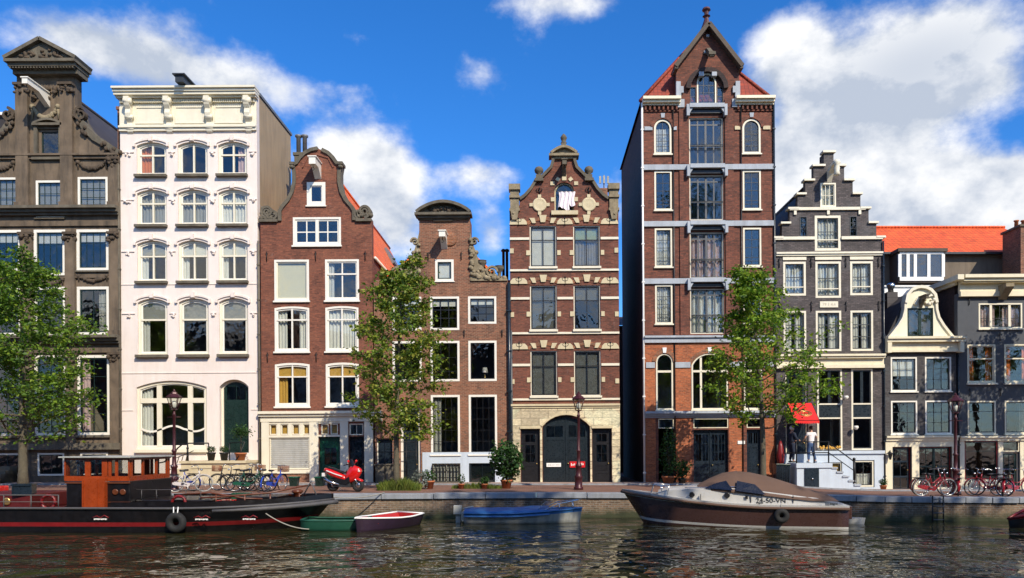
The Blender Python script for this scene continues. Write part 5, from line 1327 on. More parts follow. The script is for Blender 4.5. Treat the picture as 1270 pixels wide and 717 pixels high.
def mats2():
    M['reflgrey'] = plain('painted_pane_reflection', (.16, .155, .14), .8, var=.25, scale=1.5)  # opaque grey in place of a flat reflection on window panes
    M['dirtyshut'] = plain('grey_shutter', (.5, .5, .47), .5, var=.15, scale=2, grime=.4, grimecol=(.25, .25, .22))
    M['greenblind'] = plain('pale_green_blind', (.32, .42, .3), .8, var=.1)
    M['greyblue'] = plain('grey_blue_curtain', (.22, .23, .28), .9, var=.2, scale=5)
    M['whitepl'] = plain('white_plate', (.85, .84, .8), .4, var=.05)
    M['redpl'] = plain('red_plate', (.6, .01, .015), .4, var=.1)
    M['textf2'] = plain('grey_lettering', (.25, .25, .25), .6, var=.05)
    M['brickcope'] = plain('dark_stone_coping', (.13, .1, .075), .85, var=.4, scale=3, bmp=.5, grime=.4)
    M['lead2'] = plain('maroon_zinc', (.1, .035, .03), .5, var=.3)
    M['gablecream'] = plain('pale_yellow_render', (.8, .76, .58), .7, var=.08, scale=1.5, bmp=.05, grime=.15, grimecol=(.35, .3, .2))
    M['slatex'] = tile('front_slate_roof', (.06, .052, .055), (.045, .04, .042), 'x')
mats2()
for f in (house1, house2, house3, house4, house5, house6, house7, house8, house9): f()
for o in sc.objects:      # the row leans a little, as old canal houses do
    if o.parent is None and o.get('category') == 'house': o.rotation_euler[1] = -R(.38)

def rear_house():
    # long tiled building behind the small house
    Y = 46.; r = thing('rear_tiled_building', 'building with a long bright orange tiled roof behind the small bell-gable house', 'house', (24.5, Y, 0))
    def P(px, py, y=Y): return at(px, py, y)
    xa, xb = P(1087, 300)[0], P(1296, 300)[0]
    ze = P(1100, 315)[1]; zr = at(1100, 283, Y + 4)[1]
    mb = MB(); mb.add([(xa, Y - .3, ze), (xb, Y - .3, ze), (xb, Y + 4, zr), (xa, Y + 4, zr), (xa, Y + 8.3, ze), (xb, Y + 8.3, ze)], [(0, 1, 2, 3), (3, 2, 5, 4), (0, 3, 4), (1, 5, 2), (0, 4, 5, 1)], False)
    mb.build('roof', M['tileox'], r)
    mb = MB()
    for i in range(48): x = xa + (xb - xa) * (i + .5) / 48; mb.tube([(x - .13, Y + 4, zr + .05), (x + .13, Y + 4, zr + .07)], .09, 6)
    mb.build('ridge_tiles', M['tileox'], r)
    mb = MB(); mb.box(xa + .05, xb - .05, Y, Y + 8, -.5, ze - .05); mb.build('wall', M['tanwall'], r)
    mb = MB(); mb.box(xa - .2, xb, Y - .42, Y - .28, ze - .1, ze + .02); mb.build('gutter', M['darkgrey'], r)
    # white dormer
    a, zt = P(1115, 311, Y - 1.2); b, zb = P(1171, 346, Y - 1.2); y0, y1 = Y - 1.2, Y + .6
    d = MB(); d.box(a, b, y0 + .08, y1, zb - .2, zt - .05); d.box(a - .1, b + .15, y0 - .12, y1 + .1, zt - .06, zt + .12)
    dm = d.build('dormer', M['brownclad'], r)
    n = 4; fr = MB(); pn = MB(); edges = [0, .26, .38, .68, 1.0]; edges = [0.02, .2, .36, .66, .98]
    fr.box(a + .05, b - .02, y0, y0 + .07, zb - .1, zb + .12); fr.box(a + .05, b - .02, y0, y0 + .07, zt - .2, zt - .07)
    for e in edges: x = a + (b - a) * e; fr.box(x - .09 if e else x, x + .09, y0 - .01, y0 + .07, zb + .12, zt - .2)
    fr.build('window_frame', M['whitepl'], dm)
    pn.box(a + .06, b - .04, y0 + .03, y0 + .04, zb + .12, zt - .2); pn.build('pane', M['glassref'], dm)
    # white parapet below
    a, z1 = P(1097, 356, Y - 1.8); b, z0 = P(1166, 380, Y - 1.8)
    mb = MB(); mb.box(a, b, Y - 1.8, Y - 1.5, z0, z1); mb.box(a - .05, b + .05, Y - 1.9, Y - 1.45, z1, z1 + .08)
    mb.build('parapet', M['whitepl'], r)
    # brick chimney
    r2 = thing('brick_chimney_stack', 'tall red brick chimney stack behind the dark rendered house', 'chimney', (27.6, 44, 0))
    a, zt = at(1266, 281, 43.5); b, _ = at(1300, 281, 43.5)
    mb = MB(); mb.box(a, b + .25, 43.5, 45.2, 8, zt); mb.build('stack', M['brick4'], r2)
    mb = MB(); mb.box(a - .08, b + .33, 43.42, 45.28, zt, zt + .12)
    mb.build('cap', M['oldstone'], r2)
    mb = MB()
    for i in range(3): mb.lathe([(.12, 0), (.1, .4), (.14, .42), (.14, .48)], (a + .25 + .4 * i, 44.3, zt + .1), 10)
    mb.build('chimney_pot', M['terra'], r2)
    # far slate roof seen at the left edge
    r3 = thing('rear_slate_building', 'low slate roof with a white gutter behind the brown stone house, far left', 'house', (-36, 46, 0))
    a, z0 = at(-60, 142, 46); b, _ = at(21, 142, 46); _, z1 = at(0, 160, 46)
    mb = MB(); mb.box(a, b, 46, 52, -.5, z0 - .05); mb.build('wall', M['slate'], r3)
    mb = MB(); mb.box(a, b + .1, 45.8, 46, z0 - .1, z0 + .06); mb.build('gutter', M['whitepl'], r3)
M['tanwall'] = plain('weathered_brown_cladding', (.2, .16, .12), .9, var=.3, scale=1, grime=.4, bmp=.2)
M['brownclad'] = plain('brown_dormer_cladding', (.1, .07, .05), .8, var=.3)
M['glassref'] = glass('reflective_glass', .8, 1.9, .3)
rear_house()
def gap_house():
    r = thing('rear_brick_house', 'dark brick house glimpsed at the back of the alley left of the tall warehouse', 'house', (5.6, 53, 0))
    _, zt = at(770, 404, 53); mb = MB(); mb.box(3.2, 8, 53, 60, -.5, zt); mb.build('wall', M['brick6d'], r)
    mb = MB(); mb.add([(3., 52.8, zt), (8.2, 52.8, zt), (8.2, 56.5, zt + 1.2), (3., 56.5, zt + 1.2)], [(0, 1, 2, 3)], False); mb.build('roof', M['slate'], r)
gap_house()
def window_lamp():
    r = thing('table_lamp', 'small table lamp with a white shade inside the window above the grey-blue plinth', 'lamp', (X(601), FY + .2, Z(470)))
    mb = MB(); mb.lathe([(.09, 0), (.09, .03), (.03, .06), (.05, .16), (.025, .26), (.015, .36)], seg=12); mb.build('lamp_base', M['gold'], r, False)
    mb = MB(); mb.lathe([(.17, .32), (.1, .58), (.095, .58), (.16, .33)], seg=14); mb.build('lamp_shade', M['curtain'], r, False)
window_lamp()
# row of houses on the near bank behind the viewer: out of the picture, seen only in the window glass
def near_row():
    rnd = random.Random(9); x = -55.
    names = ['red brick', 'grey brick', 'cream painted', 'brown brick', 'white painted', 'dark brick']
    for i, w in enumerate((7.2, 6.1, 8, 6.6, 7, 6, 7.6, 6.4, 7.2, 6.2, 7.8, 6.5, 7, 6.8)):
        hgt = rnd.uniform(12, 17); mt = [M['brick5'], M['brick7'], M['cream'], M['brick4'], M['whitewall'], M['brick3']][i % 6]
        r = thing('near_bank_house', names[i % 6] + ' house on the near bank behind the viewer, outside the picture', 'house', (x + w / 2, -12, 0), 0, 'houses on the near bank')
        mb = MB(); mb.box(x + .02, x + w - .02, -22, -12, -.5, hgt); mb.build('wall', mt, r)
        mb = MB(); mb.add([(x, -12.01, hgt), (x + w, -12.01, hgt), (x + w / 2, -12.01, hgt + w * .5), (x, -22, hgt), (x + w, -22, hgt), (x + w / 2, -22, hgt + w * .5)], [(1, 0, 2), (0, 1, 4, 3), (0, 3, 5, 2), (1, 2, 5, 4), (3, 4, 5)], False); mb.build('roof', M['slate'], r)
        for f in range(4):
            for c in range(3):
                mb = MB(); a = x + w * (c + .22) / 3; z = 1 + (hgt - 1.5) * f / 4; mb.box(a, a + w * .19, -12, -11.94, z, z + 1.9); mb.build('window', M['reflgrey'], r)
        x += w
near_row()
# ------------------------------------------------------------------ street, quay, canal
EDGE = [(-200, 29.2), (-60, 29.2), (-8, 29.4), (0, 30.1), (4, 30.1), (13, 28.5), (60, 28.3), (200, 28.3)]
def edge_y(x):
    for (a, b), (c, d) in zip(EDGE, EDGE[1:]):
        if a <= x <= c: return b + (d - b) * (x - a) / (c - a)
    return 29.
def sm(t): t = max(0, min(1, t)); return t * t * (3 - 2 * t)
def ground_z(x, y):
    s = sm((x - 9) / 8.); e = edge_y(x)
    v = max(0, min(1, (y - e) / (FY - e)))
    return -s * (.07 + .27 * v)
def sheet(name, xs, ys, zf, mat, kind='structure'):
    mb = MB(); n = len(xs)
    mb.add([(x, yf, zf(x, yf)) for yv in ys for x in xs for yf in [yv(x) if callable(yv) else yv]],
           [(j * n + i, j * n + i + 1, (j + 1) * n + i + 1, (j + 1) * n + i) for j in range(len(ys) - 1) for i in range(n - 1)], True)
    o = mb.build(name, mat); o['kind'] = kind; return o

def paving():
    m, nt, out = new_mat('street_bricks')
    b = N(nt, 'ShaderNodeBsdfPrincipled', Roughness=.85)
    tc = N(nt, 'ShaderNodeTexCoord').outputs['Object']
    bt = N(nt, 'ShaderNodeTexBrick', Scale=1.)
    for k, c in (('Color1', (.27, .12, .075)), ('Color2', (.2, .1, .07)), ('Mortar', (.1, .08, .06))): bt.inputs[k].default_value = c4(c)
    bt.inputs['Brick Width'].default_value = .2; bt.inputs['Row Height'].default_value = .1; bt.inputs['Mortar Size'].default_value = .008
    L(nt, tc, bt.inputs['Vector'])
    c = mixc(nt, 1., bt.outputs[0], ramp(nt, noise_tex(nt, tc, .7, 6, .7), [(.3, .6), (.7, 1.2)]), 'MULTIPLY')
    L(nt, c, b.inputs[0]); L(nt, bump(nt, bt.outputs['Fac'], -.4, .01), b.inputs['Normal']); L(nt, b.outputs[0], out.inputs[0]); return m
M['paving'] = paving()
def tide(m):
    nt = m.node_tree; b = [n for n in nt.nodes if n.type == 'BSDF_PRINCIPLED'][0]; src = b.inputs['Base Color'].links[0].from_socket
    g = N(nt, 'ShaderNodeNewGeometry'); s = N(nt, 'ShaderNodeSeparateXYZ'); L(nt, g.outputs['Position'], s.inputs[0])
    n = noise_tex(nt, g.outputs['Position'], 1.5, 5, .7)
    a = N(nt, 'ShaderNodeMath', operation='MULTIPLY_ADD'); L(nt, n, a.inputs[0]); a.inputs[1].default_value = -.6; L(nt, s.outputs[2], a.inputs[2])
    r = ramp(nt, a.outputs[0], [(0., 1.), (1., 0.)]); mr = N(nt, 'ShaderNodeMapRange'); L(nt, a.outputs[0], mr.inputs[0])
    mr.inputs[1].default_value = -1.15; mr.inputs[2].default_value = -.85; mr.inputs[3].default_value = .9; mr.inputs[4].default_value = 0.
    L(nt, mixc(nt, mr.outputs[0], src, (.02, .032, .01)), b.inputs['Base Color'])
tide(M['mosswall'])
M['pavement'] = brick('pink_pavement_slabs', (.42, .28, .22), (.36, .25, .2), (.2, .16, .13), .3, .3, .01, grime=.2, big=.2)
XS = [-200, -120, -60, -40, -30, -20, -14, -8, -4, 0, 2, 4, 6, 8, 9, 10, 11, 12, 13, 14, 15, 16, 17, 18, 20, 24, 30, 45, 60, 120, 200]
sheet('street', XS, [lambda x: edge_y(x) + .55, lambda x: edge_y(x) + 2.5, lambda x: edge_y(x) + 4.5, 36.4, 38.0, 38.6], ground_z, M['paving'])
sheet('ground', [-1500, -200, -60, 0, 9, 12, 15, 18, 60, 200, 1500], [38.4, 60, 200, 1500], lambda x, y: ground_z(x, 38) - .012, M['paving'])
sheet('pavement', XS, [36.4, 37.2, 38.02], lambda x, y: ground_z(x, y) + .06, M['pavement'])
mb = MB()
for x0, x1 in zip(XS, XS[1:]):
    z0, z1 = ground_z(x0, 36.4), ground_z(x1, 36.4)
    mb.add([(x0, 36.28, z0 - .1), (x1, 36.28, z1 - .1), (x1, 36.28, z1 + .07), (x0, 36.28, z0 + .07), (x1, 36.41, z1 + .07), (x0, 36.41, z0 + .07), (x1, 36.41, z1 - .1), (x0, 36.41, z0 - .1)], [(0, 1, 2, 3), (3, 2, 4, 5), (5, 4, 6, 7)], False)
k = mb.build('kerb', M['coping']); k['kind'] = 'structure'
# far quay wall with its coping
qw = thing('quay_wall', 'old brick quay wall with blue grey coping stones along the far side of the canal', 'quay wall', (0, 29, 0))
rn = random.Random(5)
mb = MB(); cp = MB()
pts = [x for x in XS]
xx = []
for a, b in zip(pts, pts[1:]):
    n = max(1, int((b - a) / 1.6)) if abs(a) < 70 else 1
    xx += [a + (b - a) * i / n for i in range(n)]
xx.append(200)
for a, b in zip(xx, xx[1:]):
    ya, yb = edge_y(a) + .12, edge_y(b) + .12
    za, zb_ = ground_z(a, edge_y(a)) - .2, ground_z(b, edge_y(b)) - .2
    mb.add([(a, ya, -4), (b, yb, -4), (b, yb, zb_), (a, ya, za), (b, yb + .5, zb_), (a, ya + .5, za)], [(0, 1, 2, 3), (3, 2, 4, 5)], False)
    g = .012; j = rn.uniform(-.012, .012)
    ya, yb = edge_y(a) + .04 + j, edge_y(b) + .04 + j; za += .0; t = .215 + rn.uniform(-.008, .008)
    v = [(a + g, ya, za), (b - g, yb, zb_), (b - g, yb + .56, zb_), (a + g, ya + .56, za)]
    cp.add(v + [(p[0], p[1], p[2] + t) for p in v], [(0, 3, 2, 1), (4, 5, 6, 7), (0, 1, 5, 4), (1, 2, 6, 5), (2, 3, 7, 6), (3, 0, 4, 7)], False)
mb.build('wall', M['mosswall'], qw); cp.build('coping', M['coping'], qw, bevel=.02)

def watermat():
    m, nt, out = new_mat('canal_water')
    b = N(nt, 'ShaderNodeBsdfPrincipled', Roughness=.015, IOR=1.7)
    b.inputs['Base Color'].default_value = (.03, .029, .011, 1)
    tc = N(nt, 'ShaderNodeTexCoord').outputs['Object']
    m1 = scaled(nt, tc, (.9, 1.1, 1))
    a = noise_tex(nt, m1, .8, 0, .5, .3); c = noise_tex(nt, m1, 2.3, 1., .45, .5); e = noise_tex(nt, tc, .22, 2)
    s = N(nt, 'ShaderNodeMath', operation='MULTIPLY'); L(nt, c, s.inputs[0]); s.inputs[1].default_value = .45
    t = N(nt, 'ShaderNodeMath', operation='ADD'); L(nt, a, t.inputs[0]); L(nt, s.outputs[0], t.inputs[1])
    amp = ramp(nt, e, [(.35, .35), (.62, 1.)])
    u = N(nt, 'ShaderNodeMath', operation='MULTIPLY'); L(nt, t.outputs[0], u.inputs[0]); L(nt, amp, u.inputs[1])
    L(nt, bump(nt, u.outputs[0], 1., .14), b.inputs['Normal'])
    L(nt, b.outputs[0], out.inputs[0]); return m
M['water'] = watermat()
w = sheet('water', [-400, -60, 0, 60, 400], [3.5, 12, 20, 30.5], lambda x, y: WATER, M['water'])
sheet('canal_bed', [-400, 400], [3.5, 30.5], lambda x, y: -3.9, M['oldstone'])
# near bank under the viewer
sheet('near_quay', [-400, -60, 0, 60, 400], [-300, -20, 3.4], lambda x, y: 0., M['paving'])
nq = MB(); nq.box(-400, 400, 3.4, 3.9, -4, .02); o = nq.build('near_quay_wall', M['mosswall']); tag(o, 'brick quay wall on the near bank, below the viewer and out of the picture', 'quay wall')

# iron ladder on the quay wall
def ladder(px):
    Y = 28.6; x = (px - CX) * Y / F; Y = edge_y(x) - .02
    r = thing('quay_ladder', 'narrow iron ladder fixed to the quay wall below the red bicycles', 'ladder', (x, Y, WATER))
    mb = MB()
    for s in (-.2, .2): mb.tube([(x + s, Y + .1, .0), (x + s, Y - .06, .02), (x + s, Y - .08, -1.4)], .03, 6)
    mb.build('rail', M['iron'], r); mb = MB()
    for i in range(5): mb.tube([(x - .2, Y - .08, -.12 - .25 * i), (x + .2, Y - .08, -.12 - .25 * i)], .022, 6)
    mb.build('rung', M['steelgrey'], r)
ladder(1160)

# ------------------------------------------------------------------ street lamps
def lamp(px, Y, label, H=4.15, src=[None]):
    x = (px - CX) * Y / F; z0 = ground_z(x, Y)
    r = thing('street_lamp', label, 'street lamp', (0, 0, 0), 0, 'maroon street lamps along the quay')
    if src[0] is None:
        src[0] = r
        mb = MB()
        mb.lathe([(.2, 0), (.2, .1), (.16, .14), (.16, .5), (.19, .54), (.13, .62), (.11, .95), (.14, .98), (.14, 1.04), (.085, 1.12), (.07, 1.6), (.1, 1.63), (.1, 1.68), (.065, 1.74), (.055, 3.1), (.085, 3.14), (.05, 3.2), (.045, 3.34)], seg=12)
        mb.tube([(-.28, 0, 3.05), (.28, 0, 3.05)], .018, 6)
        mb.build('post', M['ironr'], r, False)
        mb = MB(); c = 3.36
        for k in range(6):
            a = k * PI / 3 + PI / 6; mb.tube([(.12 * math.cos(a), .12 * math.sin(a), c), (.27 * math.cos(a), .27 * math.sin(a), c + .48)], .016, 5)
        mb.lathe([(.07, 0), (.14, .02), (.14, .05), (.05, .05)], (0, 0, c - .02), 6, False, PI / 6)
        mb.lathe([(.3, 0), (.32, .03), (.2, .14), (.14, .17), (.12, .24), (.05, .27), (.05, .31), (.02, .36)], (0, 0, c + .47), 6, False, PI / 6)
        hd = mb.build('lantern', M['ironr'], r, False)
        mb = MB(); mb.lathe([(.105, 0), (.25, .46)], (0, 0, c + .01), 6, False, PI / 6); mb.build('lamp_glass', M['glasslamp'], hd, False)
        mb = MB(); mb.lathe([(.02, 0), (.09, .05), (.1, .22), (.05, .3)], (0, 0, c + .05), 10); mb.build('bulb', M['lampglass'], hd, False)
    else:
        for ch in [q for q in sc.objects if q.parent == src[0]]: copy_tree(ch, r)
    r.location = (x, Y, z0)
M['glasslamp'] = glass('lantern_glass', .9, 1.6, .1)
lamp(216, 31.5, 'maroon street lamp in front of the white house, beside the barge cabin')
lamp(717.5, 32.6, 'maroon street lamp in front of the dark arched double doors')
lamp(1185, 31.4, 'maroon street lamp standing among the red bicycles')

# ------------------------------------------------------------------ trees
def leafcloud(mb, rnd, c, n, spread, size, flat=.8):
    for _ in range(n):
        p = Vector((rnd.gauss(0, spread), rnd.gauss(0, spread), rnd.gauss(0, spread * flat))) + c
        d = Vector((rnd.uniform(-1, 1), rnd.uniform(-1, 1), rnd.uniform(-.8, .4))).normalized()
        n2 = Vector((rnd.uniform(-1, 1), rnd.uniform(-1, 1), rnd.uniform(-.2, 1.4))).normalized()
        s = d.cross(n2)
        if s.length < .05: continue
        s.normalize(); L_ = size * rnd.choice((.5, .7, .85, 1., 1.15, 1.4)) * rnd.uniform(.85, 1.15); W = L_ * .34; up = s.cross(d) * L_ * .12
        mb.add([p, p + d * L_ * .45 + s * W + up, p + d * L_, p + d * L_ * .45 - s * W + up], [(0, 1, 2, 3)], False)
def tree(name, label, cat, x, y, H, prof, r0, nleaf, seed, leafmat, clear, lean=(0, 0), size=.15, group=None, z0=None, nb=34, clump=.17):
    """prof(t, angle): crown radius at fraction t of the crown height"""
    rnd = random.Random(seed); z0 = ground_z(x, y) if z0 is None else z0
    r = thing(name, label, cat, (x, y, z0), 0, group)
    tb = MB(); lb = MB()
    tp = []; n = 12
    for i in range(n + 1):
        t = i / n; tp.append(Vector((lean[0] * t * t + .06 * H / 10 * math.sin(3 * t + seed), lean[1] * t * t + .05 * math.sin(4 * t + seed * 2), H * .96 * t)))
    def tpos(t): i = min(n - 1, int(t * n)); return tp[i].lerp(tp[i + 1], t * n - i)
    def trad(t): return max(.012, r0 * (1 - t) ** .8 * (1 + .35 * math.exp(-t * 30)))
    tb.tube([tp[0] - Vector((0, 0, .1))] + tp[1:], [trad(i / n) for i in range(n + 1)], 8)
    tips = []
    for b in range(nb):
        t = clear + (1 - clear) * (b + rnd.random()) / nb * .97
        u = (t - clear) / (1 - clear); ang = b * 2.4 + rnd.uniform(-.4, .4)
        Rr = prof(u, ang) * rnd.uniform(.75, 1.1); base = tpos(t)
        rise = Rr * rnd.uniform(.25, .75); dx, dy = math.cos(ang), math.sin(ang)
        pts = []; m = 6
        for k in range(m + 1):
            s = k / m
            pts.append(base + Vector((dx * Rr * s, dy * Rr * s, rise * s ** 1.3)) + Vector((rnd.uniform(-1, 1), rnd.uniform(-1, 1), rnd.uniform(-1, 1))) * .07 * Rr * (0 if k == 0 else 1))
        br = max(.012, min(.3 * trad(t), .02 * Rr + .01)) + .006
        tb.tube(pts, [br * (1 - .75 * k / m) for k in range(m + 1)], 5)
        for k in range(1, m + 1):
            for q in range(2 if k > 2 else 1):
                a2 = ang + rnd.uniform(-1.3, 1.3); l2 = Rr * rnd.uniform(.16, .42) * (.6 + .4 * (1 - k / m)) + .15
                e = pts[k] + Vector((math.cos(a2) * l2, math.sin(a2) * l2, rnd.uniform(-.15, .5) * l2))
                mid = pts[k].lerp(e, .5) + Vector((0, 0, .04))
                tb.tube([pts[k], mid, e], [.012, .009, .005], 4)
                tips += [(mid, .8), (e, 1.2), (pts[k], .5 if k > 2 else .15)]
    tips.append((tp[-1], 2)); tips.append((tpos(.95), 2))
    tot = sum(w for _, w in tips)
    for p, w in tips: leafcloud(lb, rnd, p, max(1, int(nleaf * w / tot * rnd.choice((.15, .6, 1., 1.4, 2.)))), clump * rnd.uniform(.6, 1.4), size, .7)
    tb.build('trunk', M['bark'], r, False); lb.build('crown', leafmat, r, False)
    return r
def prof_mid(t, a): return (.55 + 2.1 * math.sin(PI * min(1, t * .92 + .12)) ** 1.2 * (1 - .35 * t)) * (1 - .15 * math.sin(a * 2))
tree('elm_tree', 'leafy elm tree in front of the brown stone house at the left edge', 'tree', -21.5, 32.2, 9.9, lambda t, a: (.85 + 1.85 * math.sin(PI * min(1, .2 + .76 * t)) * (1 - .5 * t)) * (1. if math.cos(a) > 0 else 1.1), .19, 17500, 11, M['leaf3'], .2, (-.3, .1), .15, 'street trees', nb=46, clump=.2)
tree('elm_tree', 'slender tree between the red-brown bell-gable house and the neck-gable house', 'tree', (493 - CX) * 32.2 / F, 32.2, 9.9, lambda t, a: .5 + 1.6 * math.sin(PI * min(1, .22 + .74 * t)) ** 1.3 * (1 - .5 * t), .13, 9800, 23, M['leaf2'], .21, (.2, 0), .16, 'street trees', nb=40)
tree('elm_tree', 'bright green tree in front of the tall warehouse, behind the brown cruiser', 'tree', (947 - CX) * 32.0 / F, 32.0, 9.6, lambda t, a: (.4 + 2.35 * math.sin(PI * min(1, .32 + .66 * t)) ** 1.5 * (1 - .72 * t)) * (1 + .18 * math.cos(a)), .14, 10800, 37, M['leaf'], .27, (-.75, 0), .15, 'street trees', nb=44)
tree('elm_tree', 'elm tree just outside the right edge, shading the dark rendered house', 'tree', 25.2, 32.4, 12.2, lambda t, a: .5 + 2.1 * math.sin(PI * min(1, .2 + .75 * t)), .17, 12000, 77, M['leaf'], .45, (-.3, 0), .17, 'street trees')
# big elms of the near bank, behind and beside the viewer: they shade the far quay wall
for i, (x, y) in enumerate(((14.2, 3.4), (27.2, 3.3))):
    tree('near_bank_elm', 'tall old elm on the near bank beside the viewer, outside the picture', 'tree', x, y - 1.0, 26.5, lambda t, a: 3.9 * math.sin(PI * min(1, .25 + .7 * t)) ** .7, .4, 3600, 50 + i, M['leafd'], .3, (0, 1.5), .5, 'elms on the near bank', z0=0, nb=30, clump=.7)

def bushplant(name, label, cat, px, py, Y, h, w, n, mat, size, pot=None, seed=1, group=None, kind=None):
    x = (px - CX) * Y / F; z = ground_z(x, Y) if py is None else CH + (HY - py) * Y / F
    rnd = random.Random(seed); r = thing(name, label, cat, (x, Y, z), 0, group, kind)
    zb = 0
    if pot:
        pr, ph, pm = pot; mb = MB(); mb.lathe([(pr * .7, 0), (pr * .95, ph * .82), (pr * 1.08, ph * .84), (pr * 1.08, ph), (pr * .9, ph), (pr * .85, ph * .85)], seg=14)
        mb.build('pot', pm, r, False); zb = ph
    tb = MB(); lb = MB()
    for _ in range(max(5, n // 60)):
        a = rnd.uniform(0, 2 * PI); q = rnd.uniform(.2, 1) * w * .5; e = Vector((math.cos(a) * q, math.sin(a) * q, zb + h * rnd.uniform(.4, 1)))
        tb.tube([(0, 0, zb - .05), e * .5 + Vector((0, 0, zb * .5 + h * .1)), e], [.012, .01, .004], 4)
    for _ in range(n):
        th = rnd.uniform(0, 2 * PI); ph_ = math.acos(rnd.uniform(-1, 1)); rr = rnd.uniform(.55, 1.08)
        rr *= 1 + .18 * math.sin(3 * th + seed) * math.sin(2 * ph_)
        c = Vector((w / 2 * rr * math.sin(ph_) * math.cos(th), w / 2 * rr * math.sin(ph_) * math.sin(th), zb + h / 2 + h / 2 * rr * math.cos(ph_)))
        leafcloud(lb, rnd, c, 1, .01, size)
    tb.build('stem', M['bark'], r, False); lb.build('leaves', mat, r, False)
    return r
bushplant('potted_bush', 'large leafy bush in a terracotta pot left of the arched double doors', 'potted plant', 628, None, 33.5, 1.75, 1.35, 1500, M['leafd'], .16, (.25, .38, M['terra']), 3)
bushplant('potted_plant', 'small plant in a pot left of the big leafy bush', 'potted plant', 601, None, 33.2, .3, .4, 200, M['leafd'], .08, (.14, .22, M['terra']), 4)
bushplant('potted_plant', 'spindly plant in a pot in front of the grey-blue plinth', 'potted plant', 572, None, 33.2, .45, .35, 110, M['leafd'], .08, (.14, .22, M['terra']), 5)
bushplant('potted_plant', 'dark plant in a large pot at the right end of the tree bed', 'potted plant', 532, None, 33.3, .45, .6, 260, M['leafd'], .1, (.24, .35, M['terra']), 6)
bushplant('potted_shrub', 'round green ball shrub in an orange pot beside the small cream-fronted house', 'potted plant', 1095.5, None, 37.2, .33, .36, 500, M['leafd'], .05, (.16, .26, M['terra']), 7)
bushplant('potted_shrub', 'left round shrub in a black pot on the white house stoop', 'potted plant', 262, 571, 36.6, .3, .38, 450, M['leafd'], .05, (.2, .38, M['black']), 8)
bushplant('potted_shrub', 'right round shrub in a black pot on the white house stoop', 'potted plant', 278, 571, 36.6, .3, .38, 450, M['leafd'], .05, (.2, .38, M['black']), 9)
def topiary():
    r = bushplant('potted_tree', 'small standard tree in a terracotta pot by the white house door', 'potted plant', 298.5, 571, 36.7, .02, .02, 5, M['leafd'], .05, (.26, .36, M['terra']), 10)
    rnd = random.Random(2); mb = MB(); mb.tube([(0, 0, .3), (.02, 0, 1.15)], .025, 6); mb.build('trunk', M['bark'], r, False)
    mb = MB()
    for _ in range(700): leafcloud(mb, rnd, Vector((rnd.gauss(0, .2), rnd.gauss(0, .2), 1.38 + rnd.gauss(0, .14))), 1, .02, .09)
    mb.build('crown', M['leafd'], r, False)
topiary()
# tall grass in the tree bed (nobody could count it)
def grassbed(px0, px1, Y0, Y1, n, h, seed, label):
    rnd = random.Random(seed); mb = MB()
    for _ in range(n):
        Y = rnd.uniform(Y0, Y1); x = (rnd.uniform(px0, px1) - CX) * Y / F; z = ground_z(x, Y); hh = h * rnd.uniform(.4, 1.2) * (1 - .5 * abs(2 * ((x * F / Y + CX) - px0) / (px1 - px0) - 1))
        a = rnd.uniform(0, 2 * PI); d = Vector((math.cos(a), math.sin(a), 0)); l = rnd.uniform(.1, .6) * hh; s = d.cross(Vector((0, 0, 1))) * .012
        b = Vector((x, Y, z)); mb.add([b - s, b + s, b + d * l * .4 + Vector((0, 0, hh * .6)) + s * .7, b + d * l + Vector((0, 0, hh)), b + d * l * .4 + Vector((0, 0, hh * .6)) - s * .7], [(0, 1, 2, 3, 4)], False)
    o = mb.build('grass', M['grass']); tag(o, label, 'grass', kind='stuff')
grassbed(468, 522, 31.8, 33.0, 2200, .5, 1, 'tall grass and weeds round the foot of the middle tree')
grassbed(560, 622, 33.2, 33.7, 700, .3, 2, 'low green weeds between the pots along the pavement')
# ------------------------------------------------------------------ boats (local frame: +x towards the bow, z=0 at the waterline)
def hull(mb, st, rows, mats=None, open_top=False):
    """st: (x, half beam at gunwale, half beam at waterline, z gunwale, z keel, flare x shift at the bottom); rows: fractions from gunwale 0 to keel 1"""
    rings = []
    for (x, bt, bw, zt, zk, sh) in st:
        side = []
        for f in rows:
            # z from the gunwale to the keel, beam from bt to bw to 0
            z = zt + (zk - zt) * f
            if z >= 0: q = (zt - z) / max(.01, zt); b = bt + (bw - bt) * q ** 1.2
            else: q = z / zk; b = bw * math.sqrt(max(0, 1 - q ** 2.2))
            side.append((x - sh * f, b, z))
        rings.append([(p[0], -p[1], p[2]) for p in side] + [(p[0], p[1], p[2]) for p in side[::-1]])
    n = len(rings[0]); base = len(mb.v); vs = [p for r in rings for p in r]; m = len(rows)
    mb.v += vs
    for i in range(len(rings) - 1):
        for k in range(n - 1):
            mb.f.append([base + i * n + k, base + (i + 1) * n + k, base + (i + 1) * n + k + 1, base + i * n + k + 1])
            row = k if k < m - 1 else (n - 2 - k)
            mb.m.append(mats[row] if mats and row < len(mats) else 0); mb.sm.append(True)
    mb.f.append([base + k for k in range(n)]); mb.m.append(0); mb.sm.append(False)
    mb.f.append([base + (len(rings) - 1) * n + k for k in range(n)][::-1]); mb.m.append(0); mb.sm.append(False)
def gun(st, dz=0., db=0.):
    return [(s[0], -(s[1] + db), s[3] + dz) for s in st], [(s[0], (s[1] + db), s[3] + dz) for s in st]
def deck(mb, st, dz=-.05, db=-.03):
    a, b = gun(st, dz, db); n = len(a)
    mb.add(a + b, [(i, i + 1, n + i + 1, n + i) for i in range(n - 1)], True)
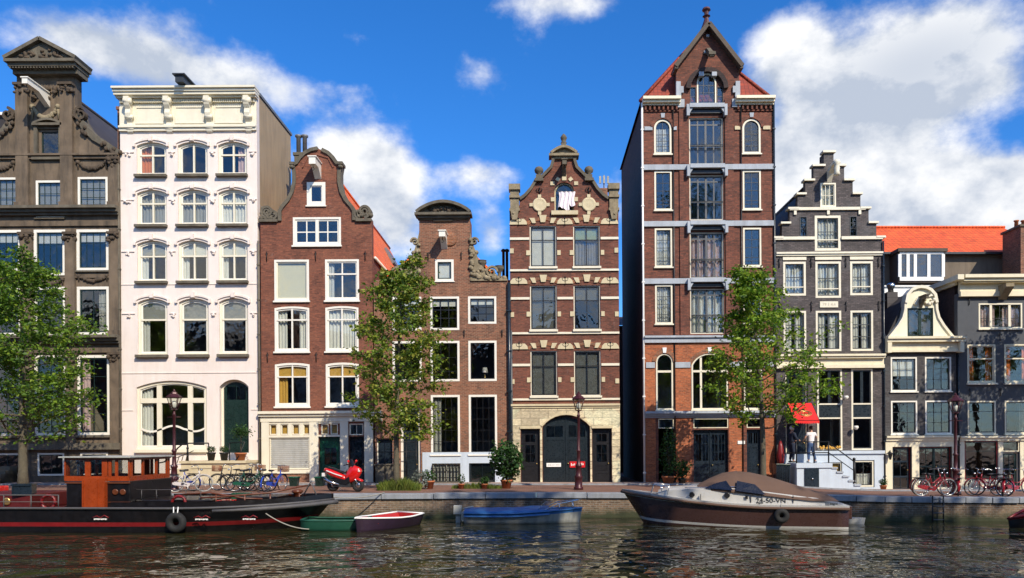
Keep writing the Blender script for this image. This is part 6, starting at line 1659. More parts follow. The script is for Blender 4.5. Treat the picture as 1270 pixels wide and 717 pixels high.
def tyre(name, mat, parent, c, r=.33, w=.11, axis='y'):
    mb = MB(); mb.tube([(c[0] + (r - w) * math.cos(a), c[1], c[2] + (r - w) * math.sin(a)) for a in [2 * PI * i / 20 for i in range(20)]], w, 8, closed=True)
    return mb.build(name, mat, parent, False)

def barge():
    L0 = 16.; r = thing('canal_barge', 'long black barge with a red waterline stripe and a glazed orange wooden cabin', 'boat', (-15.1, 26.95, WATER), R(-1.))
    # bow at local x=+8 -> world X about -7.1
    st = []
    for i in range(25):
        t = i / 24; x = -8 + 16 * t
        if t < .12: b = 1.5 + .65 * math.sin(PI / 2 * t / .12)
        elif t < .66: b = 2.15
        else: q = (t - .66) / .34; b = 2.15 * max(0, (1 - min(1, q) ** 2.4)) ** .75 + .03
        zt = .8 + .16 * max(0, (t - .7) / .3) ** 2 + .1 * max(0, (.15 - t) / .15)
        bw = b * (.97 if t < .6 else .97 - .5 * ((t - .6) / .4) ** 1.5)
        st.append((x, b, bw, zt, -.55, 1.3 * max(0, (t - .85) / .15) ** 1.5 * 1.))
    mb = MB(); hull(mb, st, [0, .1, .22, .34, .44, .53, .62, .8, .95, 1.], [0, 0, 0, 1, 0, 0, 0, 0, 0])
    mb.build('hull', [M['hull'], M['redhull']], r, False)
    mb = MB(); deck(mb, st, -.12); mb.build('deck', M['deckred'], r, False)
    mb = MB()
    a, b = gun(st, .0, .03)
    mb.tube(a, .045, 6); mb.tube(b, .045, 6); mb.build('rubbing_strake', M['hullgrey'], r, False)
    a, b = gun(st, .2, -.06)
    mb = MB()
    for g in (a, b):
        k = g[14:]; mb.add([(p[0], p[1], p[2] - .2) for p in k] + k, [(i, i + 1, len(k) + i + 1, len(k) + i) for i in range(len(k) - 1)], True)
    mb.build('bulwark', M['hull'], r, False)
    # rope fender round the bow
    a, b = gun(st, -.1, .1); mb = MB(); g = a[19:] + [(8.12, 0, .86)] + b[19:][::-1]; mb.tube(g, [.05] * 2 + [.075] * (len(g) - 4) + [.05] * 2, 8); mb.build('rope_fender', M['hullgrey'], r, False)
    # deckhouse: black base, glazed wooden wheelhouse   local x = world X + 15.1
    x0, x1 = -.5, 1.68; y0, y1 = -1.6, 1.1
    mb = MB(); mb.box(x0 + .1, x1 + .04, y0 - .05, y1 + .05, .66, 1.66); mb.box(x1 + .04, x1 + 2.6, y0 + .3, y1 - .3, .66, 1.02); mb.build('cabin_base', M['hull'], r, False, .03)
    mb = MB(); mb.box(.24, .98, y0 - .2, y0 - .04, .76, 1.75); mb.box(.24, .28, y0 - .24, y0 - .2, .78, 1.7); mb.box(.93, .97, y0 - .24, y0 - .2, .78, 1.7); mb.box(.72, .75, y0 - .23, y0 - .2, .78, 1.7)
    mb.build('cabin_door', M['wood'], r, False)
    f = MB(); zb, zt = 1.66, 2.42
    f.box(x0, x1, y0, y0 + .06, zb, zb + .16); f.box(x0, x1, y1 - .06, y1, zb, zb + .16); f.box(x0, x0 + .06, y0 + .06, y1 - .06, zb, zb + .16); f.box(x1 - .06, x1, y0 + .06, y1 - .06, zb, zb + .16)
    f.box(x0, x1, y0, y0 + .06, zt - .07, zt); f.box(x0, x1, y1 - .06, y1, zt - .07, zt); f.box(x0, x0 + .06, y0 + .06, y1 - .06, zt - .07, zt); f.box(x1 - .06, x1, y0 + .06, y1 - .06, zt - .07, zt)
    for fx in (0, .36, .62, .7, .8, 1.):
        x = x0 + (x1 - x0) * fx; w = .09 if fx in (.36, .62) else .045
        for yy in (y0 - .005, y1 - .055): f.box(max(x0, x - w), min(x1, x + w), yy, yy + .06, zb + .16, zt - .07)
    for fy in (.06, .33, .66, .94):
        for xx in (x0, x1 - .06): f.box(xx, xx + .06, y0 + (y1 - y0) * fy - .05, y0 + (y1 - y0) * fy + .05, zb + .16, zt - .07)
    wh = f.build('wheelhouse', M['wood'], r, False)
    for yy in (y0 + .02, y1 - .04): g = MB(); g.box(x0 + .05, x1 - .05, yy, yy + .008, zb + .16, zt - .07); g.build('pane', M['glassb'], wh, False)
    for px_ in (1.25, 1.5):
        g = MB(); g.lathe([(.1, 0), (.1, .04), (.07, .04)], seg=14); g.v = [(px_ + p[0], y0 - .05 - p[2], 1.3 + p[1]) for p in g.v]; g.build('porthole', M['wooddark'], r, False)
    g = MB(); g.box(x0 + .08, x1 + .06, y0 - .09, y0 - .04, 1.58, 1.63); g.box(1.02, x1 + .06, y0 - .075, y0 - .04, .95, .98); g.build('cabin_trim', M['wooddark'], r, False)
    g = MB()
    for k in range(5): g.tube([(1.9 + .5 * k, y0 + .35, 1.02), (1.9 + .5 * k, y0 + .35, 1.35)], .014, 5)
    g.tube([(1.72, y0 + .35, 1.35), (4.0, y0 + .35, 1.35)], .014, 5); g.build('roof_rail', M['hullgrey'], r, False)
    g = MB(); g.box(x0 - .12, x1 + .1, y0 - .15, y1 + .15, zt, zt + .05); g.build('roof', M['dirtywhite'], r, False, .02)
    # red hatch and tarp forward of the stern, coamings, deck fittings
    g = MB(); g.box(-4.2, -1.9, -1.2, 1.1, .68, 1.2); g.build('hatch', M['deckred'], r, False, .04)
    g = MB()
    for k in range(9): x = -7.6 + k * .9; g.tube([(x, -2.05, .75), (x, -2.05, 1.22)], .02, 5)
    g.tube([(-7.6, -2.05, 1.22), (-.4, -2.05, 1.22)], .018, 5); g.tube([(-7.6, -2.05, 1.0), (-.4, -2.05, 1.0)], .012, 5); g.build('side_rail', M['hullgrey'], r, False)
    g = MB(); g.tube([(-1.2, .4, 1.1), (-1.2, .4, 2.2)], .09, 10); g.tube([(-1.2, .4, 2.2), (-1.2, .4, 2.32)], .12, 10); g.build('stove_pipe', M['hull'], r, False)
    for fx in (-3.9, -3.3, -2.7): 
        g = MB(); g.lathe([(.13, 0), (.13, .04), (.09, .04)], seg=14); g.v = [(fx + p[0], -1.2 - p[2], .95 + p[1]) for p in g.v]; g.build('porthole', M['gold'], r, False)
    g = MB(); g.box(-7.4, -4.4, -1.5, 1.3, .66, 1.36)
    for i in range(4): g.box(-7.2 + i * .75, -6.7 + i * .75, -1.1, .9, 1.36, 1.5)
    g.build('red_locker', M['redpaint'], r, False, .05)
    g = MB(); g.box(4.9, 6.3, -.8, .8, .8, 1.1); g.build('fore_hatch', M['hull'], r, False, .03)
    g = MB(); g.box(4.4, 4.9, -1.25, -.6, .68, 1.0); g.build('deck_box', M['redpaint'], r, False, .03)
    g = MB(); g.tube([(4.0, -1.5, 1.1), (4.5, -1.45, 1.12), (6.2, -1.15, 1.25), (7.0, -.6, 1.42), (7.2, 0, 1.45)], .035, 6)
    for x, y in ((4.5, -1.45), (5.4, -1.3), (6.2, -1.15), (7.0, -.6)): g.tube([(x, y, .75), (x, y, 1.2)], .03, 6)
    g.build('rail', M['wooddark'], r, False)
    g = MB(); g.lathe([(.14, 0), (.12, .3), (.2, .34), (.2, .4), (.1, .45)], (6.7, .1, .85), 10); g.tube([(6.4, .1, 1.1), (7.0, .1, 1.1)], .05, 8); g.build('windlass', M['wooddark'], r, False)
    g = MB(); g.tube([(6.9, -.2, .9), (7.3, -.25, 1.6), (7.5, -.2, 1.0)], .03, 6); g.build('bow_frame', M['steelgrey'], r, False)
    g = MB(); g.tube([(3.3, -1.3, 1.2), (4.2, -1.2, 1.25), (5.3, -1.0, 1.05), (6.2, -.6, 1.0)], .03, 6); g.build('mast_pole', M['wooddark'], r, False)
    t = tyre('fender_tyre', M['rubber'], r, (3.55, -2.24, .36), .34, .12)
    g = MB(); g.tube([(3.45, -2.2, .85), (3.5, -2.3, .6)], .02, 5); g.tube([(3.6, -2.2, .85), (3.62, -2.3, .6)], .02, 5); g.build('rope', M['whitepl'], r, False)
    # painted name scrolls with illegible lettering
    for x in (1.05, 4.35, 5.85):
        y = -2.19 if x < 5 else -2.08
        g = MB(); g.tube([(x - .26, y + .01, .5), (x - .1, y, .56), (x + .02, y, .5), (x + .14, y, .58), (x + .28, y + .01, .5)], .018, 5); g.build('red_scroll', M['redhull'], r, False)
        g = MB()
        for k in range(7): g.box(x - .2 + .06 * k, x - .165 + .06 * k, y - .005, y + .05, .43 + .01 * (k % 2), .475)
        g.build('white_lettering', M['whitepl'], r, False)
    g = MB(); g.box(6.0, 6.9, -1.92, -1.8, .48, .8)
    # mooring rope from the bow to the quay and a slack one to the water
    return r
M['hullgrey'] = plain('worn_grey_rail_paint', (.09, .085, .085), .6, var=.4, scale=3)
barge()
def life_ring(x, y, z, lab):
    r = thing('life_ring', lab, 'life ring', (x, y, z), 0, 'life rings on the black barge')
    mb = MB(); mb.tube([(.22 * math.cos(a), 0, .22 * math.sin(a)) for a in [2 * PI * i / 18 for i in range(18)]], .05, 8, closed=True); mb.build('ring', M['redhull'], r, False)
    mb = MB()
    for k in range(4):
        a = PI / 4 + k * PI / 2; mb.tube([(.2 * math.cos(a), 0, .2 * math.sin(a)), (.245 * math.cos(a), 0, .245 * math.sin(a))], .068, 8)
    mb.build('band', M['deckred'], r, False)
life_ring(-16.1, 25.28, .02, 'red life ring on the left of the barge cabin door')
life_ring(-11.9, 25.5, -.02, 'red life ring on the low deckhouse right of the barge cabin')
def deck_clutter():
    for i, (x, y, lab) in enumerate(((-11.2, 26.0, 'coil of grey rope on the barge foredeck nearest its cabin'), (-9.3, 26.4, 'coil of grey rope near the barge bow'))):
        r = thing('rope_coil', lab, 'rope', (x, y, -.1), 0, 'rope coils on the barge')
        mb = MB(); mb.tube([((.14 + .05 * math.sin(k * .31)) * math.cos(k * .5) * 1.3, (.16 + .04 * math.cos(k * .37)) * math.sin(k * .5) * 1.3, .03 + .0035 * k) for k in range(60)], .022, 5); mb.build('coil', M['rope'], r, False)
    for x, y, m, lab in ((-17.3, 25.9, 'navy', 'dark crate on the barge deck left of the cabin'), (-10.3, 26.8, 'green', 'green crate on the barge foredeck')):
        r = thing('deck_crate', lab, 'crate', (x, y, -.12 if x > -12 else .24), R(12), 'crates on the barge')
        mb = MB(); mb.ring([(-.3, 0), (.3, 0), (.3, .32), (-.3, .32)], [(-.26, .04), (.26, .04), (.26, .28), (-.26, .28)], -.22, -.18); mb.box(-.29, .29, -.19, .2, .01, .31); mb.build('crate_body', M[m], r, False)
        mb = MB(); mb.box(-.31, .31, -.22, .22, .31, .35); mb.build('lid', M[m], r, False)
deck_clutter()

def rope(label, pts, r=.02, sag=0.):
    a, b = Vector(pts[0]), Vector(pts[-1])
    if len(pts) == 2: pts = [a.lerp(b, i / 12) - Vector((0, 0, sag * 4 * (i / 12) * (1 - i / 12))) for i in range(13)]
    mb = MB(); mb.tube(pts, r, 6); o = mb.build('mooring_rope', M['rope']); tag(o, label, 'rope', 'mooring ropes')
rope('mooring rope running from the barge bow up to the quay', [(-7.3, 26.85, .1), (-5.9, edge_y(-5.9) + .2, .05)], .022, .12)
rope('pale slack rope hanging off the black barge side towards the green punt', [(-8.9, 25.2, -.35), (-7.5, 25.3, -.88)], .02, .12)

def punt():
    r = thing('green_punt', 'small flat green boat with square ends beside the black barge bow', 'boat', (-6.75, 25.95, WATER), R(3))
    L_, B = 2.15, .62
    st = [(-L_ / 2, B * .9, B * .8, .36, -.12, 0), (-L_ / 2 + .3, B, B * .9, .34, -.14, 0), (0, B, B * .92, .33, -.15, 0), (L_ / 2 - .3, B * .95, B * .85, .34, -.14, 0), (L_ / 2, B * .8, B * .7, .37, -.1, .12)]
    mb = MB(); hull(mb, st, [0, .25, .5, .75, 1]); mb.build('hull', M['boatgreen'], r, False)
    mb = MB(); deck(mb, st, -.18, -.04); mb.build('floor', M['boatgreend'], r, False)
    a, b = gun(st, 0, -.02); mb = MB(); mb.tube(a, .035, 6); mb.tube(b, .035, 6); mb.tube([a[0], b[0]], .035, 6); mb.tube([a[-1], b[-1]], .035, 6); mb.build('gunwale', M['boatgreen'], r, False)
    for x in (-.35, .45):
        mb = MB(); mb.box(x - .1, x + .1, -B * .93, B * .93, .24, .27); mb.build('thwart', M['boatgreen'], r, False)
M['boatgreend'] = plain('dull_green_boards', (.01, .05, .035), .7, var=.4, scale=3)
punt()
def rowboat():
    # bow near-left, stern far-right
    bx, by = at(441, 647, 25.0)[0], 25.0; sx, sy = at(509, 640, 27.6)[0], 27.6
    ln = math.hypot(sx - bx, sy - by); ang = math.atan2(by - sy, bx - sx)
    r = thing('rowing_boat', 'small rowing boat, red inside with a white gunwale and dark hull', 'boat', ((bx + sx) / 2, (by + sy) / 2, WATER), ang)
    st = []
    for i in range(13):
        t = i / 12; x = -ln / 2 + ln * t; b = .74 * (1 - max(0, (t - .3) / .7) ** 2.2) * (.78 + .22 * min(1, t / .3)) + .02
        st.append((x, b, b * .72, .38 + .14 * max(0, t - .5) + .1 * max(0, .3 - t), -.15, .35 * max(0, t - .7)))
    mb = MB(); hull(mb, st, [0, .2, .4, .6, .8, 1]); mb.build('hull', M['boatnavy'], r, False)
    mb = MB()
    # inner skin
    ins = [(s[0], s[1] - .05, s[2] - .05, s[3] - .005, .06, 0) for s in st if s[1] > .14]
    for sg in (-1, 1):
        k = [(s[0], sg * s[1], s[3]) for s in ins]; q = [(s[0], sg * max(.02, s[2]), s[4]) for s in ins]
        mb.add(k + q, [(i, i + 1, len(k) + i + 1, len(k) + i) for i in range(len(k) - 1)], True)
    k = [(s[0], -s[2], s[4]) for s in ins]; q = [(s[0], s[2], s[4]) for s in ins]; mb.add(k + q, [(i, i + 1, len(k) + i + 1, len(k) + i) for i in range(len(k) - 1)], True)
    mb.add([(ins[0][0] + .02, -ins[0][1], ins[0][3]), (ins[0][0] + .02, ins[0][1], ins[0][3]), (ins[0][0] + .02, ins[0][2], ins[0][4]), (ins[0][0] + .02, -ins[0][2], ins[0][4])], [(0, 1, 2, 3)])
    mb.build('inside', M['red2'], r, False)
    a, b = gun(st, .01, -.0); mb = MB(); mb.tube(a, .032, 6); mb.tube(b, .032, 6); mb.tube([a[0], b[0]], .032, 6); mb.build('gunwale', M['whitepl'], r, False)
    for x in (-.9, 0., .7):
        mb = MB(); mb.box(x - .11, x + .11, -.6 if x < .5 else -.4, .6 if x < .5 else .4, .24, .27); mb.build('thwart', M['red2'], r, False)
rowboat()
def blueboat():
    Y = 28.35; xa, xb = at(577, 640, Y)[0], at(722, 630, Y)[0]; ln = xb - xa
    r = thing('blue_covered_boat', 'narrow dirty white motor boat under a blue tarpaulin, moored at the quay wall', 'boat', ((xa + xb) / 2, Y, WATER), R(1.5))
    st = []
    for i in range(15):
        t = i / 14; x = -ln / 2 + ln * t; b = .8 * (1 - max(0, (t - .45) / .55) ** 2.4) * (.85 + .15 * min(1, t / .2)) + .02
        st.append((x, b, b * .8, .36 + .24 * max(0, t - .4), -.2, .5 * max(0, t - .75)))
    mb = MB(); hull(mb, st, [0, .15, .3, .5, .7, 1], [1, 0, 0, 0, 0]); mb.build('hull', [M['dirtywhite'], M['tarpblue']], r, False)
    mb = MB(); rnd = random.Random(3); n = 12; rings = []
    for i, s in enumerate(st[:11]):
        row = []
        for k in range(n + 1):
            u = k / n * 2 - 1; row.append((s[0], u * (s[1] + .04), s[3] + .02 + (.14 + .05 * rnd.uniform(-1, 1)) * (1 - abs(u) ** 2.2) + (0 if abs(u) < .99 else -.12)))
        rings.append(row)
    mb.loft(rings, False, False); mb.build('tarpaulin', M['tarpblue'], r, False)
    mb = MB(); deck(mb, st[9:], .0); mb.build('foredeck', M['tarpblue'], r, False)
    a, b = gun(st, .02, .01); mb = MB(); mb.tube(a, .035, 6); mb.tube(b, .035, 6); mb.build('gunwale', M['tarpblue'], r, False)
    mb = MB(); x = ln * .2; mb.tube([(x - .35, -.6, .5), (x - .1, -.55, .78), (x + .25, 0, .82), (x - .1, .55, .78), (x - .35, .6, .5)], .022, 6); mb.add([(x - .35, -.6, .45), (x - .1, -.55, .78), (x + .22, 0, .8), (x + .05, 0, .48)], [(0, 1, 2, 3)]); mb.build('windscreen', M['glassb'], r, False)
    mb = MB(); mb.tube([(ln * .18, -.6, .5), (ln * .3, -.5, .72), (ln * .46, -.12, .82), (ln * .5, 0, .84), (ln * .46, .12, .82), (ln * .3, .5, .72), (ln * .18, .6, .5)], .018, 6)
    for x, y in ((.3, .5), (.42, .25)):
        for s in (-1, 1): mb.tube([(ln * x, s * y, .4), (ln * x, s * y, .74)], .016, 5)
    mb.build('bow_rail', M['chrome'], r, False)
    mb = MB(); mb.box(-ln / 2 - .42, -ln / 2 - .12, -.16, .16, .3, .62); mb.box(-ln / 2 - .34, -ln / 2 - .16, -.07, .07, -.3, .3); mb.tube([(-ln / 2 - .1, 0, .5), (-ln / 2 + .3, .05, .58)], .03, 6)
    mb.build('outboard_motor', M['dirtywhite'], r, False, .04)
    mb = MB(); mb.box(-ln / 2 - .1, -ln / 2 + .02, -.6, .6, .1, .4); mb.build('transom', M['dirtywhite'], r, False)
blueboat()
def cruiser():
    xb_, yb_ = 3.15, 28.35; xs, ys = 10.75, 26.9
    ln = math.hypot(xs - xb_, ys - yb_); ang = math.atan2(yb_ - ys, xb_ - xs)
    r = thing('cabin_cruiser', 'brown and cream motor cruiser under a brown canvas canopy, numbered on its side', 'boat', ((xb_ + xs) / 2, (yb_ + ys) / 2, WATER), ang)
    H = ln / 2
    st = []
    for i in range(21):
        t = i / 20; x = -H + ln * t
        b = 1.3 * max(0, 1 - max(0, (t - .42) / .58) ** 2.3) ** .9 * (.9 + .1 * min(1, t / .25)) + .02
        zt = .8 + .52 * max(0, t - .35) ** 1.5 * 1.6
        st.append((x, b, b * (.86 - .35 * max(0, t - .5)), zt, -.45, 1.1 * max(0, (t - .8) / .2) ** 1.4))
    mb = MB(); hull(mb, st, [0, .06, .12, .24, .4, .52, .58, .64, .8, 1.], [1, 1, 0, 0, 0, 0, 1, 0, 0]); mb.build('hull', [M['brownhull'], M['boatgrey']], r, False)
    a, b = gun(st, -.1, .035); mb = MB(); mb.tube(a, .05, 8); mb.tube(b, .05, 8); mb.build('rubbing_strake', M['canvas'], r, False)
    mb = MB(); deck(mb, st, .0); mb.build('deck', M['boatgrey'], r, False)
    # trunk cabin; local -y is right of heading bow; the camera side is local +y (heading -x)
    cs = 1
    cab = []
    for (x, w, z0, z1) in ((H - 1.35, .3, 1.02, 1.12), (H - 1.7, .55, .9, 1.25), (H - 2.6, .85, .85, 1.3), (H - 3.9, .95, .8, 1.34), (H - 4.5, .97, .78, 1.3), (H - 6.1, .98, .78, 1.1), (H - 7.0, .95, .78, 1.0)):
        cab.append([(x, -w, z0), (x, -w * .93, z1), (x, -w * .5, z1 + .06), (x, 0, z1 + .09), (x, w * .5, z1 + .06), (x, w * .93, z1), (x, w, z0)])
    mb = MB(); mb.loft(cab, True, True, False); cb = mb.build('cabin', M['boatgrey'], r, False, .02)
    for x in (H - 2.55, H - 3.75):
        for s in (-1, 1):
            mb = MB(); w = .87 if x > H - 3 else .95
            mb.lathe([(.1, 0), (.1, .05), (.07, .05)], seg=14); mb.v = [(x + p[0], s * (w - .02 + p[2]), 1.1 + p[1]) for p in mb.v]; mb.build('porthole', M['black'], cb, False)
    # canopy of brown canvas
    cn = []
    for (x, w, zs, ztop) in ((H - 2.75, .6, 1.34, 1.4), (H - 3.2, .84, 1.3, 1.66), (H - 3.65, .93, 1.28, 1.85), (H - 4.1, .97, 1.24, 1.92), (H - 4.6, 1.0, 1.16, 1.87), (H - 5.2, 1.0, 1.1, 1.74), (H - 5.9, 1.0, 1.02, 1.52), (H - 6.6, 1.0, .97, 1.3), (H - 7.2, .98, .94, 1.12), (H - 7.45, .9, .92, 1.0)):
        row = [(x, -w, .94 if x < H - 6. else zs - (.06 if x > H - 4.3 else .02)), (x, -w, zs)]
        for k in range(7):
            u = k / 6 * 2 - 1; row.append((x + .0, u * w * .97 * (1 - .0), zs + (ztop - zs) * (1 - abs(u) ** 1.7) ** .9 if abs(u) < 1 else zs + .02))
        row += [(x, w, zs), (x, w, .94 if x < H - 6. else zs - (.06 if x > H - 4.3 else .02))]
        cn.append(row)
    mb = MB(); mb.loft(cn, False, False); mb.build('canopy', M['canvas'], r, False)
    for s in (-1, 1):   # clear plastic windows in the canopy
        for (xa, xc, lift) in ((H - 3.0, H - 3.95, 0), (H - 4.05, H - 5.05, 0)):
            mb = MB(); y = .93 * s
            if xa > H - 4: pts = [(xa, y * .86, 1.34), (xc, y * 1.04, 1.27), (xc + .22, y * .76, 1.6), (xa - .35, y * .74, 1.5)]
            else: pts = [(xa, y * 1.06, 1.26), (xc, y * 1.09, 1.14), (xc + .35, y * .86, 1.48), (xa - .05, y * .76, 1.6)]
            pts = [(p[0], p[1] + s * .045, p[2]) for p in pts]
            q = [(p[0], p[1] + s * .012, p[2]) for p in pts]
            mb.add(pts + q, [(0, 1, 2, 3), (7, 6, 5, 4), (0, 4, 5, 1), (1, 5, 6, 2), (2, 6, 7, 3), (3, 7, 4, 0)], False); mb.build('canopy_window', M['plasticwin'], r, False)
    mb = MB()
    for s in (-1, 1): mb.tube([(H - 1.7, s * .62, 1.08), (H - 1.75, s * .6, 1.36), (H - 1.2, s * .35, 1.42), (H - 1.1, s * .33, 1.12)], .02, 6); mb.tube([(H - 1.45, s * .5, 1.38), (H - 1.5, s * .48, 1.1)], .015, 5); mb.tube([(H - 2.3, s * .78, 1.34), (H - 4.3, s * .88, 1.4)], .015, 5)
    mb.build('bow_rail', M['chrome'], r, False)
    tyre('fender_tyre', M['rubber'], r, (-1.65, 1.38, .45), .26, .1)
    mb = MB(); mb.tube([(-1.65, 1.3, .85), (-1.65, 1.4, .6)], .018, 5); mb.build('rope', M['rope'], r, False)
    mb = MB(); mb.box(-H - .12, -H + .02, -1.0, 1.0, .35, .78); mb.build('transom', M['brownhull'], r, False, .02)
    for x in (-.95, -H + .5):
        mb = MB(); mb.box(x - .12, x + .12, 1.12, 1.2, .84, .88); mb.tube([(x, 1.16, .8), (x, 1.16, .86)], .03, 6); mb.build('cleat', M['chrome'], r, False)
    t = text('registration', '24-50-VN', .25, M['text'], r, (H - 5.22, .972, .93), (R(90), 0, R(180)), .006)
    mb = MB(); mb.box(H - 4.45, H - 4.36, .985, 1.005, .98, 1.1); mb.build('vent', M['black'], r, False)
    mb = MB()
    for x in (H - 2.85, H - 4.55, H - 5.95): mb.box(x - .012, x + .012, .9 if x > H - 3 else .965, 1.0 if x > H - 3 else .99, .86, 1.12)
    mb.build('panel_seam', M['black'], r, False)
M['plasticwin'] = plain('blue_clear_plastic', (.008, .012, .028), .3, var=.6, scale=5)
cruiser()
def edgeboats():
    # low grey boat hidden behind the cruiser, its bow shows at the stern
    x, _ = at(1040, 650, 27.3); r = thing('grey_dinghy', 'pale grey dinghy whose pointed bow shows behind the cruiser stern', 'boat', (x, 27.7, WATER), R(-4))
    st = []
    for i in range(9): t = i / 8; b = .6 * (1 - max(0, (t - .3) / .7) ** 2) + .02; st.append((-1.1 + 2.2 * t, b, b * .7, .2 + .03 * t, -.15, .2 * max(0, t - .6)))
    mb = MB(); hull(mb, st, [0, .3, .6, 1]); mb.build('hull', M['boatgrey'], r, False); mb = MB(); deck(mb, st, .0, 0); mb.build('deck', M['boatgrey'], r, False)
    x, _ = at(1244, 655, 26.3); r = thing('dark_red_boat', 'dark red bow of a boat entering at the right edge', 'boat', (x + 2.8, 26.5, WATER), R(180))
    st = []
    for i in range(13): t = i / 12; b = 1.1 * (1 - max(0, (t - .3) / .7) ** 2.2) + .02; st.append((-2.5 + 5. * t, b, b * .8, .85 - .55 * max(0, (t - .55) / .45) ** 1.3, -.3, .3 * max(0, t - .7)))
    mb = MB(); hull(mb, st, [0, .1, .35, .6, 1], [1, 0, 0, 0]); mb.build('hull', [M['hull'], M['redhull']], r, False); mb = MB(); deck(mb, st, -.04); mb.build('deck', M['deckred'], r, False)
    a, b = gun(st, 0, 0); mb = MB(); mb.tube(a, .04, 6); mb.tube(b, .04, 6); mb.build('gunwale', M['redhull'], r, False)
edgeboats()
# ------------------------------------------------------------------ bicycles
BIKES = {}
def bicycle(px, Y, rz, label, frame='bikered', key=None, basket=False, lean=0., group='bicycles parked on the quay', white=False):
    x = (px - CX) * Y / F
    r = thing('bicycle', label, 'bicycle', (x, Y, ground_z(x, Y)), R(rz), group); r.rotation_euler[0] = R(lean)
    k = (frame, basket, white)
    if k in BIKES:
        for ch in [q for q in sc.objects if q.parent == BIKES[k]]: copy_tree(ch, r)
        return r
    BIKES[k] = r; fm = M[frame]; W = .345; xr, xf = -.54, .54
    for cx in (xr, xf):
        mb = MB(); mb.tube([(cx + .33 * math.cos(a), 0, .35 + .33 * math.sin(a)) for a in [2 * PI * i / 28 for i in range(28)]], .021, 7, closed=True)
        t = mb.build('wheel', M['dirtywhite'] if white else M['rubber'], r, False)
        mb = MB(); mb.tube([(cx + .305 * math.cos(a), 0, .35 + .305 * math.sin(a)) for a in [2 * PI * i / 28 for i in range(28)]], .011, 5, closed=True)
        for i in range(14): a = 2 * PI * i / 14; mb.tube([(cx, 0.02 * (-1) ** i, .35), (cx + .3 * math.cos(a), 0, .35 + .3 * math.sin(a))], .0035, 4)
        mb.tube([(cx, -.05, .35), (cx, .05, .35)], .025, 7)
        mb.build('spokes', M['chrome'], t, False)
        mb = MB(); rows = [[(cx + rr * math.cos(a), yy, .35 + rr * math.sin(a)) for rr, yy in ((.362, -.035), (.378, 0), (.362, .035))] for a in [R(10 if cx > 0 else 35) + R(150 if cx > 0 else 165) * i / 12 for i in range(13)]]
        mb.loft(rows, False, False); mb.build('mudguard', fm, r, False)
    mb = MB(); bb = (-.08, 0, .3); sh = (-.2, 0, .72); hd = (.36, 0, .86); hb = (.4, 0, .66)
    mb.tube([bb, sh, (-.22, 0, .84)], .018, 7); mb.tube([bb, (.12, 0, .36), hb], .021, 7); mb.tube([(-.14, 0, .52), (.1, 0, .52), (.385, 0, .74)], .017, 7); mb.tube([hd, hb], .024, 7)
    for s in (-.05, .05): mb.tube([bb, (xr, s, .35), sh], .011, 5); mb.tube([(.41, s * .6, .62), (.46, s, .5), (xf, s, .35)], .013, 5)
    mb.build('frame', fm, r, False)
    mb = MB(); mb.tube([(.36, 0, .84), (.33, 0, 1.02), (.3, 0, 1.06)], .014, 6); mb.tube([(.12, -.3, 1.06), (.26, -.26, 1.09), (.3, 0, 1.06), (.26, .26, 1.09), (.12, .3, 1.06)], .013, 6); mb.build('handlebar', M['chrome'], r, False)
    mb = MB(); mb.loft([[(-.36 + dx, w * c, .87 + h * s) for c, s in [(math.cos(2 * PI * k / 10), math.sin(2 * PI * k / 10)) for k in range(10)]] for dx, w, h in ((0, .06, .03), (.04, .1, .045), (.12, .09, .04), (.22, .04, .025), (.3, .02, .015))]); mb.build('saddle', M['black'], r, False)
    mb = MB(); mb.box(-.86, -.36, -.08, .08, .72, .735); mb.tube([(-.8, -.07, .72), (xr, -.06, .35)], .008, 4); mb.tube([(-.8, .07, .72), (xr, .06, .35)], .008, 4); mb.build('luggage_rack', M['black'], r, False)
    mb = MB(); mb.lathe([(.09, -.01), (.09, .01)], seg=14); mb.v = [(bb[0] + p[0], -.045 + p[2], bb[2] + p[1]) for p in mb.v]; mb.tube([(bb[0] - .15, -.08, .38), (bb[0], -.07, .3), (bb[0], .07, .3), (bb[0] + .15, .08, .22)], .012, 5); mb.box(bb[0] - .2, bb[0] - .1, -.16, -.07, .37, .39); mb.box(bb[0] + .1, bb[0] + .2, .07, .16, .21, .23)
    mb.build('crank', M['chrome'], r, False)
    mb = MB(); mb.prism([(xr - .08, .4), (xr, .43), (bb[0] + .1, .38), (bb[0] + .12, .3), (bb[0] + .06, .22), (xr, .29), (xr - .08, .32)], -.065, -.05); mb.build('chain_guard', fm, r, False)
    mb = MB(); mb.tube([(-.35, -.05, .3), (-.32, -.14, .02)], .012, 5); mb.build('kickstand', M['chrome'], r, False)
    if basket:
        mb = MB(); mb.box(.42, .72, -.17, .17, .8, .82)
        for i in range(7):
            for s in (-.17, .17): mb.tube([(.42 + .05 * i, s, .8), (.42 + .05 * i, s, 1.04)], .008, 4)
            for xx in (.42, .72): mb.tube([(xx, -.17 + .0566 * i, .8), (xx, -.17 + .0566 * i, 1.04)], .008, 4)
        for z in (.86, .92, .98, 1.04): mb.tube([(.42, -.17, z), (.72, -.17, z), (.72, .17, z), (.42, .17, z), (.42, -.17, z)], .009, 4)
        mb.build('basket', M['benchwood'], r, False)
    mb = MB(); mb.blob((.46, 0, .9), (.05, .04, .045), 8, 5); mb.build('headlight', M['chrome'], r, False)
    return r
M["whitebike"] = plain("white_enamel", (.65, .6, .58), .3, var=.2, coat=.3)
bicycle(1156, 31.0, 4, 'red bicycle facing right, leftmost of the row by the canal', lean=-5)
bicycle(1159, 30.0, 3, 'red bicycle whose pale front wheel is nearest the canal left of the street lamp', lean=4, white=True)
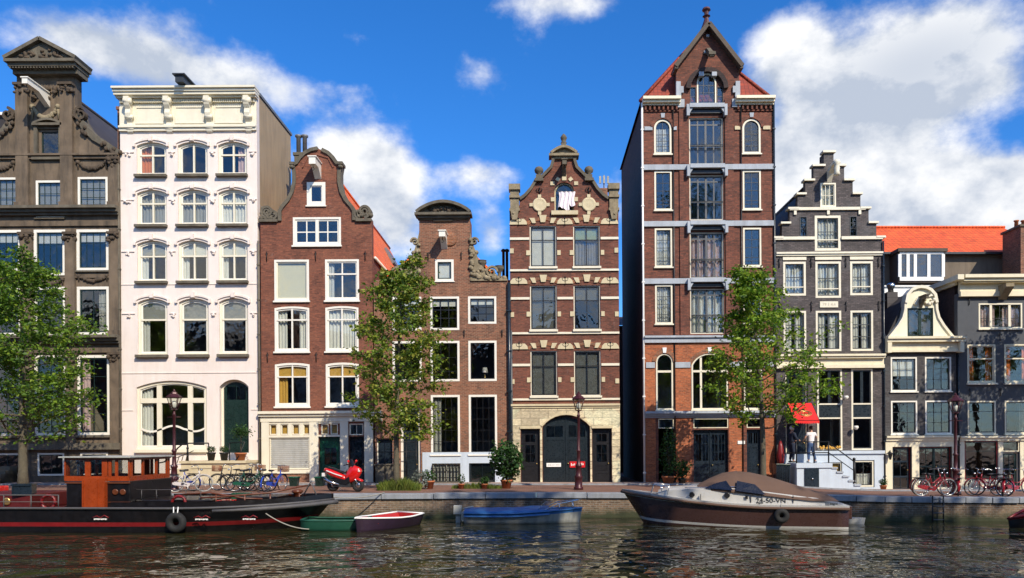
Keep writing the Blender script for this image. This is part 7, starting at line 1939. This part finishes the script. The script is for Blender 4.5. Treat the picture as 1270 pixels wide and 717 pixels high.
bicycle(1188, 30.6, 62, 'red bicycle turned end on against the maroon street lamp', lean=3)
bicycle(1221, 30.8, 185, 'red bicycle facing left, just right of the street lamp', lean=-4)
bicycle(1228, 30.2, 122, 'red bicycle turned towards the canal in the middle of the right-hand row', lean=5)
bicycle(1243, 30.0, 60, 'red bicycle angled towards the houses, second from the right edge', lean=4)
bicycle(1262, 31.4, 8, 'red bicycle parked at the right edge in front of the cream shopfront', lean=-5)
bicycle(235, 31.0, 15, 'white and red bicycle beside the lamp in front of the white house', 'whitebike', lean=4, white=True)
bicycle(224, 31.6, 172, 'blue bicycle behind the barge cabin, next to the street lamp', 'blue', lean=-3)
bicycle(286, 32.0, 185, 'dark bicycle at the left end of the row below the stoop', 'black', basket=True, lean=4)
bicycle(298, 31.5, 172, 'black bicycle in the middle of the row below the stoop', 'black', lean=-5)
bicycle(309, 31.2, 20, 'green bicycle in the row below the stoop', 'green', lean=4)
bicycle(322, 31.8, 160, 'black bicycle near the drainpipe between white and brown houses', 'iron', lean=-4)
bicycle(312, 32.4, 78, 'pale bicycle standing behind the others against the stoop', 'whitebike', basket=True, lean=3)
bicycle(340, 31.2, 74, 'bright blue bicycle seen end on in front of the shutter', 'blue', lean=3, basket=True)
# ------------------------------------------------------------------ scooter
def scooter():
    Y = 31.2; x = at(427, 600, Y)[0]
    r = thing('motor_scooter', 'bright red motor scooter parked in front of the green door', 'scooter', (x, Y, ground_z(x, Y)), R(-14))
    for cx, w in ((-.5, .09), (.62, .085)):
        mb = MB(); mb.tube([(cx + .18 * math.cos(a), 0, .27 + .18 * math.sin(a)) for a in [2 * PI * i / 22 for i in range(22)]], w, 9, closed=True); t = mb.build('wheel', M['rubber'], r, False)
        mb = MB(); mb.lathe([(.13, -.05), (.15, 0), (.13, .05)], seg=14); mb.v = [(cx + p[0], p[2], .27 + p[1]) for p in mb.v]; mb.build('rim', M['chrome'], t, False)
    def shell(secs, name, mat, n=12):
        mb = MB(); rings = []
        for (x_, zc, hw, hh, k) in secs:
            rings.append([(x_ + k * math.sin(2 * PI * i / n) * hh, hw * math.copysign(abs(math.cos(2 * PI * i / n)) ** .7, math.cos(2 * PI * i / n)), zc + hh * math.sin(2 * PI * i / n)) for i in range(n)])
        mb.loft(rings); return mb.build(name, mat, r, False)
    shell([(-.88, .92, .05, .04, 0), (-.78, .86, .14, .1, 0), (-.55, .76, .19, .17, 0), (-.25, .66, .19, .17, 0), (.0, .56, .16, .14, 0), (.15, .5, .14, .12, 0)], 'rear_body', M['redpaint'])
    shell([(.08, .5, .14, .16, 0), (.22, .6, .17, .27, -.2), (.4, .74, .18, .31, -.3), (.56, .84, .16, .24, -.4), (.7, .88, .1, .13, -.4), (.77, .88, .03, .04, 0)], 'front_fairing', M['redpaint'])
    shell([(-.72, .98, .09, .04, 0), (-.5, .94, .13, .05, 0), (-.2, .83, .13, .05, 0), (.02, .78, .1, .05, 0), (.12, .84, .05, .04, 0)], 'seat', M['black'])
    shell([(.4, .46, .09, .04, 0), (.62, .52, .11, .05, 0), (.82, .44, .09, .05, 0)], 'front_mudguard', M['redpaint'])
    mb = MB(); mb.add([(.45, -.16, 1.02), (.45, .16, 1.02), (.3, .12, 1.32), (.3, -.12, 1.32), (.47, 0, 1.05), (.33, 0, 1.34)], [(0, 4, 5, 3), (4, 1, 2, 5)], True); mb.build('windscreen', M['plasticwin'], r, False)
    mb = MB(); mb.tube([(.15, -.34, 1.08), (.28, -.18, 1.12), (.3, .18, 1.12), (.15, .34, 1.08)], .02, 6); mb.build('handlebar', M['black'], r, False)
    for s in (-1, 1):
        mb = MB(); mb.blob((.36, s * .34, 1.24), (.04, .09, .06), 8, 5); mb.tube([(.3, s * .2, 1.1), (.36, s * .32, 1.2)], .01, 5); mb.build('mirror', M['redpaint'], r, False)
        mb = MB(); mb.blob((.7, s * .09, .84), (.05, .06, .045), 8, 5); mb.build('headlight', M['lampglass'], r, False)
    mb = MB(); mb.tube([(-.15, -.17, .3), (-.5, -.2, .38), (-.78, -.21, .55)], [.035, .06, .07], 8); mb.build('exhaust', M['chrome'], r, False)
    mb = MB(); mb.box(-.45, .3, -.15, .15, .2, .4); mb.tube([(-.05, -.1, .25), (-.12, -.26, .03)], .02, 5); mb.build('engine', M['darkgrey'], r, False, .03)
    for s in (-1, 1):
        mb = MB(); mb.prism([(-.5, .42), (.2, .3), (.34, .4), (.3, .62), (.1, .5), (-.3, .56)], s * .175 - .01, s * .175 + .01); mb.build('side_panel', M['black'], r, False)
        mb = MB(); mb.tube([(.5, s * .09, .62), (.62, s * .09, .3)], .025, 6); mb.build('fork', M['chrome'], r, False)
    mb = MB(); mb.prism([(-.7, .84), (-.3, .7), (.0, .62), (.02, .65), (-.3, .74), (-.7, .88)], -.2, -.185); mb.build('white_stripe', M['whitepl'], r, False)
    mb = MB(); mb.box(-.96, -.84, -.1, .1, .62, .76); mb.build('number_plate', M['whitepl'], r, False)
    mb = MB(); mb.blob((-.88, 0, .86), (.04, .09, .04), 8, 5); mb.build('tail_lamp', M['redhull'], r, False)
scooter()
# ------------------------------------------------------------------ people on the stoop
def skin_body(name, joints, edges, mat, parent, root=0, sub=2):
    """joints: list of (x,y,z, rx, ry)"""
    me = bpy.data.meshes.new(name); me.from_pydata([j[:3] for j in joints], edges, []); me.update()
    o = bpy.data.objects.new('tmp_body', me); COL.objects.link(o)
    sk = o.modifiers.new('skin', 'SKIN'); sk.use_smooth_shade = True
    for i, j in enumerate(joints):
        me.skin_vertices[0].data[i].radius = (j[3], j[4] if len(j) > 4 else j[3]); me.skin_vertices[0].data[i].use_root = (i == root)
    sb = o.modifiers.new('sub', 'SUBSURF'); sb.levels = sub; sb.render_levels = sub
    bpy.context.view_layer.update()
    nm = bpy.data.meshes.new_from_object(o.evaluated_get(bpy.context.evaluated_depsgraph_get()))
    bpy.data.objects.remove(o); nm.materials.clear(); nm.materials.append(mat)
    for p in nm.polygons: p.use_smooth = True; p.material_index = 0
    q = bpy.data.objects.new(name, nm); COL.objects.link(q); q.parent = parent
    return q
def person(px, zfeet, Y, rz, label, shirt, pants, hair, pose):
    x = (px - CX) * Y / F
    r = thing('person', label, 'person', (x, Y, zfeet), R(rz))
    P = pose
    # body faces local +y (seen from behind when rz = 0); one continuous skinned figure
    J = [(0, 0, .94, .15, .11), (0, .01, 1.1, .13, .1), (0, .01, 1.28, .165, .11), (0, .0, 1.43, .13, .09), (0, .01, 1.52, .055), (0, .03, 1.6, .075, .085), (0, .03, 1.7, .088, .1), (0, .02, 1.76, .06, .07)]
    E = [(0, 1), (1, 2), (2, 3), (3, 4), (4, 5), (5, 6), (6, 7)]
    arms = []
    for s in (-1, 1):
        sh = (s * .185, 0, 1.41); el, wr, hn = P['arm%d' % (0 if s < 0 else 1)]
        b = len(J); J += [(*sh, .06), (*el, .044), (*wr, .031), (*hn, .036, .02)]; E += [(3, b), (b, b + 1), (b + 1, b + 2), (b + 2, b + 3)]
        arms.append((sh, el, wr, hn))
        hv = (Vector(hn) - Vector(wr)).normalized(); sv = hv.orthogonal().normalized()
        for f in range(4):
            o_ = sv * (.011 * (f * 2 - 3) * .75); e1 = Vector(hn) + hv * .045 + o_; e2 = e1 + (hv + Vector((0, 0, -.5))).normalized() * .03
            c = len(J); J += [(*e1, .009), (*e2, .008)]; E += [(b + 3, c), (c, c + 1)]
        th = Vector(wr).lerp(Vector(hn), .5) + hv.cross(sv) * .035 + hv * .02; c = len(J); J += [(*th, .01)]; E += [(b + 3, c)]
    for s in (-1, 1):
        hp = (s * .09, 0, .88); kn, an = P['leg%d' % (0 if s < 0 else 1)]
        b = len(J); J += [(*hp, .095), (*kn, .06), (*an, .042), (an[0], an[1] + .13, .035, .045, .03)]; E += [(0, b), (b, b + 1), (b + 1, b + 2), (b + 2, b + 3)]
    skin_body('body', J, E, M['skin'], r)
    # shirt: torso and short sleeves, a separate garment over the body
    S = [(0, 0, .84, .18, .145), (0, .01, 1.06, .16, .125), (0, .01, 1.28, .19, .135), (0, 0, 1.43, .15, .11), (0, .005, 1.475, .085, .075)]; SE = [(0, 1), (1, 2), (2, 3), (3, 4)]
    for k, s in enumerate((-1, 1)):
        sh, el, wr, hn = arms[k]; e = Vector(sh).lerp(Vector(el), .62 if shirt == 'shirt' else 1.); b = len(S); S += [(*sh, .085), (*e, .066)]; SE += [(3, b), (b, b + 1)]
        if shirt != 'shirt': S += [(*Vector(el).lerp(Vector(wr), .9), .045)]; SE += [(b + 1, b + 2)]
    skin_body('shirt' if shirt == 'shirt' else 'jacket', S, SE, M[shirt], r)
    T = [(0, 0, 1.04, .16, .125), (0, 0, .9, .15, .12)]; TE = [(0, 1)]
    for k, s in enumerate((-1, 1)):
        kn, an = P['leg%d' % k]; b = len(T); T += [(s * .09, 0, .84, .115), (*kn, .08), (an[0], an[1], an[2] + .03, .062)]; TE += [(1, b), (b, b + 1), (b + 1, b + 2)]
    skin_body('trousers', T, TE, M[pants], r)
    for k in (0, 1):
        an = P['leg%d' % k][1]; mb = MB(); mb.loft([[(an[0] + w * math.cos(a), an[1] + dy, .045 + h * math.sin(a)) for a in [2 * PI * i / 10 for i in range(10)]] for dy, w, h in ((-.09, .03, .035), (-.05, .045, .045), (.05, .048, .045), (.14, .045, .035), (.19, .025, .02))])
        mb.build('shoe', M['black'] if hair != 'hair' else M['shoe'], r, False)
    mb = MB(); mb.blob((0, .005, 1.695), (.098, .115, .115), 12, 8); 
    mb.v = [v if not (v[1] > .06 and v[2] < 1.72) else (v[0], .06, v[2]) for v in mb.v]; mb.build('hair', M[hair], r, False)
    mb = MB(); mb.blob((0, .135, 1.655), (.014, .025, .02), 6, 4); mb.blob((0, .118, 1.615), (.028, .01, .007), 8, 4); mb.build('nose_and_mouth', M['skin'], r, False)
    for s in (-1, 1):
        mb = MB(); mb.blob((s * .034, .112, 1.69), (.013, .012, .008), 8, 5); mb.build('eye', M['black'], r, False)
        mb = MB(); mb.blob((s * .092, .02, 1.665), (.012, .02, .03), 8, 5); mb.build('ear', M['skin'], r, False)
    return r
M['shoe'] = plain('white_trainers', (.6, .58, .55), .7, var=.1)
M['whitehair'] = plain('white_hair', (.7, .68, .62), .8, var=.15, scale=20)
zl = Z(573.5)
person(1006, zl, 37.35, 8, 'person in a white t-shirt and blue jeans standing on the stoop under the red awning', 'shirt', 'jeans', 'hair',
       {'arm0': ((-.3, .04, 1.2), (-.32, .2, 1.05), (-.31, .27, 1.0)), 'arm1': ((.33, .06, 1.22), (.42, .26, 1.2), (.45, .33, 1.2)),
        'leg0': ((-.1, .06, .5), (-.13, 0, .09)), 'leg1': ((.1, -.02, .5), (.17, -.12, .09))})
person(982, zl, 37.5, -70, 'person in dark clothes with white hair on the stoop, left of the white t-shirt', 'darkcloth', 'darkcloth', 'whitehair',
       {'arm0': ((-.26, .06, 1.18), (-.2, .28, 1.1), (-.16, .34, 1.08)), 'arm1': ((.26, .06, 1.18), (.2, .28, 1.1), (.16, .34, 1.08)),
        'leg0': ((-.1, .04, .5), (-.1, -.02, .09)), 'leg1': ((.1, .02, .5), (.11, .0, .09))})
# ------------------------------------------------------------------ awning
def awning():
    r = thing('red_awning', 'red cloth awning with a faded gold emblem over the stoop door', 'awning', (X(991), FY, Z(498)))
    x0, x1 = X(976), X(1006); yo = 1.05; z0, z1 = Z(500), Z(522)
    def S(u, v):
        return (x0 + (x1 - x0) * u, FY - .06 - yo * v, z0 + (z1 - z0) * v - .05 * math.sin(PI * v) * 0 + .03 * math.sin(PI * u * 3) * v * .3)
    mb = MB(); n, m = 12, 8
    top = [S(i / n, j / m) for j in range(m + 1) for i in range(n + 1)]; bot = [(p[0], p[1], p[2] - .02) for p in top]; k = len(top)
    f = []
    for j in range(m):
        for i in range(n):
            a = j * (n + 1) + i; f += [(a, a + n + 1, a + n + 2, a + 1), (k + a, k + a + 1, k + a + n + 2, k + a + n + 1)]
    mb.add(top + bot, f, True)
    # scalloped valance
    for i in range(n):
        a, b = S(i / n, 1), S((i + 1) / n, 1); mb.add([a, b, (b[0], b[1] - .01, b[2] - .13), ((a[0] + b[0]) / 2, a[1] - .01, a[2] - .18), (a[0], a[1] - .01, a[2] - .13)], [(0, 1, 2, 3, 4)], False)
    mb.build('cloth', M['awning'], r)
    mb = MB()
    for x in (x0, x1): mb.tube([(x, FY - .02, z0 + .02), (x, FY - .06 - yo, z1 + .0)], .018, 6); mb.tube([(x, FY - .02, z1 + .1), (x, FY - .06 - yo, z1)], .015, 6)
    mb.tube([(x0, FY - .06 - yo, z1), (x1, FY - .06 - yo, z1)], .018, 6); mb.build('frame', M['iron'], r)
    mb = MB(); c = .62
    for ring, rr in ((0, .26), (1, .17)):
        pts = []
        for i in range(16):
            a = 2 * PI * i / 16; p = S(.55 + rr * math.cos(a), c + rr * .62 * math.sin(a)); pts.append((p[0], p[1] - .012, p[2] + .012))
        mb.tube(pts, .02, 5, closed=True)
    for i in range(6): p = S(.38 + .07 * i, c); q = S(.4 + .07 * i, c + .09); mb.tube([(p[0], p[1] - .01, p[2] + .012), (q[0], q[1] - .01, q[2] + .012)], .018, 5)
    mb.build('emblem', M['gold'], r)
awning()
def misc():
    # green bins left of the stoop
    for i, (px, lab) in enumerate(((965, 'dark green wheeled bin, left one between warehouse and stoop'), (973.5, 'dark green wheeled bin next to the pale blue stoop'))):
        Y = 37.1; x = (px - CX) * Y / F; r = thing('wheeled_bin', lab, 'bin', (x, Y, ground_z(x, Y) + .06), 0, 'dark green wheeled bins')
        mb = MB(); mb.loft([[(-.13 - .02, -.22, 0), (.15, -.22, 0), (.15, .22, 0), (-.15, .22, 0)], [(-.17, -.28, .95), (.17, -.28, .95), (.17, .28, .95), (-.17, .28, .95)]], smooth=False)
        for k in range(4): mb.box(-.12 + .075 * k, -.1 + .075 * k, -.29, -.2, .1, .9)
        mb.build('bin_body', M['navy'], r, False)
        mb = MB(); mb.box(-.18, .18, -.31, .3, .95, 1.02); mb.tube([(-.16, .33, .98), (.16, .33, .98)], .02, 6); mb.build('lid', M['darkgreen'], r, False, .02)
        for s in (-1, 1): mb = MB(); mb.lathe([(.1, -.03), (.1, .03)], seg=12); mb.v = [(s * .16 + p[2], .24 + p[0], .1 + p[1]) for p in mb.v]; mb.build('wheel', M['rubber'], r, False)
    # folded maroon parasol leaning behind the bins
    Y = 37.6; x = (968 - CX) * Y / F; r = thing('folded_parasol', 'folded maroon parasol behind the dark green bins', 'parasol', (x, Y, ground_z(x, Y) + .06), 0)
    mb = MB(); mb.lathe([(.05, .9), (.16, 1.05), (.2, 1.4), (.12, 1.9), (.04, 2.15)], seg=10); mb.build('cloth', M['redhull'], r, False)
    mb = MB(); mb.tube([(0, 0, 0), (0, 0, 2.25)], .025, 6); mb.lathe([(.22, 0), (.22, .08), (.05, .1)], seg=12); mb.build('pole', M['iron'], r, False)
    # dark green plant tubs in front of the shopfront
    for px, lab in ((365, 'square dark green tub in front of the grey shutter'), (397, 'square dark green tub left of the scooter')):
        Y = 35.5; x = (px - CX) * Y / F; r = thing('plant_tub', lab, 'tub', (x, Y, ground_z(x, Y)), 0, 'square green tubs')
        mb = MB(); mb.loft([[(-.16, -.16, 0), (.16, -.16, 0), (.16, .16, 0), (-.16, .16, 0)], [(-.2, -.2, .42), (.2, -.2, .42), (.2, .2, .42), (-.2, .2, .42)]], smooth=False); mb.build('tub', M['darkgreen'], r, False)
        mb = MB(); mb.box(-.22, .22, -.22, .22, .38, .44); mb.build('rim', M['green'], r, False)
    # dark red flower tub by the warehouse door, climbing plant
    bushplant('climbing_plant', 'tall dark climbing plant in a red tub at the left warehouse door', 'potted plant', 829, None, 37.0, 2.3, .75, 900, M['leafd'], .12, (.32, .4, M['terra']), 21)
    bushplant('potted_shrub', 'leafy shrub at the foot of the warehouse between its two left doors', 'potted plant', 846, None, 36.9, .9, .7, 500, M['leafd'], .12, (.2, .3, M['black']), 22)
    # flower boxes and small plants
    bushplant('grey_leaved_shrub', 'grey-leaved shrub at the right end of the grass bed', 'shrub', 521, None, 33.0, .8, .7, 450, M['leafg'], .1, None, 24)
M['leafg'] = foliage('grey_green_leaves', [(.12, .15, .12), (.22, .26, .22), (.35, .38, .34)])
M['whitebike'] = plain('white_enamel', (.65, .6, .58), .3, var=.2, coat=.3)
misc()
# ------------------------------------------------------------------ sky, sun, camera
SUN = Vector((.6, -1., .95))
def world():
    w = bpy.data.worlds.new('World'); sc.world = w; w.use_nodes = True
    nt = w.node_tree; nt.nodes.clear()
    out = nt.nodes.new('ShaderNodeOutputWorld'); bg = N(nt, 'ShaderNodeBackground', Strength=.13)
    sky = nt.nodes.new('ShaderNodeTexSky'); sky.sky_type = 'NISHITA'; sky.sun_disc = False
    sky.sun_elevation = math.atan2(SUN.z, math.hypot(SUN.x, SUN.y)); sky.sun_rotation = math.atan2(SUN.x, SUN.y)
    sky.air_density = 1.; sky.dust_density = .8; sky.ozone_density = 2.5
    c = mixc(nt, 1., sky.outputs[0], SKYTINT, 'MULTIPLY')
    g = N(nt, 'ShaderNodeHueSaturation', Saturation=1.12, Value=1.0); L(nt, c, g.inputs['Color']); c = g.outputs[0]
    tc = N(nt, 'ShaderNodeTexCoord').outputs['Generated']
    nv = N(nt, 'ShaderNodeVectorMath', operation='NORMALIZE'); L(nt, tc, nv.inputs[0]); d = nv.outputs[0]
    def blob(px, py, rx, ry, amp, soft=.35):
        v = Vector(((px - CX) / F, 1, (HY - py) / F)).normalized()
        # local frame: horizontal tangent and up tangent
        h = Vector((v.y, -v.x, 0)).normalized(); u = h.cross(v)
        sc1 = F / rx; sc2 = F / ry
        k = 1 / math.sqrt(1 + ((px - CX) / F) ** 2 + ((HY - py) / F) ** 2)
        q = []
        for ax, s in ((h, sc1), (u, sc2)):
            dt = N(nt, 'ShaderNodeVectorMath', operation='DOT_PRODUCT'); L(nt, d, dt.inputs[0]); dt.inputs[1].default_value = ax
            m = N(nt, 'ShaderNodeMath', operation='MULTIPLY'); L(nt, dt.outputs['Value'], m.inputs[0]); m.inputs[1].default_value = s / k
            m2 = N(nt, 'ShaderNodeMath', operation='MULTIPLY'); L(nt, m.outputs[0], m2.inputs[0]); L(nt, m.outputs[0], m2.inputs[1]); q.append(m2.outputs[0])
        sm = N(nt, 'ShaderNodeMath', operation='ADD'); L(nt, q[0], sm.inputs[0]); L(nt, q[1], sm.inputs[1])
        # only on the front side
        e = N(nt, 'ShaderNodeMath', operation='MULTIPLY'); L(nt, sm.outputs[0], e.inputs[0]); e.inputs[1].default_value = -1.
        ex = N(nt, 'ShaderNodeMath', operation='EXPONENT'); L(nt, e.outputs[0], ex.inputs[0])
        fr = N(nt, 'ShaderNodeVectorMath', operation='DOT_PRODUCT'); L(nt, d, fr.inputs[0]); fr.inputs[1].default_value = v
        gt = N(nt, 'ShaderNodeMath', operation='GREATER_THAN'); L(nt, fr.outputs['Value'], gt.inputs[0]); gt.inputs[1].default_value = 0.
        a = N(nt, 'ShaderNodeMath', operation='MULTIPLY'); L(nt, ex.outputs[0], a.inputs[0]); L(nt, gt.outputs[0], a.inputs[1])
        b = N(nt, 'ShaderNodeMath', operation='MULTIPLY'); L(nt, a.outputs[0], b.inputs[0]); b.inputs[1].default_value = amp
        return b.outputs[0]
    tot = None
    for bl in CLOUDS:
        o = blob(*bl)
        if tot is None: tot = o
        else:
            a = N(nt, 'ShaderNodeMath', operation='ADD'); L(nt, tot, a.inputs[0]); L(nt, o, a.inputs[1]); tot = a.outputs[0]
    # clouds behind the camera for light and reflections
    sx = N(nt, 'ShaderNodeSeparateXYZ'); L(nt, d, sx.inputs[0])
    back = N(nt, 'ShaderNodeMapRange'); L(nt, sx.outputs[1], back.inputs[0]); back.inputs[1].default_value = .1; back.inputs[2].default_value = -.2; back.inputs[3].default_value = 0.; back.inputs[4].default_value = .42
    a = N(nt, 'ShaderNodeMath', operation='ADD'); L(nt, tot, a.inputs[0]); L(nt, back.outputs[0], a.inputs[1]); tot = a.outputs[0]
    mp = N(nt, 'ShaderNodeMapping'); mp.inputs['Scale'].default_value = (4.6, 4.6, 6.4); mp.inputs['Location'].default_value = (1.3, .4, 2.2); L(nt, d, mp.inputs['Vector'])
    n1 = N(nt, 'ShaderNodeTexNoise', Scale=1.1, Detail=11., Roughness=.6, Distortion=.0); L(nt, mp.outputs[0], n1.inputs['Vector'])
    k = N(nt, 'ShaderNodeMath', operation='SUBTRACT'); L(nt, n1.outputs['Fac'], k.inputs[0]); k.inputs[1].default_value = .5
    k2 = N(nt, 'ShaderNodeMath', operation='MULTIPLY'); L(nt, k.outputs[0], k2.inputs[0]); k2.inputs[1].default_value = 3.0
    k3 = N(nt, 'ShaderNodeMath', operation='ADD'); L(nt, k2.outputs[0], k3.inputs[0]); L(nt, tot, k3.inputs[1])
    dens = N(nt, 'ShaderNodeMapRange'); dens.interpolation_type = 'SMOOTHSTEP'; L(nt, k3.outputs[0], dens.inputs[0]); dens.inputs[1].default_value = .24; dens.inputs[2].default_value = 1.0
    # cloud shading: lit tops from a noise sampled towards the light
    mp2 = N(nt, 'ShaderNodeMapping'); mp2.inputs['Scale'].default_value = (4.6, 4.6, 6.4); mp2.inputs['Location'].default_value = (1.36, .4, 2.42); L(nt, d, mp2.inputs['Vector'])
    n2 = N(nt, 'ShaderNodeTexNoise', Scale=1.1, Detail=6., Roughness=.5, Distortion=.0); L(nt, mp2.outputs[0], n2.inputs['Vector'])
    df = N(nt, 'ShaderNodeMath', operation='SUBTRACT'); L(nt, n1.outputs['Fac'], df.inputs[0]); L(nt, n2.outputs['Fac'], df.inputs[1])
    sh = N(nt, 'ShaderNodeMapRange'); L(nt, df.outputs[0], sh.inputs[0]); sh.inputs[1].default_value = -.1; sh.inputs[2].default_value = .08
    low = None
    for bl in DARKCLOUDS:
        o = blob(*bl)
        if low is None: low = o
        else:
            a = N(nt, 'ShaderNodeMath', operation='ADD'); L(nt, low, a.inputs[0]); L(nt, o, a.inputs[1]); low = a.outputs[0]
    sub = N(nt, 'ShaderNodeMath', operation='SUBTRACT'); sub.use_clamp = True; L(nt, sh.outputs[0], sub.inputs[0]); L(nt, low, sub.inputs[1])
    cc = mixc(nt, sub.outputs[0], CLOUD_LO, CLOUD_HI)
    fin = mixc(nt, dens.outputs[0], c, cc)
    L(nt, fin, bg.inputs[0]); L(nt, bg.outputs[0], out.inputs[0])
# bias blobs: px, py, rx, ry, amount
CLOUDS = [(150, 75, 140, 44, .72), (80, 40, 80, 30, .6), (260, 90, 110, 34, .5), (370, 112, 80, 26, .34), (450, 130, 50, 22, .14), (430, 190, 55, 34, 1.05), (470, 225, 46, 44, 1.05), (490, 290, 55, 44, .8), (598, 215, 52, 20, .85), (590, 92, 40, 28, .5), (700, 2, 80, 18, .6), (610, 290, 30, 38, .95), (400, 45, 60, 26, .3), (240, 30, 60, 20, .25),
          (985, 70, 50, 45, .75), (1090, 70, 110, 60, .9), (1200, 40, 90, 60, .75), (1130, 130, 90, 36, .65), (1050, 215, 95, 62, 1.6), (980, 250, 45, 75, 1.0), (1120, 255, 100, 40, 1.5), (1190, 200, 30, 30, .3), (1255, 220, 40, 32, .9), (1190, 288, 120, 26, 1.), (1240, 110, 60, 30, .3)]
DARKCLOUDS = [(1110, 110, 130, 60, .6), (1180, 50, 120, 50, .35), (330, 110, 120, 40, .35), (140, 100, 100, 30, .2)]
SKYTINT = (.68, 1.0, 1.47)
CLOUD_LO = (3.8, 4.3, 5.2); CLOUD_HI = (8., 8., 8.)
world()
ld = bpy.data.lights.new('sun', 'SUN'); ld.energy = 5.0; ld.angle = R(.5); ld.color = (1., .89, .72)
lo = bpy.data.objects.new('sun', ld); COL.objects.link(lo); lo.rotation_euler = SUN.to_track_quat('Z', 'Y').to_euler(); lo.location = (20, -20, 40)
cd = bpy.data.cameras.new('camera'); co = bpy.data.objects.new('camera', cd); COL.objects.link(co)
co.location = (0, 0, CH); co.rotation_euler = (R(90), 0, 0)
cd.sensor_width = 36; cd.lens = F / 1270 * 36; cd.shift_x = -(CX - 635) / 1270; cd.shift_y = (HY - 358.5) / 1270
cd.clip_start = .1; cd.clip_end = 3000
sc.camera = co
sc.view_settings.view_transform = 'Standard'; sc.view_settings.look = 'None'; sc.view_settings.gamma = 1; sc.view_settings.exposure = EXPO if 'EXPO' in globals() else .1
sc.view_settings.use_curve_mapping = False
sc.cycles.max_bounces = 6; sc.cycles.transparent_max_bounces = 8; sc.cycles.use_adaptive_sampling = True; sc.cycles.adaptive_threshold = .02
sc.cycles.sample_clamp_indirect = 4.; sc.cycles.caustics_reflective = False; sc.cycles.caustics_refractive = False
try: sc.cycles.use_denoising = True; sc.cycles.denoiser = 'OPENIMAGEDENOISE'
except Exception: pass
